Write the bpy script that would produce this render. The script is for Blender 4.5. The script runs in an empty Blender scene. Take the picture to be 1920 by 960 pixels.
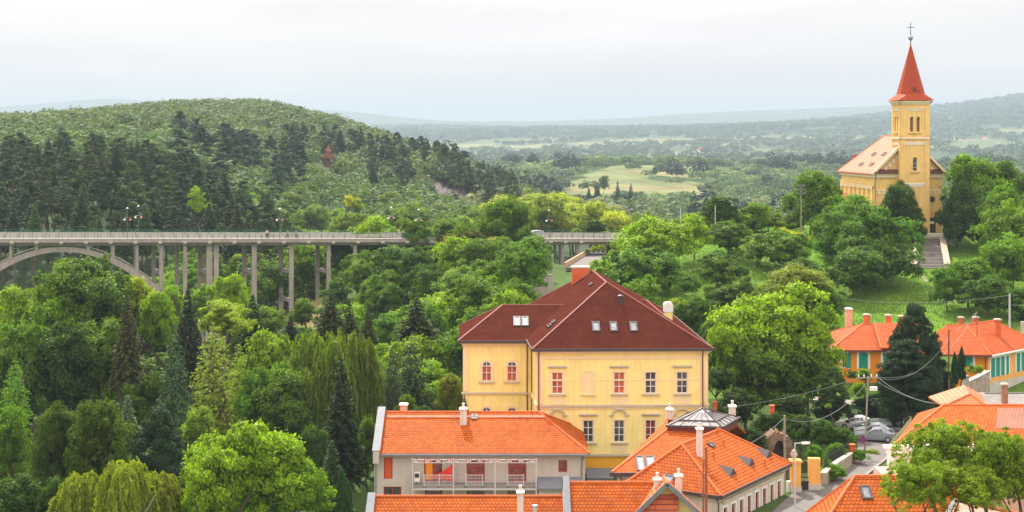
import bpy, bmesh, math, random
import numpy as np
from mathutils import Vector, Matrix, noise

# ------------------------------------------------------------------ camera, world, sun
F = 2800.0      # focal length in pixels of the 1920 px wide photograph
HY = 255.0      # eye level row
scene = bpy.context.scene
COL = scene.collection
cam_d = bpy.data.cameras.new("camera")
cam = bpy.data.objects.new("camera", cam_d)
COL.objects.link(cam)
cam.location = (0, 0, 0)
cam.rotation_euler = (math.pi / 2, 0, 0)
cam_d.sensor_width = 36
cam_d.lens = 36 * F / 1920
cam_d.shift_y = -(480 - HY) / 1920
cam_d.clip_start = 1
cam_d.clip_end = 60000
scene.camera = cam

SUN_EL, SUN_AZ = 49.0, -15.0     # azimuth measured from straight ahead towards the right
w = bpy.data.worlds.new("World")
scene.world = w
w.use_nodes = True
nt = w.node_tree
nt.nodes.clear()
out = nt.nodes.new("ShaderNodeOutputWorld")
bg = nt.nodes.new("ShaderNodeBackground")
sky = nt.nodes.new("ShaderNodeTexSky")
sky.sky_type = 'NISHITA'
sky.sun_disc = False
sky.sun_elevation = math.radians(SUN_EL)
sky.sun_rotation = math.radians(SUN_AZ)
sky.air_density = 1.0
sky.dust_density = 2.5
sky.ozone_density = 1.5
tc = nt.nodes.new("ShaderNodeTexCoord")
mp = nt.nodes.new("ShaderNodeMapping")
mp.inputs['Scale'].default_value = (1.0, 1.0, 5.5)
nz = nt.nodes.new("ShaderNodeTexNoise")
nz.inputs['Scale'].default_value = 3.2
nz.inputs['Detail'].default_value = 6
nz.inputs['Roughness'].default_value = 0.52
cr = nt.nodes.new("ShaderNodeMapRange")
cr.inputs['From Min'].default_value = 0.36
cr.inputs['From Max'].default_value = 0.66
cr.inputs['To Min'].default_value = 0.80
cr.inputs['To Max'].default_value = 0.97
mx = nt.nodes.new("ShaderNodeMix")
mx.data_type = 'RGBA'
# thin bright cloud veil, brighter high up than at the horizon
sx = nt.nodes.new("ShaderNodeSeparateXYZ"); nt.links.new(tc.outputs['Generated'], sx.inputs[0])
er = nt.nodes.new("ShaderNodeMapRange")
er.inputs['From Min'].default_value = 0.05; er.inputs['From Max'].default_value = 0.55
er.inputs['To Min'].default_value = 6.1; er.inputs['To Max'].default_value = 16.5
nt.links.new(sx.outputs['Z'], er.inputs['Value'])
ec = nt.nodes.new("ShaderNodeVectorMath"); ec.operation = 'SCALE'; ec.inputs[0].default_value = (1.13, 1.02, 0.985)
n2 = nt.nodes.new("ShaderNodeTexNoise"); n2.inputs['Scale'].default_value = 4.0; n2.inputs['Detail'].default_value = 7; n2.inputs['Roughness'].default_value = 0.55
nt.links.new(mp.outputs['Vector'], n2.inputs['Vector'])
c2 = nt.nodes.new("ShaderNodeMapRange"); c2.inputs['From Min'].default_value = 0.35; c2.inputs['From Max'].default_value = 0.68; c2.inputs['To Min'].default_value = 0.90; c2.inputs['To Max'].default_value = 1.10
nt.links.new(n2.outputs['Fac'], c2.inputs['Value'])
cm = nt.nodes.new("ShaderNodeMath"); cm.operation = 'MULTIPLY'; nt.links.new(er.outputs[0], cm.inputs[0]); nt.links.new(c2.outputs[0], cm.inputs[1])
nt.links.new(cm.outputs[0], ec.inputs['Scale']); nt.links.new(ec.outputs[0], mx.inputs[7])
nt.links.new(tc.outputs['Generated'], mp.inputs['Vector'])
nt.links.new(mp.outputs['Vector'], nz.inputs['Vector'])
nt.links.new(nz.outputs['Fac'], cr.inputs['Value'])
nt.links.new(cr.outputs['Result'], mx.inputs[0])
nt.links.new(sky.outputs['Color'], mx.inputs[6])
nt.links.new(mx.outputs[2], bg.inputs['Color'])
nt.links.new(bg.outputs[0], out.inputs['Surface'])
bg.inputs['Strength'].default_value = 0.082

sd = bpy.data.lights.new("sun", 'SUN')
sd.energy = 4.5
sd.angle = math.radians(1.2)
sd.color = (1.0, 0.945, 0.84)
sun = bpy.data.objects.new("sun", sd)
COL.objects.link(sun)
el, az = math.radians(SUN_EL), math.radians(SUN_AZ)
sdir = Vector((math.sin(az) * math.cos(el), math.cos(az) * math.cos(el), math.sin(el)))
sun.rotation_euler = sdir.to_track_quat('Z', 'Y').to_euler()
sun.location = sdir * 300

scene.view_settings.view_transform = 'Standard'
scene.view_settings.look = 'None'
scene.view_settings.gamma = 1
scene.view_settings.use_curve_mapping = False
scene.view_settings.exposure = 0.88
scene.render.engine = 'CYCLES'
cy = scene.cycles
cy.use_denoising = True
cy.max_bounces = 6
cy.diffuse_bounces = 3
cy.glossy_bounces = 2
cy.transmission_bounces = 3
cy.transparent_max_bounces = 4
cy.volume_bounces = 1
cy.sample_clamp_indirect = 6
cy.use_adaptive_sampling = True
cy.adaptive_threshold = 0.01

HAZE_DENSITY = 1.35e-4

# ------------------------------------------------------------------ helpers
def P(px, py, D):
    return Vector(((px - 960) / F * D, D, (HY - py) / F * D))
def XY(px, D):
    return ((px - 960) / F * D, D)
def ZP(py, D):
    return (HY - py) / F * D
def on_plane(px, py, pl):
    """where the line of sight of (px, py) meets the plane of three points"""
    a, b, c = pl
    n = (b - a).cross(c - a)
    d = Vector(((px - 960) / F, 1, (HY - py) / F))
    return d * (a.dot(n) / d.dot(n))

def nodes(m):
    m.use_nodes = True
    return m.node_tree.nodes, m.node_tree.links, m.node_tree.nodes["Principled BSDF"]
MATS = {}
def mat(name, col, rough=0.8, var=0.12, scale=1.5, bump=0.0, spec=0.3, metal=0.0, streak=0.0):
    """plain surface with soft blotches; streak adds rain-washed vertical dirt"""
    if name in MATS: return MATS[name]
    m = bpy.data.materials.new(name); MATS[name] = m
    N, L, b = nodes(m)
    b.inputs['Roughness'].default_value = rough
    b.inputs['Specular IOR Level'].default_value = spec
    b.inputs['Metallic'].default_value = metal
    c = N.new("ShaderNodeTexCoord")
    n1 = N.new("ShaderNodeTexNoise"); n1.inputs['Scale'].default_value = scale
    n1.inputs['Detail'].default_value = 6; n1.inputs['Roughness'].default_value = 0.65
    L.new(c.outputs['Object'], n1.inputs['Vector'])
    mr = N.new("ShaderNodeMapRange")
    mr.inputs['From Min'].default_value = 0.3; mr.inputs['From Max'].default_value = 0.7
    mr.inputs['To Min'].default_value = 1 - var; mr.inputs['To Max'].default_value = 1 + var
    L.new(n1.outputs['Fac'], mr.inputs['Value'])
    fac = mr.outputs['Result']
    if streak:
        mp_ = N.new("ShaderNodeMapping"); mp_.inputs['Scale'].default_value = (3.0, 3.0, 0.25)
        n2 = N.new("ShaderNodeTexNoise"); n2.inputs['Scale'].default_value = 1.2; n2.inputs['Detail'].default_value = 4
        L.new(c.outputs['Object'], mp_.inputs['Vector']); L.new(mp_.outputs[0], n2.inputs['Vector'])
        m2 = N.new("ShaderNodeMapRange")
        m2.inputs['From Min'].default_value = 0.45; m2.inputs['From Max'].default_value = 0.75
        m2.inputs['To Min'].default_value = 1; m2.inputs['To Max'].default_value = 1 - streak
        L.new(n2.outputs['Fac'], m2.inputs['Value'])
        mm = N.new("ShaderNodeMath"); mm.operation = 'MULTIPLY'
        L.new(fac, mm.inputs[0]); L.new(m2.outputs[0], mm.inputs[1]); fac = mm.outputs[0]
    vm = N.new("ShaderNodeVectorMath"); vm.operation = 'SCALE'
    vm.inputs[0].default_value = col[:3]
    L.new(fac, vm.inputs['Scale'])
    L.new(vm.outputs[0], b.inputs['Base Color'])
    if bump:
        bp = N.new("ShaderNodeBump"); bp.inputs['Strength'].default_value = bump; bp.inputs['Distance'].default_value = 0.05
        n3 = N.new("ShaderNodeTexNoise"); n3.inputs['Scale'].default_value = scale * 8
        L.new(c.outputs['Object'], n3.inputs['Vector'])
        L.new(n3.outputs['Fac'], bp.inputs['Height']); L.new(bp.outputs[0], b.inputs['Normal'])
    return m

def tile_mat(name, c1, c2, cm, bw=0.28, bh=0.36, rough=0.5, spec=0.5, mortar=0.035, bump=0.6, overlap_shade=None):
    """clay roof tiles laid in courses (uv in metres)"""
    if name in MATS: return MATS[name]
    m = bpy.data.materials.new(name); MATS[name] = m
    N, L, b = nodes(m)
    uv = N.new("ShaderNodeUVMap")
    br = N.new("ShaderNodeTexBrick")
    br.inputs['Scale'].default_value = 1
    br.inputs['Brick Width'].default_value = bw
    br.inputs['Row Height'].default_value = bh
    br.inputs['Mortar Size'].default_value = mortar
    br.inputs['Mortar Smooth'].default_value = 0.3
    br.inputs['Color1'].default_value = (*c1, 1); br.inputs['Color2'].default_value = (*c2, 1)
    br.inputs['Mortar'].default_value = (*cm, 1)
    L.new(uv.outputs[0], br.inputs['Vector'])
    n1 = N.new("ShaderNodeTexNoise"); n1.inputs['Scale'].default_value = 0.55; n1.inputs['Detail'].default_value = 8
    n1.inputs['Roughness'].default_value = 0.7
    L.new(uv.outputs[0], n1.inputs['Vector'])
    mr = N.new("ShaderNodeMapRange"); mr.inputs['From Min'].default_value = 0.3; mr.inputs['From Max'].default_value = 0.7
    mr.inputs['To Min'].default_value = 0.74; mr.inputs['To Max'].default_value = 1.2
    L.new(n1.outputs['Fac'], mr.inputs['Value'])
    vm = N.new("ShaderNodeVectorMath"); vm.operation = 'SCALE'
    L.new(br.outputs['Color'], vm.inputs[0]); L.new(mr.outputs[0], vm.inputs['Scale'])
    vmo = vm.outputs[0]
    if overlap_shade:
        # shade of the tile overlap painted as a dark line along each course
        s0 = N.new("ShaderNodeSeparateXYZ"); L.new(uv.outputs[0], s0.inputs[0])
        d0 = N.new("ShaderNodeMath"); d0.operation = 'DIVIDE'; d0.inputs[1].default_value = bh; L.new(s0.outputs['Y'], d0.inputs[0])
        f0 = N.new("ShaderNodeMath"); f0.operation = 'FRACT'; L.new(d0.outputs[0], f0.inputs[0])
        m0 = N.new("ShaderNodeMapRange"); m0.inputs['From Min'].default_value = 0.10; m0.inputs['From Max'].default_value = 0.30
        m0.inputs['To Min'].default_value = overlap_shade; m0.inputs['To Max'].default_value = 1.0; L.new(f0.outputs[0], m0.inputs['Value'])
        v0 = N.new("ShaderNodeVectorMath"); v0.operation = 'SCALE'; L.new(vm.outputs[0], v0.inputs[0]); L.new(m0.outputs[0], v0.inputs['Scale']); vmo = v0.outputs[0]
        # lichen and faded patches
        n5 = N.new("ShaderNodeTexNoise"); n5.inputs['Scale'].default_value = 2.6; n5.inputs['Detail'].default_value = 6; n5.inputs['Roughness'].default_value = 0.8
        L.new(uv.outputs[0], n5.inputs['Vector'])
        m5 = N.new("ShaderNodeMapRange"); m5.inputs['From Min'].default_value = 0.56; m5.inputs['From Max'].default_value = 0.72; m5.inputs['To Max'].default_value = 0.45
        L.new(n5.outputs['Fac'], m5.inputs['Value'])
        x5 = N.new("ShaderNodeMix"); x5.data_type = 'RGBA'; x5.inputs[7].default_value = (0.36, 0.15, 0.06, 1)
        L.new(m5.outputs[0], x5.inputs[0]); L.new(vmo, x5.inputs[6]); vmo = x5.outputs[2]
    L.new(vmo, b.inputs['Base Color'])
    # each course lifts towards its lower edge
    sp = N.new("ShaderNodeSeparateXYZ"); L.new(uv.outputs[0], sp.inputs[0])
    dv = N.new("ShaderNodeMath"); dv.operation = 'DIVIDE'; dv.inputs[1].default_value = bh; L.new(sp.outputs['Y'], dv.inputs[0])
    fr = N.new("ShaderNodeMath"); fr.operation = 'FRACT'; L.new(dv.outputs[0], fr.inputs[0])
    sb = N.new("ShaderNodeMath"); sb.operation = 'SUBTRACT'; sb.inputs[0].default_value = 1; L.new(fr.outputs[0], sb.inputs[1])
    mu = N.new("ShaderNodeMath"); mu.operation = 'MULTIPLY'; L.new(sb.outputs[0], mu.inputs[0])
    iv = N.new("ShaderNodeMath"); iv.operation = 'SUBTRACT'; iv.inputs[0].default_value = 1; L.new(br.outputs['Fac'], iv.inputs[1])
    L.new(iv.outputs[0], mu.inputs[1])
    bp = N.new("ShaderNodeBump"); bp.inputs['Strength'].default_value = bump; bp.inputs['Distance'].default_value = 0.06
    L.new(mu.outputs[0], bp.inputs['Height']); L.new(bp.outputs[0], b.inputs['Normal'])
    b.inputs['Roughness'].default_value = rough
    b.inputs['Specular IOR Level'].default_value = spec
    return m

def tag(o, label=None, cat=None, group=None, kind=None):
    if label: o['label'] = label
    if cat: o['category'] = cat
    if group: o['group'] = group
    if kind: o['kind'] = kind
    return o
def thing(name, label, cat, loc=(0, 0, 0), group=None, rz=0):
    o = bpy.data.objects.new(name, None)
    o.empty_display_size = 0.5
    COL.objects.link(o)
    o.location = loc; o.rotation_euler = (0, 0, rz)
    return tag(o, label, cat, group)

class MB:
    """collects polygons; world coordinates; uv in metres on demand"""
    def __init__(s): s.v = []; s.f = []
    def poly(s, pts):
        i = len(s.v); s.v += [tuple(p) for p in pts]; s.f.append(tuple(range(i, i + len(pts))))
    def box(s, x0, x1, y0, y1, z0, z1):
        s.prism([(x0, y0), (x1, y0), (x1, y1), (x0, y1)], z0, z1)
    def prism(s, pts, z0, z1, top=None):
        n = len(pts); i = len(s.v)
        top = top or pts
        s.v += [(p[0], p[1], z0) for p in pts] + [(p[0], p[1], z1) for p in top]
        s.f.append(tuple(reversed(range(i, i + n)))); s.f.append(tuple(range(i + n, i + 2 * n)))
        for k in range(n):
            k2 = (k + 1) % n
            s.f.append((i + k, i + k2, i + n + k2, i + n + k))
    def slab(s, pts, off):
        """polygon extruded by a vector"""
        n = len(pts); i = len(s.v); off = Vector(off)
        s.v += [tuple(p) for p in pts] + [tuple(Vector(p) + off) for p in pts]
        s.f.append(tuple(range(i, i + n))); s.f.append(tuple(reversed(range(i + n, i + 2 * n))))
        for k in range(n):
            k2 = (k + 1) % n
            s.f.append((i + k, i + n + k, i + n + k2, i + k2))
    def beam(s, a, b, w, h=None):
        """square bar from a to b"""
        a = Vector(a); b = Vector(b); d = (b - a).normalized(); h = h or w
        up = Vector((0, 0, 1)) if abs(d.z) < 0.95 else Vector((0, 1, 0))
        sx = d.cross(up).normalized() * (w / 2); sz = sx.cross(d).normalized() * (h / 2)
        s.slab([a - sx - sz, a + sx - sz, a + sx + sz, a - sx + sz], b - a)
    def tube(s, pts, r, n=8, r2=None):
        pts = [Vector(p) for p in pts]; rings = []
        for k, p in enumerate(pts):
            d = (pts[min(k + 1, len(pts) - 1)] - pts[max(k - 1, 0)]).normalized()
            up = Vector((0, 0, 1)) if abs(d.z) < 0.9 else Vector((0, 1, 0))
            sx = d.cross(up).normalized(); sy = sx.cross(d).normalized()
            rr = r if r2 is None else r + (r2 - r) * k / (len(pts) - 1)
            i = len(s.v)
            s.v += [tuple(p + sx * rr * math.cos(2 * math.pi * q / n) + sy * rr * math.sin(2 * math.pi * q / n)) for q in range(n)]
            rings.append(i)
        for a, b in zip(rings, rings[1:]):
            for q in range(n):
                q2 = (q + 1) % n
                s.f.append((a + q, b + q, b + q2, a + q2))
        s.f.append(tuple(reversed(range(rings[0], rings[0] + n)))[::-1]); s.f.append(tuple(range(rings[-1], rings[-1] + n)))
    def lathe(s, c, prof, n=16):
        c = Vector(c); rings = []
        for r, z in prof:
            i = len(s.v)
            s.v += [(c.x + r * math.cos(2 * math.pi * q / n), c.y + r * math.sin(2 * math.pi * q / n), c.z + z) for q in range(n)]
            rings.append(i)
        for a, b in zip(rings, rings[1:]):
            for q in range(n):
                q2 = (q + 1) % n
                s.f.append((a + q, a + q2, b + q2, b + q))
        s.f.append(tuple(reversed(range(rings[0], rings[0] + n)))); s.f.append(tuple(range(rings[-1], rings[-1] + n)))
    def build(s, name, material, parent=None, uv=False, smooth=False, label=None):
        me = bpy.data.meshes.new(name)
        me.from_pydata(s.v, [], s.f)
        if uv:
            lay = me.uv_layers.new(name="UVMap")
            for p in me.polygons:
                n = p.normal
                if abs(n.z) > 0.999 or abs(n.z) < 0.02:
                    u = Vector((1, 0, 0)) if abs(n.x) < 0.7 else Vector((0, 1, 0))
                else:
                    u = Vector((0, 0, 1)).cross(n).normalized()
                vv = n.cross(u)
                if vv.z < 0: vv = -vv
                for li in p.loop_indices:
                    co = me.vertices[me.loops[li].vertex_index].co
                    lay.data[li].uv = (co.dot(u), co.dot(vv))
        me.materials.append(material)
        if smooth:
            for p in me.polygons: p.use_smooth = True
        me.validate(); me.update()
        o = bpy.data.objects.new(name, me)
        COL.objects.link(o)
        if parent is not None:
            o.parent = parent
            # meshes are written in world coordinates: cancel the chain of parents
            M = chain(parent)
            o.matrix_parent_inverse = M.inverted()
        if label: o['label'] = label
        return o
def chain(o):
    M = Matrix.LocRotScale(o.location, o.rotation_euler, o.scale)
    if o.parent is not None:
        M = chain(o.parent) @ o.matrix_parent_inverse @ M
    return M

# ------------------------------------------------------------------ terrain
TC = [-1200, 0, 200, 350, 500, 620, 720, 840, 960, 1060, 1160, 1280, 1440, 1600, 1700, 1800, 1920, 3000]
TT = {
 25:  [-41,-44,-44,-44,-43,-42,-41,-40,-38,-37,-35,-33,-31,-30,-30,-30,-30,-30],
 60:  [-41,-44,-44,-44,-43,-42,-41,-40,-38,-37,-35,-33,-31,-30,-30,-30,-30,-30],
 100: [-45,-48,-48,-48,-46,-43,-41,-40,-38,-37,-35,-33,-32,-31.8,-31.8,-31.5,-31,-31],
 130: [-46,-50,-50,-49,-47,-43,-40,-39,-38,-37,-35,-33,-31.8,-31.8,-32,-32,-32,-32],
 150: [-47,-51,-51,-50,-48,-43,-39,-37,-35,-34,-34,-33.5,-32.5,-32.3,-32.5,-32,-31,-31],
 170: [-47,-51,-51,-50,-47,-43,-39,-36,-34,-33.5,-33,-33,-32.6,-33,-33.2,-33,-32.5,-31],
 180: [-47,-51,-51,-50,-47,-42,-38.5,-35.5,-33,-32,-32,-32,-32.4,-33.0,-33,-32.4,-32,-31],
 190: [-47,-51,-51,-50,-47,-42,-38,-35,-31,-30,-30,-30,-31,-30.5,-30.5,-31.6,-31.2,-30],
 215: [-47,-51,-51,-49,-46,-41,-37,-33,-27,-26,-26,-25.5,-26.5,-27,-26.5,-26.5,-26,-25],
 240: [-47,-51,-51,-49,-45,-40,-35,-30,-24.5,-25,-24.5,-21,-21,-22.6,-22.9,-23.2,-23,-23],
 265: [-47,-50,-50,-47,-41,-34,-29,-24,-22,-24.5,-22.5,-17.5,-16.8,-19.5,-21,-21,-20.5,-20],
 285: [-46,-48,-47,-44,-36,-28.5,-25,-20.5,-20.3,-25,-22,-17.5,-16.8,-18.2,-18.2,-18.2,-18.2,-18],
 310: [-42,-44,-44,-42,-38,-34,-30,-27,-26,-27,-25,-20,-18,-18.2,-18.2,-18.2,-18.2,-18],
 350: [-32,-33,-33,-35,-40,-41,-38,-34,-33,-33,-32,-27,-24,-20,-20,-20,-20,-20],
 450: [-18,-19,-19,-21,-35,-38,-37,-36,-37,-40,-40,-38,-35,-30,-28,-27,-26,-25],
 600: [-7,-8,-8,-10,-19,-27,-29,-35,-40,-44,-45,-45,-44,-42,-40,-38,-36,-34],
 660: [-3,-3,-3,-4,-12,-18,-20,-22,-34,-44,-45,-45,-45,-44,-42,-40,-38,-36],
 700: [0,0,0,0,-8,-15,-16,-19,-34,-44,-45,-45,-46,-46,-44,-42,-40,-38],
 850: [4,-1,4,8,6,1,-7,-21,-38,-44,-45,-46,-48,-48,-46,-44,-42,-40],
 1000:[6,0,7,13,14,2,-12,-34,-44,-45,-44,-46,-50,-50,-50,-48,-46,-44],
 1250:[5,2,5,8,8,0,-15,-35,-42,-41,-39,-41,-45,-48,-48,-48,-46,-44],
 1500:[-20,-20,-20,-20,-20,-20,-25,-34,-36,-32,-30,-31,-36,-42,-43,-43,-42,-42],
 1700:[-40,-40,-40,-40,-40,-40,-40,-40,-37,-34,-33,-34,-36,-38,-38,-38,-38,-38],
 2300:[-60,-60,-60,-60,-60,-60,-60,-60,-59,-58,-58,-58,-58,-58,-58,-58,-58,-58],
 3000:[-50,-50,-50,-50,-50,-50,-50,-50,-49,-48,-47,-46,-45,-44,-43,-42,-41,-40],
 4000:[-38,-38,-38,-38,-38,-38,-38,-38,-38,-38,-37,-34,-28,-22,-20,-18,-15,0],
 5500:[-14,-14,-14,-14,-14,-14,-12,-10,-5,0,5,12,24,36,44,52,62,100],
 7500: [0,0,0,0,0,10,20,28,30,28,26,30,45,76,112,150,193,330],
 9500: [30,30,30,35,40,45,50,50,50,45,42,45,60,90,110,140,170,250],
 12500: [200,250,328,292,250,225,175,135,125,127,150,195,222,252,270,280,280,280],
 20000:[50]*18,
}
_D = sorted(TT)
_tab = np.array([TT[d] for d in _D], float)
NU, NV = 420, 520
U0, U1 = (-1200 - 960) / F, (3000 - 960) / F
LV0, LV1 = math.log(25), math.log(20000)
us = np.linspace(U0, U1, NU)
vs = np.linspace(LV0, LV1, NV)
_cu = (np.array(TC) - 960) / F
_rows = np.array([np.interp(us, _cu, r) for r in _tab])                       # D rows x NU
_lD = np.log(_D)
GZ = np.array([np.interp(vs, _lD, _rows[:, j]) for j in range(NU)]).T          # NV x NU
def _blur(a, n):
    for _ in range(n):
        p = np.pad(a, 1, mode='edge')
        a = (p[:-2, 1:-1] + p[2:, 1:-1] + p[1:-1, :-2] + p[1:-1, 2:] + 4 * a) / 8
    return a
GZ = _blur(GZ, 14)
UU, VV = np.meshgrid(us, vs)
GY = np.exp(VV); GX = UU * GY
def vnoise(x, y, s):
    """cheap smooth value noise, arrays"""
    x = x / s; y = y / s
    xi = np.floor(x).astype(np.int64); yi = np.floor(y).astype(np.int64)
    fx = x - xi; fy = y - yi
    fx = fx * fx * (3 - 2 * fx); fy = fy * fy * (3 - 2 * fy)
    def h(a, b):
        n = (a * 374761393 + b * 668265263) & 0xffffffff
        n = ((n ^ (n >> 13)) * 1274126177) & 0xffffffff
        return ((n ^ (n >> 16)) & 0xffff) / 65535.0
    return (h(xi, yi) * (1 - fx) + h(xi + 1, yi) * fx) * (1 - fy) + (h(xi, yi + 1) * (1 - fx) + h(xi + 1, yi + 1) * fx) * fy
amp = np.clip((GY - 200) / 150, 0, 1) * 0.8 + np.clip((GY - 500) / 500, 0, 1) * 2.0 + np.clip((GY - 3000) / 4000, 0, 1) * 14
GZ = GZ + amp * (vnoise(GX, GY, 40 + GY.mean() * 0) - 0.5) * (GY < 2500) + amp * (vnoise(GX, GY, 620) + 0.5 * vnoise(GX, GY, 260) - 0.75) * (GY >= 2500)
# flat pads under buildings: x, y, radius, z
PADS = []
def pad(px, D, r, z):
    x, y = XY(px, D); PADS.append((x, y, r, z))
pad(905, 145, 13, -37.5)      # apartment house
pad(1165, 160, 17, -34.0)     # yellow villa
pad(1350, 130, 10, -32.2)
pad(1700, 292, 12, -18.2)     # church
for x, y, r, z in PADS:
    d = np.hypot(GX - x, GY - y)
    k = np.clip((d - r) / (r * 0.6), 0, 1); k = k * k * (3 - 2 * k)
    GZ = GZ * k + z * (1 - k)
def gz(x, y):
    y = max(y, 25.1); u = x / y
    fu = (u - U0) / (U1 - U0) * (NU - 1); fv = (math.log(y) - LV0) / (LV1 - LV0) * (NV - 1)
    fu = min(max(fu, 0), NU - 1.001); fv = min(max(fv, 0), NV - 1.001)
    i, j = int(fv), int(fu); a, b = fv - i, fu - j
    return float((GZ[i, j] * (1 - b) + GZ[i, j + 1] * b) * (1 - a) + (GZ[i + 1, j] * (1 - b) + GZ[i + 1, j + 1] * b) * a)
def gz_arr(x, y):
    u = x / y
    fu = np.clip((u - U0) / (U1 - U0) * (NU - 1), 0, NU - 1.001); fv = np.clip((np.log(y) - LV0) / (LV1 - LV0) * (NV - 1), 0, NV - 1.001)
    i = fv.astype(int); j = fu.astype(int); a = fv - i; b = fu - j
    return (GZ[i, j] * (1 - b) + GZ[i, j + 1] * b) * (1 - a) + (GZ[i + 1, j] * (1 - b) + GZ[i + 1, j + 1] * b) * a

def fast_mesh(name, V, nper, cols=None, faces=None):
    """V (n*nper,3): separate polygons of nper corners; cols per polygon"""
    me = bpy.data.meshes.new(name)
    nv = len(V)
    me.vertices.add(nv); me.vertices.foreach_set("co", np.asarray(V, np.float32).ravel())
    if faces is None:
        idx = np.arange(nv, dtype=np.int32); nf = nv // nper
    else:
        idx = np.asarray(faces, np.int32).ravel(); nf = len(idx) // nper
    me.loops.add(len(idx)); me.loops.foreach_set("vertex_index", idx)
    me.polygons.add(nf); me.polygons.foreach_set("loop_start", np.arange(nf, dtype=np.int32) * nper)
    me.update(calc_edges=True)
    if cols is not None:
        at = me.attributes.new("tint", 'FLOAT_COLOR', 'FACE')
        c = np.ones((nf, 4), np.float32); c[:, :3] = cols
        at.data.foreach_set("color", c.ravel())
    return me

# ground material: grass, forest floor, dry meadows and far field patches, by slope and noise
def ground_mat():
    m = bpy.data.materials.new("ground"); N, L, b = nodes(m)
    at = N.new("ShaderNodeAttribute"); at.attribute_name = "tint"
    c = N.new("ShaderNodeTexCoord")
    n1 = N.new("ShaderNodeTexNoise"); n1.inputs['Scale'].default_value = 0.35; n1.inputs['Detail'].default_value = 8; n1.inputs['Roughness'].default_value = 0.7
    n2 = N.new("ShaderNodeTexNoise"); n2.inputs['Scale'].default_value = 0.02; n2.inputs['Detail'].default_value = 10; n2.inputs['Roughness'].default_value = 0.75
    L.new(c.outputs['Object'], n1.inputs['Vector']); L.new(c.outputs['Object'], n2.inputs['Vector'])
    a = N.new("ShaderNodeMath"); a.operation = 'ADD'; L.new(n1.outputs[0], a.inputs[0]); L.new(n2.outputs[0], a.inputs[1])
    mr = N.new("ShaderNodeMapRange"); mr.inputs['From Min'].default_value = 0.7; mr.inputs['From Max'].default_value = 1.3
    mr.inputs['To Min'].default_value = 0.6; mr.inputs['To Max'].default_value = 1.4
    L.new(a.outputs[0], mr.inputs['Value'])
    vm = N.new("ShaderNodeVectorMath"); vm.operation = 'SCALE'; L.new(at.outputs['Color'], vm.inputs[0]); L.new(mr.outputs[0], vm.inputs['Scale'])
    L.new(vm.outputs[0], b.inputs['Base Color']); b.inputs['Roughness'].default_value = 0.95; b.inputs['Specular IOR Level'].default_value = 0.1
    bp = N.new("ShaderNodeBump"); bp.inputs['Strength'].default_value = 0.5; bp.inputs['Distance'].default_value = 0.3
    L.new(n1.outputs[0], bp.inputs['Height']); L.new(bp.outputs[0], b.inputs['Normal'])
    return m
def px_of(X, Y): return 960 + F * X / Y
def meadow_mask(X, Y):
    """the pale open meadow on the mid-distance hill"""
    p = px_of(X, Y)
    left = 1060 + (1430 - Y) * 0.0 + np.where(Y > 1250, (Y - 1250) * 0.35, 0)
    m = (Y > 1030) & (Y < 1560) & (p > left) & (p < 1330)
    m &= ~((p > 1215) & (Y > 1280) & (Y < 1360))
    return m
def far_open(X, Y):
    """open fields on the plain beyond"""
    n = vnoise(X, Y, 300) + 0.5 * vnoise(X, Y, 120)
    return (n > 0.92)
fy, fx = (GY[:-1, :-1] + GY[1:, 1:]) / 2, (GX[:-1, :-1] + GX[1:, 1:]) / 2
gc = np.zeros(fy.shape + (3,)); gc[:] = (0.05, 0.085, 0.02)
nn = vnoise(fx, fy, 12)
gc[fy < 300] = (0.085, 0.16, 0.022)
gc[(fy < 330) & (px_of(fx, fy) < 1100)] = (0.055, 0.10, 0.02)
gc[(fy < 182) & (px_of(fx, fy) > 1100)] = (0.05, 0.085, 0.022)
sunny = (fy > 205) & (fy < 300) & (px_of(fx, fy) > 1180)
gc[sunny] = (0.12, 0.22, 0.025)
gc[(fy > 262) & (fy < 290) & (px_of(fx, fy) > 500) & (px_of(fx, fy) < 600)] = (0.17, 0.15, 0.05)
gc[(fy > 300) & (fy < 900)] = (0.035, 0.06, 0.02)
lg = (fy > 690) & (fy < 730) & (px_of(fx, fy) > 560) & (px_of(fx, fy) < 830)
gc[lg] = (0.07, 0.09, 0.035)
rk = (fy > 575) & (fy < 690) & (px_of(fx, fy) > 760) & (px_of(fx, fy) < 925)
gc[rk] = (0.07, 0.075, 0.04)
mm = meadow_mask(fx, fy)
gc[mm] = (0.175, 0.165, 0.065)
mm2 = mm & (vnoise(fx, fy, 70) > 0.6); gc[mm2] = (0.12, 0.14, 0.05)
far = fy > 2400
gc[far] = (0.045, 0.075, 0.03)
fo = far & far_open(fx, fy) & (fy < 7000)
k1 = vnoise(fx, fy, 420) > 0.5
gc[fo & k1] = (0.15, 0.15, 0.07); gc[fo & ~k1] = (0.08, 0.12, 0.04)
fld = (fy > 3600) & (fy < 4700) & (px_of(fx, fy) > 700) & (px_of(fx, fy) < 1050) & (vnoise(fx, fy, 160) > 0.3)
gc[fld] = (0.17, 0.18, 0.075)
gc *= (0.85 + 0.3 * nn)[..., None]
ii = np.arange(NV * NU).reshape(NV, NU)
fc = np.stack([ii[:-1, :-1], ii[:-1, 1:], ii[1:, 1:], ii[1:, :-1]], -1).reshape(-1, 4)
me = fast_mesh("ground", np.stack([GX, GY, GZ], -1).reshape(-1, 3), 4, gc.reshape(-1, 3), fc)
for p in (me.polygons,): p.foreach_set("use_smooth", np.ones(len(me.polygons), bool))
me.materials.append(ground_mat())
ground = bpy.data.objects.new("ground", me); COL.objects.link(ground); tag(ground, kind='structure')

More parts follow.
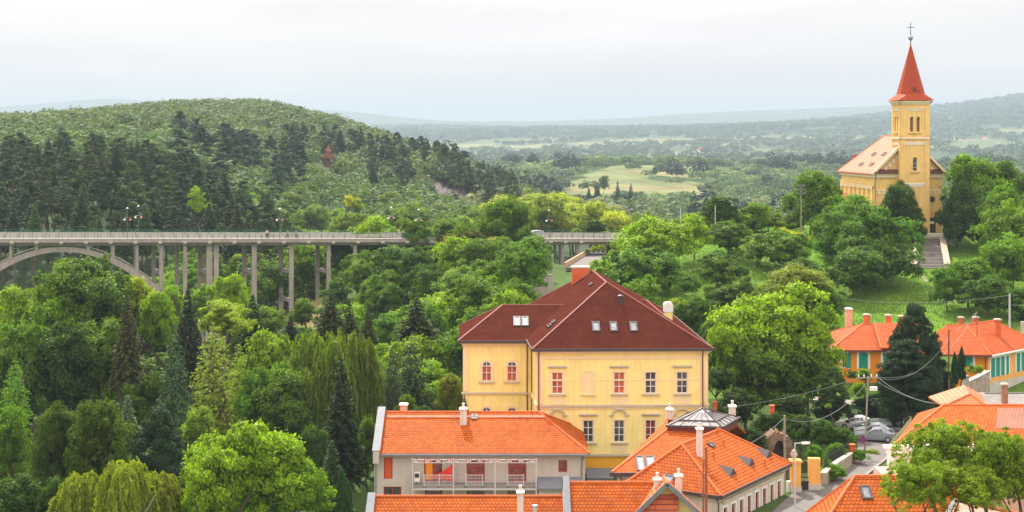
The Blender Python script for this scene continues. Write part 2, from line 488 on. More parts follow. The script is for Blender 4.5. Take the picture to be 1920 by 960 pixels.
def strip(name, pts, width, material, lift=0.06, kerb=None, step=1.5):
    """a road or path laid on the terrain through (px, D) stations"""
    P2 = [Vector(XY(*p)) for p in pts]
    # resample with catmull-rom
    out_ = []
    for k in range(len(P2) - 1):
        p0 = P2[max(k - 1, 0)]; p1 = P2[k]; p2 = P2[k + 1]; p3 = P2[min(k + 2, len(P2) - 1)]
        n = max(2, int((p2 - p1).length / step))
        for q in range(n):
            t = q / n
            out_.append(0.5 * ((2 * p1) + (p2 - p0) * t + (2 * p0 - 5 * p1 + 4 * p2 - p3) * t * t + (3 * p1 - p0 - 3 * p2 + p3) * t ** 3))
    out_.append(P2[-1])
    mb = MB(); prev = None; L_, R_ = [], []
    for k, p in enumerate(out_):
        d = (out_[min(k + 1, len(out_) - 1)] - out_[max(k - 1, 0)]).normalized(); nrm = Vector((-d.y, d.x))
        z = max(gz(*(p + nrm * s)) for s in (-width / 2, 0, width / 2)) + lift
        a = p + nrm * width / 2; b = p - nrm * width / 2
        L_.append(Vector((a.x, a.y, z))); R_.append(Vector((b.x, b.y, z)))
    for k in range(len(L_) - 1):
        mb.poly([L_[k], R_[k], R_[k + 1], L_[k + 1]])
    # skirts, so that the strip has thickness
    for side in (L_, R_):
        for k in range(len(side) - 1):
            mb.poly([side[k], side[k + 1], side[k + 1] - Vector((0, 0, 0.5)), side[k] - Vector((0, 0, 0.5))])
    o = mb.build(name, material); tag(o, kind='structure')
    return L_, R_
# ------------------------------------------------------------------ materials
M_asph = mat("asphalt", (0.135, 0.122, 0.115), 0.9, 0.15, 1.2)
M_kerb = mat("kerb_stone", (0.24, 0.22, 0.20), 0.9, 0.12, 2)
M_yel = mat("yellow_render", (0.89, 0.73, 0.27), 0.85, 0.07, 0.7, streak=0.14)
M_yel2 = mat("deep_yellow_render", (0.86, 0.44, 0.03), 0.85, 0.05, 0.5, streak=0.06)
M_cream = mat("cream_trim", (0.80, 0.64, 0.34), 0.8, 0.05, 1)
M_cream2 = mat("weathered_ledge", (0.52, 0.46, 0.33), 0.8, 0.12, 2)
M_white = mat("white_paint", (0.78, 0.76, 0.72), 0.6, 0.04, 2)
M_dark = mat("dark_gutter", (0.06, 0.05, 0.05), 0.45, 0.1, 2)
M_brownpipe = mat("brown_pipe", (0.13, 0.04, 0.03), 0.4, 0.1, 2)
M_maroon = tile_mat("maroon_tiles", (0.074, 0.020, 0.013), (0.10, 0.027, 0.017), (0.04, 0.010, 0.006), 0.2, 0.17, 0.9, 0.0, 0.012, 0.3)
M_orange = tile_mat("orange_tiles", (0.45, 0.088, 0.006), (0.58, 0.135, 0.012), (0.22, 0.035, 0.005), 0.30, 0.34, 0.7, 0.12, 0.03, 1.0, .5)
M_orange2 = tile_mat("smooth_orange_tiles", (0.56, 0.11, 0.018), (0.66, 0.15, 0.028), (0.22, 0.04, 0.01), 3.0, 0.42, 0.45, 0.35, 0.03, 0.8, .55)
M_red = tile_mat("red_tiles", (0.43, 0.075, 0.014), (0.51, 0.098, 0.018), (0.26, 0.04, 0.010), 0.9, 0.36, 0.7, 0.12, 0.03, 0.8, .6)
M_oldtile = tile_mat("sooty_tiles", (0.30, 0.11, 0.06), (0.36, 0.13, 0.07), (0.12, 0.05, 0.03), 0.30, 0.36, 0.6, 0.3, 0.035, 0.6)
M_church = tile_mat("church_tiles", (0.62, 0.16, 0.08), (0.66, 0.18, 0.09), (0.45, 0.11, 0.06), 0.4, 0.35, 0.55, 0.3, 0.02, 0.4)
M_slate = tile_mat("grey_slates", (0.22, 0.20, 0.18), (0.27, 0.25, 0.22), (0.13, 0.12, 0.11), 0.4, 0.3, 0.8, 0.2, 0.03, 0.5)
M_brick = tile_mat("chimney_brick", (0.60, 0.11, 0.03), (0.66, 0.14, 0.04), (0.48, 0.11, 0.05), 0.25, 0.075, 0.8, 0.2, 0.01, 0.2)
M_ridge = mat("ridge_tiles", (0.50, 0.11, 0.02), 0.7, 0.2, 3)
M_ridge2 = mat("dark_ridge_tiles", (0.22, 0.06, 0.04), 0.6, 0.15, 3)
M_grey = mat("grey_render", (0.52, 0.47, 0.41), 0.85, 0.05, 0.5, streak=0.12)
M_grey2 = mat("pale_grey_render", (0.58, 0.55, 0.50), 0.85, 0.08, 0.7, streak=0.15)
M_zinc = mat("zinc_sheet", (0.17, 0.185, 0.20), 0.6, 0.12, 2, spec=0.2)
M_steel = mat("galvanised_steel", (0.50, 0.50, 0.50), 0.5, 0.08, 3)
M_chim = mat("chimney_render", (0.66, 0.57, 0.49), 0.9, 0.12, 2, streak=0.2)
M_pink = mat("pink_chimney", (0.66, 0.36, 0.26), 0.9, 0.12, 2)
M_winred = mat("red_window_frame", (0.40, 0.035, 0.02), 0.45, 0.08, 2)
M_blind = mat("orange_blind", (0.62, 0.10, 0.02), 0.6, 0.05, 2)
M_amber = mat("amber_curtain", (0.85, 0.30, 0.02), 0.6, 0.05, 2)
M_sail = mat("red_sailcloth", (0.68, 0.04, 0.02), 0.7, 0.06, 1)
M_teal = mat("teal_shutter", (0.015, 0.27, 0.20), 0.6, 0.1, 2)
M_orw = mat("orange_render", (0.80, 0.26, 0.01), 0.85, 0.06, 0.6, streak=0.08)
M_orw2 = mat("pale_orange_render", (0.80, 0.38, 0.10), 0.85, 0.06, 0.6, streak=0.08)
M_stone = mat("rubble_stone", (0.34, 0.28, 0.22), 0.95, 0.35, 1.6, bump=0.6)
M_conc = mat("bridge_concrete", (0.35, 0.31, 0.265), 0.85, 0.14, 0.35, streak=0.32)
M_concd = mat("dark_concrete", (0.26, 0.23, 0.20), 0.85, 0.15, 0.4, streak=0.2)
M_rail = mat("green_railing", (0.04, 0.17, 0.11), 0.5, 0.1, 2)
M_chw = mat("ochre_church_render", (0.80, 0.53, 0.18), 0.85, 0.10, 0.5, streak=0.2)
M_chw2 = mat("church_trim", (0.74, 0.60, 0.38), 0.8, 0.06, 1)
M_spire = mat("red_copper_spire", (0.35, 0.052, 0.012), 0.65, 0.16, 0.8, spec=0.12, streak=0.15)
M_wood = mat("brown_wood", (0.24, 0.09, 0.05), 0.8, 0.2, 3)
M_pole = mat("weathered_pole", (0.30, 0.25, 0.21), 0.9, 0.2, 3)
M_iron = mat("black_iron", (0.03, 0.03, 0.035), 0.5, 0.1, 2)
M_wire = mat("cable", (0.20, 0.20, 0.20), 0.6, 0.05, 2)
M_green = mat("pale_green_render", (0.60, 0.62, 0.36), 0.85, 0.06, 0.6, streak=0.1)
M_stair = mat("stair_stone", (0.17, 0.15, 0.135), 0.9, 0.2, 0.8)
M_ltstone = mat("pale_stone", (0.48, 0.42, 0.34), 0.9, 0.12, 1.0)
def glass(name, col, rough=0.12, spec=0.6):
    return mat(name, col, rough, 0.6, 1.7, spec=spec)
G_red = glass("glass_red_curtain", (0.42, 0.10, 0.05))
G_redd = glass("glass_dark_red", (0.20, 0.045, 0.035))
G_dark = glass("glass_dark", (0.055, 0.05, 0.055))
G_sky = glass("roof_glass", (0.20, 0.22, 0.25), 0.25, 0.8)
G_mir = mat("lantern_glass", (0.24, 0.22, 0.22), 0.22, 0.6, 1.2, spec=0.9)

# ------------------------------------------------------------------ building kit
def facade(mb, A, B, z0, z1, holes=(), depth=0.22):
    """wall plane from A to B (left to right seen from outside) with real openings (s0,s1,z0,z1)"""
    A = Vector(A[:2]); B = Vector(B[:2]); d = B - A; L = d.length; d.normalize(); n = Vector((d.y, -d.x))
    def q(s, z, o=0.0): p = A + d * s - n * o; return Vector((p.x, p.y, z))
    ss = sorted({0.0, L, *[h[0] for h in holes], *[h[1] for h in holes]})
    zs = sorted({z0, z1, *[h[2] for h in holes], *[h[3] for h in holes]})
    for i in range(len(ss) - 1):
        for j in range(len(zs) - 1):
            sc, zc = (ss[i] + ss[i + 1]) / 2, (zs[j] + zs[j + 1]) / 2
            if any(h[0] < sc < h[1] and h[2] < zc < h[3] for h in holes): continue
            mb.poly([q(ss[i], zs[j]), q(ss[i + 1], zs[j]), q(ss[i + 1], zs[j + 1]), q(ss[i], zs[j + 1])])
    for a, b, c, e in holes:
        mb.poly([q(a, c), q(a, c, depth), q(a, e, depth), q(a, e)])
        mb.poly([q(b, c, depth), q(b, c), q(b, e), q(b, e, depth)])
        mb.poly([q(a, c), q(b, c), q(b, c, depth), q(a, c, depth)])
        mb.poly([q(a, e, depth), q(b, e, depth), q(b, e), q(a, e)])
class Wall:
    def __init__(s, A, B):
        s.A = Vector(A[:2]); s.B = Vector(B[:2]); s.d = (s.B - s.A); s.L = s.d.length; s.d.normalize(); s.n = Vector((s.d.y, -s.d.x))
    def pt(s, t, z, o=0.0):
        p = s.A + s.d * t + s.n * o; return Vector((p.x, p.y, z))
    def s_of(s, px):
        """distance along the wall where the column px crosses it"""
        k = (px - 960) / F; # point A + d*t with x = k*y
        return (k * s.A.y - s.A.x) / (s.d.x - k * s.d.y)
    def z_of(s, py, px):
        t = s.s_of(px); y = s.A.y + s.d.y * t
        return (HY - py) / F * y
    def block(s, mb, s0, s1, z0, z1, o0, o1):
        """box in wall coordinates, o = distance out of the wall"""
        mb.prism([tuple(s.pt(s0, 0, o1)[:2]), tuple(s.pt(s1, 0, o1)[:2]), tuple(s.pt(s1, 0, o0)[:2]), tuple(s.pt(s0, 0, o0)[:2])], z0, z1)
def bars(mb, W, s0, s1, z0, z1, cols, rows, o=-0.12, w=0.07, dep=0.06, hz=None):
    W.block(mb, s0, s0 + w, z0, z1, o - dep, o); W.block(mb, s1 - w, s1, z0, z1, o - dep, o)
    W.block(mb, s0 + w, s1 - w, z0, z0 + w, o - dep, o); W.block(mb, s0 + w, s1 - w, z1 - w, z1, o - dep, o)
    for c in range(1, cols):
        x = s0 + (s1 - s0) * c / cols; W.block(mb, x - w * .45, x + w * .45, z0 + w, z1 - w, o - dep, o + .005)
    zz = hz if hz else [r / rows for r in range(1, rows)]
    for r in zz:
        z = z0 + (z1 - z0) * r; W.block(mb, s0 + w, s1 - w, z - w * .4, z + w * .4, o - dep + .004, o - .004)
def window(parent, W, s0, s1, z0, z1, cols=2, rows=3, frame=None, pane=None, surround=None, hood=None, sill=None, hz=None, name='window', sw=0.18, w=0.07):
    f = MB(); bars(f, W, s0, s1, z0, z1, cols, rows, w=w, hz=hz)
    fo = f.build(name, frame or M_white, parent)
    p = MB(); p.poly([W.pt(s0 + .02, z0 + .02, -.17), W.pt(s1 - .02, z0 + .02, -.17), W.pt(s1 - .02, z1 - .02, -.17), W.pt(s0 + .02, z1 - .02, -.17)])
    p.build('pane', pane or G_dark, fo)
    if surround:
        t = MB(); o1 = 0.05
        W.block(t, s0 - sw, s0, z0, z1 + sw, 0, o1); W.block(t, s1, s1 + sw, z0, z1 + sw, 0, o1); W.block(t, s0, s1, z1, z1 + sw, 0, o1)
        t.build('window_surround', surround, parent)
    if sill:
        t = MB(); W.block(t, s0 - .35, s1 + .35, z0 - .16, z0 - .003, 0, .2); t.build('sill', sill, parent)
    if hood == 'flat':
        t = MB(); W.block(t, s0 - .42, s1 + .42, z1 + .55, z1 + .68, 0, .26); W.block(t, s0 - .34, s1 + .34, z1 + .46, z1 + .55, 0, .16)
        t.build('hood_moulding', M_cream2, parent)
    if hood == 'arch':
        t = MB(); c = (s0 + s1) / 2; R = (s1 - s0) / 2 + .12; zb = z1 + .55
        W.block(t, s0 - .5, s0 - .05, zb - .08, zb + .05, 0, .24); W.block(t, s1 + .05, s1 + .5, zb - .08, zb + .05, 0, .24)
        ns = 10
        for k in range(ns):
            a0, a1 = math.pi * k / ns, math.pi * (k + 1) / ns
            pts = [(c + (R + .0) * math.cos(a0), zb + .85 * R * math.sin(a0)), (c + (R + .16) * math.cos(a0), zb + .85 * (R + .16) * math.sin(a0)),
                   (c + (R + .16) * math.cos(a1), zb + .85 * (R + .16) * math.sin(a1)), (c + R * math.cos(a1), zb + .85 * R * math.sin(a1))]
            t.slab([W.pt(x, z, .24) for x, z in pts], W.pt(0, 0, 0) - W.pt(0, 0, .24))
        t.build('hood_moulding', M_cream2, parent)
    return fo
def roof(parent, polys, material, th=0.16, name='roof', ridge=None, rm=None, rr=0.11):
    """tiled slopes with thickness; ridge: list of (a, b)"""
    mb = MB()
    for p in polys: mb.slab([Vector(x) for x in reversed(p)], (0, 0, -th))
    # slab's first face is the upper one: make sure it looks up
    o = mb.build(name, material, parent, uv=True)
    if ridge:
        r = MB()
        for a, b in ridge: r.tube([a, b], rr, 6)
        r.build('ridge_tile_line', rm or M_ridge, o)
    return o
def roof_window(parent, pl, px0, py0, px1, py1, pane=None, name='roof_window', hgt=0.14):
    a, b, c = pl; n = (b - a).cross(c - a).normalized()
    if n.z < 0: n = -n
    q = [on_plane(px0, py1, pl), on_plane(px1, py1, pl), on_plane(px1, py0, pl), on_plane(px0, py0, pl)]
    mid = sum(q, Vector()) / 4
    # a true rectangle on the slope
    u = Vector((0, 0, 1)).cross(n).normalized(); v = n.cross(u)
    if v.z < 0: v = -v
    hu = abs((q[1] - q[0]).dot(u)) / 2; hv = abs((q[3] - q[0]).dot(v)) / 2
    hu = max(hu, .2); hv = max(hv, .2)
    R = lambda a_, b_, o: mid + u * a_ * hu + v * b_ * hv + n * o
    t = 0.14
    f = MB()
    for (x0, x1, y0, y1) in ((-hu, -hu + t, -hv, hv), (hu - t, hu, -hv, hv), (-hu + t, hu - t, -hv, -hv + t), (-hu + t, hu - t, hv - t, hv)):
        f.slab([mid + u * x0 + v * y0, mid + u * x1 + v * y0, mid + u * x1 + v * y1, mid + u * x0 + v * y1], n * hgt)
    o = f.build(name, M_dark, parent)
    p = MB(); p.slab([mid + u * (-hu + t) + v * (-hv + t), mid + u * (hu - t) + v * (-hv + t), mid + u * (hu - t) + v * (hv - t), mid + u * (-hu + t) + v * (hv - t)], n * (hgt * .6))
    p.build('pane', pane or G_sky, o)
    return o
def chimney(parent, px0, px1, py0, base, material, capm=None, pots=0, depth=None, D=None, cap=0.09, name='chimney'):
    """stack between two columns; base = plane of the roof (3 points) or a z"""
    if isinstance(base, (tuple, list)):
        pyb = base[0]; p = on_plane((px0 + px1) / 2, pyb, base[1]); D = p.y; zb = p.z - 0.5
    else: zb = base
    x0, x1 = (px0 - 960) / F * D, (px1 - 960) / F * D; d = depth or (x1 - x0); zt = ZP(py0, D)
    m = MB(); h = zt - zb
    m.box(x0, x1, D, D + d, zb, zt - .18)
    o = m.build(name, material, parent, uv=True)
    c = MB(); e = cap
    c.box(x0 - e, x1 + e, D - e, D + d + e, zt - .18, zt - .06); c.box(x0 + .03, x1 - .03, D + .03, D + d - .03, zt - .06, zt)
    c.build('chimney_cap', capm or material, o)
    for k in range(pots):
        q = MB(); q.lathe(((x0 + x1) / 2, D + d * (k + 1) / (pots + 1), zt), [(.13, 0), (.11, .35), (.15, .36), (.14, .42)], 10); q.build('chimney_pot', M_chim, o)
    return o
def pipe(parent, pts, r=0.06, material=None, name='downpipe'):
    m = MB(); m.tube(pts, r, 8); return m.build(name, material or M_brownpipe, parent)
def gutter(parent, a, b, material=None, h=0.2):
    m = MB(); m.beam(a, b, .18, h); return m.build('gutter', material or M_dark, parent)

# ------------------------------------------------------------------ roads
L_, R_ = strip("road", [(1440, 108), (1478, 118), (1500, 127), (1560, 138), (1618, 150), (1668, 163), (1706, 174), (1760, 184)], 4.6, M_asph)
strip("footpath", [(1706, 174), (1672, 178), (1620, 180), (1575, 181), (1520, 182)], 2.6, mat("path_gravel", (0.27, 0.25, 0.22), 0.95, 0.15, 1.2))
k = MB()
for a, b in zip(R_, R_[1:]):
    d = (b - a).normalized(); n = Vector((d.y, -d.x, 0))
    k.slab([a - n * .22 + Vector((0, 0, .12)), b - n * .22 + Vector((0, 0, .12)), b + n * .0 + Vector((0, 0, .12)), a + Vector((0, 0, .12))], (0, 0, -.3))
ko = k.build("kerb", M_kerb); tag(ko, kind='structure')
strip("parking_bay", [(1590, 160), (1636, 163), (1672, 167)], 6.5, M_asph, lift=0.09)

# ------------------------------------------------------------------ yellow villa
D0 = 150.0
V = thing('villa', 'large pale yellow three-storey villa under a dark maroon hipped roof', 'villa', (11, 160, -34))
ze = ZP(653, D0)
FL, FR = Vector(XY(1008, D0)), Vector(XY(1326, D0 + .4))
BR, BL = Vector((18.6, 172.0)), Vector((1.1, 172.0))
zbot = -35.5
WF = Wall(FL, FR)
def zf(py): return ZP(py, D0 + .2)
holes, wins = [], []
for px, hood, g in ((1045, 'flat', G_red), (1161, 'flat', G_red), (1220, None, G_dark), (1279, 'flat', G_dark)):
    c = WF.s_of(px); wins.append((c - .54, c + .54, zf(738), zf(698), hood, g))
for px, hood, g in ((1045, 'arch', G_redd), (1103, 'flat', G_dark), (1161, 'arch', G_dark), (1220, 'flat', G_redd), (1279, 'arch', G_redd)):
    c = WF.s_of(px); wins.append((c - .52, c + .52, zf(829), zf(788), hood, g))
c = WF.s_of(1103); blind = (c - .5, c + .5, zf(738), zf(698))
holes = [x[:4] for x in wins]
zpl = zf(852)
m = MB(); facade(m, FL, FR, zpl, ze, holes)
facade(m, FR, BR, zpl, ze); facade(m, BR, BL, zpl, ze); facade(m, BL, FL, zpl, ze)
m.build('wall', M_yel, V)
m = MB()
for a, b in ((FL, FR), (FR, BR), (BR, BL), (BL, FL)): facade(m, a, b, zbot, zpl)
m.build('plinth_wall', M_yel2, V)
for s0, s1, z0, z1, hood, g in wins:
    window(V, WF, s0, s1, z0, z1, 2, 3, M_white, g, M_cream, hood, M_cream2, hz=[.33, .66])
m = MB()
for a, b in ((blind[0] - .2, blind[0]), (blind[1], blind[1] + .2)): WF.block(m, a, b, blind[2], blind[3] + .2, 0, .06)
WF.block(m, blind[0], blind[1], blind[3], blind[3] + .2, 0, .06); WF.block(m, blind[0], blind[1], blind[2], blind[3], 0, .02)
WF.block(m, blind[0] - .35, blind[1] + .35, blind[2] - .15, blind[2] - .003, 0, .18)
m.build('blind_window', M_cream, V)
m = MB()  # aprons below windows
for px, z1, z0 in ((1045, 742, 757), (1161, 742, 757), (1279, 742, 757), (1161, 832, 848), (1045, 832, 848), (1279, 832, 848)):
    m = MB(); c = WF.s_of(px); WF.block(m, c - .8, c + .8, zf(z0), zf(z1), 0, .045); m.build('window_apron', M_cream, V)
def belt(W, z0, z1, o, mt, name, e=.0):
    m = MB(); W.block(m, -e, W.L + e, z0, z1, 0, o); return m.build(name, mt, V)
belt(WF, zf(762), zf(758.5), .22, M_cream2, 'string_course', .12)
belt(WF, zf(766), zf(762), .10, M_cream, 'string_course', .05)
belt(WF, zf(855), zf(850.5), .2, M_cream2, 'string_course', .1)
belt(WF, zf(673), zf(668), .08, M_cream, 'string_course')
belt(WF, zf(714), zf(712), .03, M_cream, 'string_course')
m = MB()
WF.block(m, -.35, WF.L + .35, ze - .34, ze - .1, 0, .35); WF.block(m, -.2, WF.L + .2, ze - .55, ze - .34, 0, .2)
m.build('cornice', M_cream, V)
m = MB()
for a, b in ((0, .62), (WF.L - .72, WF.L)):
    WF.block(m, a, b, zf(756), ze - .55, 0, .1); WF.block(m, a, b, zf(849), zf(767), 0, .1)
m.build('corner_pilaster', M_cream, V)
# side cornices
for a, b in ((BL, FL), (FR, BR)):
    Wq = Wall(a, b); m = MB(); Wq.block(m, 0, Wq.L, ze - .34, ze - .1, 0, .35); Wq.block(m, 0, Wq.L, zf(762), zf(758), 0, .2); Wq.block(m, Wq.L - 1.2 if a is BL else 0, Wq.L if a is BL else 1.2, zf(845), ze - .4, 0, .1)
    m.build('side_cornice', M_cream, V)
# main hipped roof
A1 = P(1137, 529, 158.6); A2 = Vector((9.4, 169.2, A1.z))
eo = .55
e1 = Vector((FL.x - eo, FL.y - eo, ze)); e2 = Vector((FR.x + eo, FR.y - eo, ze)); e3 = Vector((BR.x + eo, BR.y + 7 + eo, ze)); e4 = Vector((BL.x - eo - .6, BL.y + 7 + eo, ze))
A2 = Vector((9.3, 172.0, A1.z))
roof(V, [[e1, e2, A1], [e2, e3, A2, A1], [e3, e4, A2], [e4, e1, A1, A2]], M_maroon, ridge=[(e1, A1), (e2, A1), (A1, A2), (A2, e3), (A2, e4)], rm=M_ridge2, rr=.09)
plF = (e1, e2, A1); plL = (e4, e1, A1)
for a, b in ((e1, e2), (e2, e3), (e4, e1)): gutter(V, a + Vector((0, 0, -.12)), b + Vector((0, 0, -.12)), h=.26)
for x in ((1110, 604, 1125, 622), (1143.5, 604, 1157.5, 622), (1180.5, 604, 1195, 622)): roof_window(V, plF, *x)
for x in ((1027, 604, 1035, 618), (1035, 598, 1042, 610), (1106, 531, 1111, 536)): roof_window(V, plL, *x, pane=G_dark)
chimney(V, 1072.5, 1105, 500, -20, M_brick, M_cream2, D=171.5, depth=1.2, name='brick_chimney', cap=.06)
m = MB(); pv = on_plane(1163.5, 566, plF); m.box(pv.x - .22, pv.x + .22, pv.y - .2, pv.y + .2, pv.z - .5, pv.z + .55); m.lathe((pv.x, pv.y, pv.z + .55), [(.33, 0), (.33, .12), (.05, .22)], 10)
m.build('vent_cowl', M_dark, V)
for px in (1010, 1317):
    a = WF.pt(WF.s_of(px), ze - .3, .55); b = WF.pt(WF.s_of(px), ze - .9, .14)
    pipe(V, [a, b, WF.pt(WF.s_of(px), zf(764), .3), WF.pt(WF.s_of(px), zf(870), .14)], .065)
# west wing
D1 = 157.0
wl, wr = Vector(XY(868, D1)), Vector((2.0, D1 + .0))
WW = Wall(wl, wr); zw = ZP(638, D1)
zg = lambda py: ZP(py, D1)
holes, wins = [], []
for px, g in ((912.5, G_red), (960, G_red)):
    c = WW.s_of(px); wins.append((c - .5, c + .5, zg(715), zg(686), g)); wins.append((c - .5, c + .5, zg(800), zg(772), G_dark))
m = MB(); facade(m, wl, wr, zg(848), zw, [x[:4] for x in wins]); wb = Vector((wl.x - .3, 168.5)); facade(m, wb, wl, zg(848), zw); facade(m, Vector((2.2, 168.5)), wb, zg(848), zw)
m.build('wing_wall', M_yel, V)
m = MB(); facade(m, wl, wr, zbot, zg(848)); facade(m, wb, wl, zbot, zg(848)); m.build('wing_plinth_wall', M_yel2, V)
for s0, s1, z0, z1, g in wins:
    fo = window(V, WW, s0, s1, z0, z1, 2, 2, M_white, g, None, None, M_cream2 if z0 > zg(760) else None, name='arched_window', hz=[.55])
    c = (s0 + s1) / 2; R = .5
    # half-round head, glass and bars in front of the wall plane behind a moulded arch
    t = MB(); ns = 12
    t.poly([WW.pt(c + (R) * math.cos(math.pi * k / ns), z1 + R * math.sin(math.pi * k / ns), .012) for k in range(ns + 1)])
    t.build('fanlight', g if g is not G_red else G_dark, fo)
    t = MB()
    for r0, r1, o in ((R - .09, R, .03),):
        for k in range(ns):
            a0, a1 = math.pi * k / ns, math.pi * (k + 1) / ns
            t.slab([WW.pt(c + r0 * math.cos(a0), z1 + r0 * math.sin(a0), o), WW.pt(c + r1 * math.cos(a0), z1 + r1 * math.sin(a0), o), WW.pt(c + r1 * math.cos(a1), z1 + r1 * math.sin(a1), o), WW.pt(c + r0 * math.cos(a1), z1 + r0 * math.sin(a1), o)], WW.pt(0, 0, 0) - WW.pt(0, 0, .04))
    WW.block(t, c - .035, c + .035, z1, z1 + R - .05, .013, .04); WW.block(t, c - .5, c + .5, z1 - .04, z1 + .04, .0, .045)
    t.build('fanlight_frame', M_white, fo)
    t = MB()
    for k in range(ns):
        a0, a1 = math.pi * k / ns, math.pi * (k + 1) / ns; r0, r1, o = R, R + .2, .08
        t.slab([WW.pt(c + r0 * math.cos(a0), z1 + r0 * math.sin(a0), o), WW.pt(c + r1 * math.cos(a0), z1 + r1 * math.sin(a0), o), WW.pt(c + r1 * math.cos(a1), z1 + r1 * math.sin(a1), o), WW.pt(c + r0 * math.cos(a1), z1 + r0 * math.sin(a1), o)], WW.pt(0, 0, 0) - WW.pt(0, 0, .08))
    WW.block(t, c - .7, c - .5, z0, z1, 0, .08); WW.block(t, c + .5, c + .7, z0, z1, 0, .08)
    t.build('window_surround', M_cream, V)
m = MB(); WW.block(m, -.15, WW.L, zg(739), zg(735.5), 0, .18); m.build('string_course', M_cream2, V)
m = MB(); WW.block(m, -.3, WW.L, zw - .34, zw - .1, 0, .3); WW.block(m, -.1, WW.L, zw - .6, zw - .34, 0, .15); m.build('cornice', M_cream, V)
m = MB(); WW.block(m, 0, .55, zg(733), zw - .6, 0, .09); WW.block(m, 0, .55, zg(845), zg(741), 0, .09); m.build('corner_pilaster', M_cream, V)
f1 = Vector((wl.x - .5, D1 - .5, zw)); rz = P(942, 572, 163.0).z
f2 = Vector((2.6, D1 - .5, zw)); r1 = P(942, 572, 163.0); r2 = Vector((6.2, 163.0, rz)); f3 = Vector((6.2, D1 - .5, zw))
bk1 = Vector((wl.x - .8, 169.3, zw)); bk2 = Vector((5.4, 169.3, zw))
roof(V, [[f1, f3, r2, r1], [bk1, f1, r1], [bk2, bk1, r1, r2]], M_maroon, ridge=[(f1, r1), (r1, r2), (bk1, r1)], rm=M_ridge2, rr=.09, name='wing_roof')
gutter(V, f1 + Vector((0, 0, -.12)), f2 + Vector((-.6, 0, -.12)), h=.26)
roof_window(V, (f1, f3, r2), 962.5, 594.5, 976, 612); roof_window(V, (f1, f3, r2), 978, 594.5, 991, 612)
pipe(V, [WW.pt(WW.s_of(988.5), zw - .3, .4), WW.pt(WW.s_of(988.5), zw - 1, .12), WW.pt(WW.s_of(988.5), zg(860), .12)], .065)
# east rear wing roof
g1, g2, g3, g4 = P(1178, 562, 166), P(1212, 563, 166), P(1247, 593, 161), P(1213, 593, 161)
roof(V, [[P(1150, 593, 161), g3, g2, P(1150, 562, 166)], [g3, Vector((g3.x, 172, g3.z)), g2]], M_maroon, ridge=[(g2, g3), (P(1160, 562, 166), g2)], rm=M_ridge2, rr=.09, name='rear_roof')
m = MB(); m.prism([(g3.x - 5, 161.6), (g3.x - .5, 161.6), (g3.x - .5, 171), (g3.x - 5, 171)], -30, g3.z - .1); m.build('rear_wall', M_yel, V)
# curved-cap chimney east
xx0, xx1, DD = XY(1246, 160)[0], XY(1261, 160)[0], 160
m = MB(); m.box(xx0, xx1, DD, DD + .9, ZP(640, DD), ZP(585, DD)); st = m.build('stack', M_yel, V)
m = MB(); n_ = 8; rr_ = (xx1 - xx0) / 2 + .06
prof = [((xx0 + xx1) / 2 + rr_ * math.cos(math.pi * k / n_), ZP(572, DD) + rr_ * .6 * math.sin(math.pi * k / n_)) for k in range(n_ + 1)]
prof = [((xx0 + xx1) / 2 + rr_, ZP(585, DD))] + prof + [((xx0 + xx1) / 2 - rr_, ZP(585, DD))]
m.slab([Vector((x, DD - .05, z)) for x, z in prof], (0, 1.0, 0)); m.build('curved_cowl', M_white, st)

# ------------------------------------------------------------------ grey apartment house with balcony
H1 = thing('apartment_house', 'long grey apartment house with orange roof, steel balcony and red sail', 'apartment house', (-4, 145, -38))
Dg = 140.0; zeG = ZP(850, Dg)
gl, gr = Vector(XY(702, Dg + .6)), Vector(XY(1097, Dg + .6))
WG = Wall(gl, gr); zh = lambda py: ZP(py, Dg + .6)
spec = [(719.5, 736, 898, 858, M_blind, 1, 1), (795, 829, 903, 860, G_redd, 2, 1), (875, 909, 903, 861, G_redd, 2, 2), (953, 987, 903, 862, G_redd, 2, 3), (1047, 1063.5, 885.5, 862.5, G_redd, 1, 1),
        (719, 752.5, 936, 912.5, G_dark, 2, 1), (796.5, 830, 940, 914, G_dark, 2, 1), (875, 909, 940, 914.5, G_dark, 2, 1), (952, 986, 940, 915, G_dark, 2, 1), (1048, 1064, 940, 918, G_dark, 1, 1)]
hl = [(WG.s_of(a), WG.s_of(b), zh(c), zh(d)) for a, b, c, d, *_ in spec]
m = MB(); facade(m, gl, gr, -39, zeG, hl, .25)
gbr, gbl = Vector((gr.x, 151)), Vector((gl.x, 151))
facade(m, gr, gbr, -39, zeG); facade(m, gbr, gbl, -39, zeG); facade(m, gbl, gl, -39, zeG)
m.build('wall', M_grey, H1)
for h, sp in zip(hl, spec):
    nm = 'balcony_door' if sp[2] > 900 and sp[2] < 905 else 'window'
    window(H1, WG, *h, sp[5], sp[6], M_winred, sp[4], name=nm, w=.09, hz=[.35, .6, .8] if (nm == 'balcony_door' and sp[6] > 1) else None)
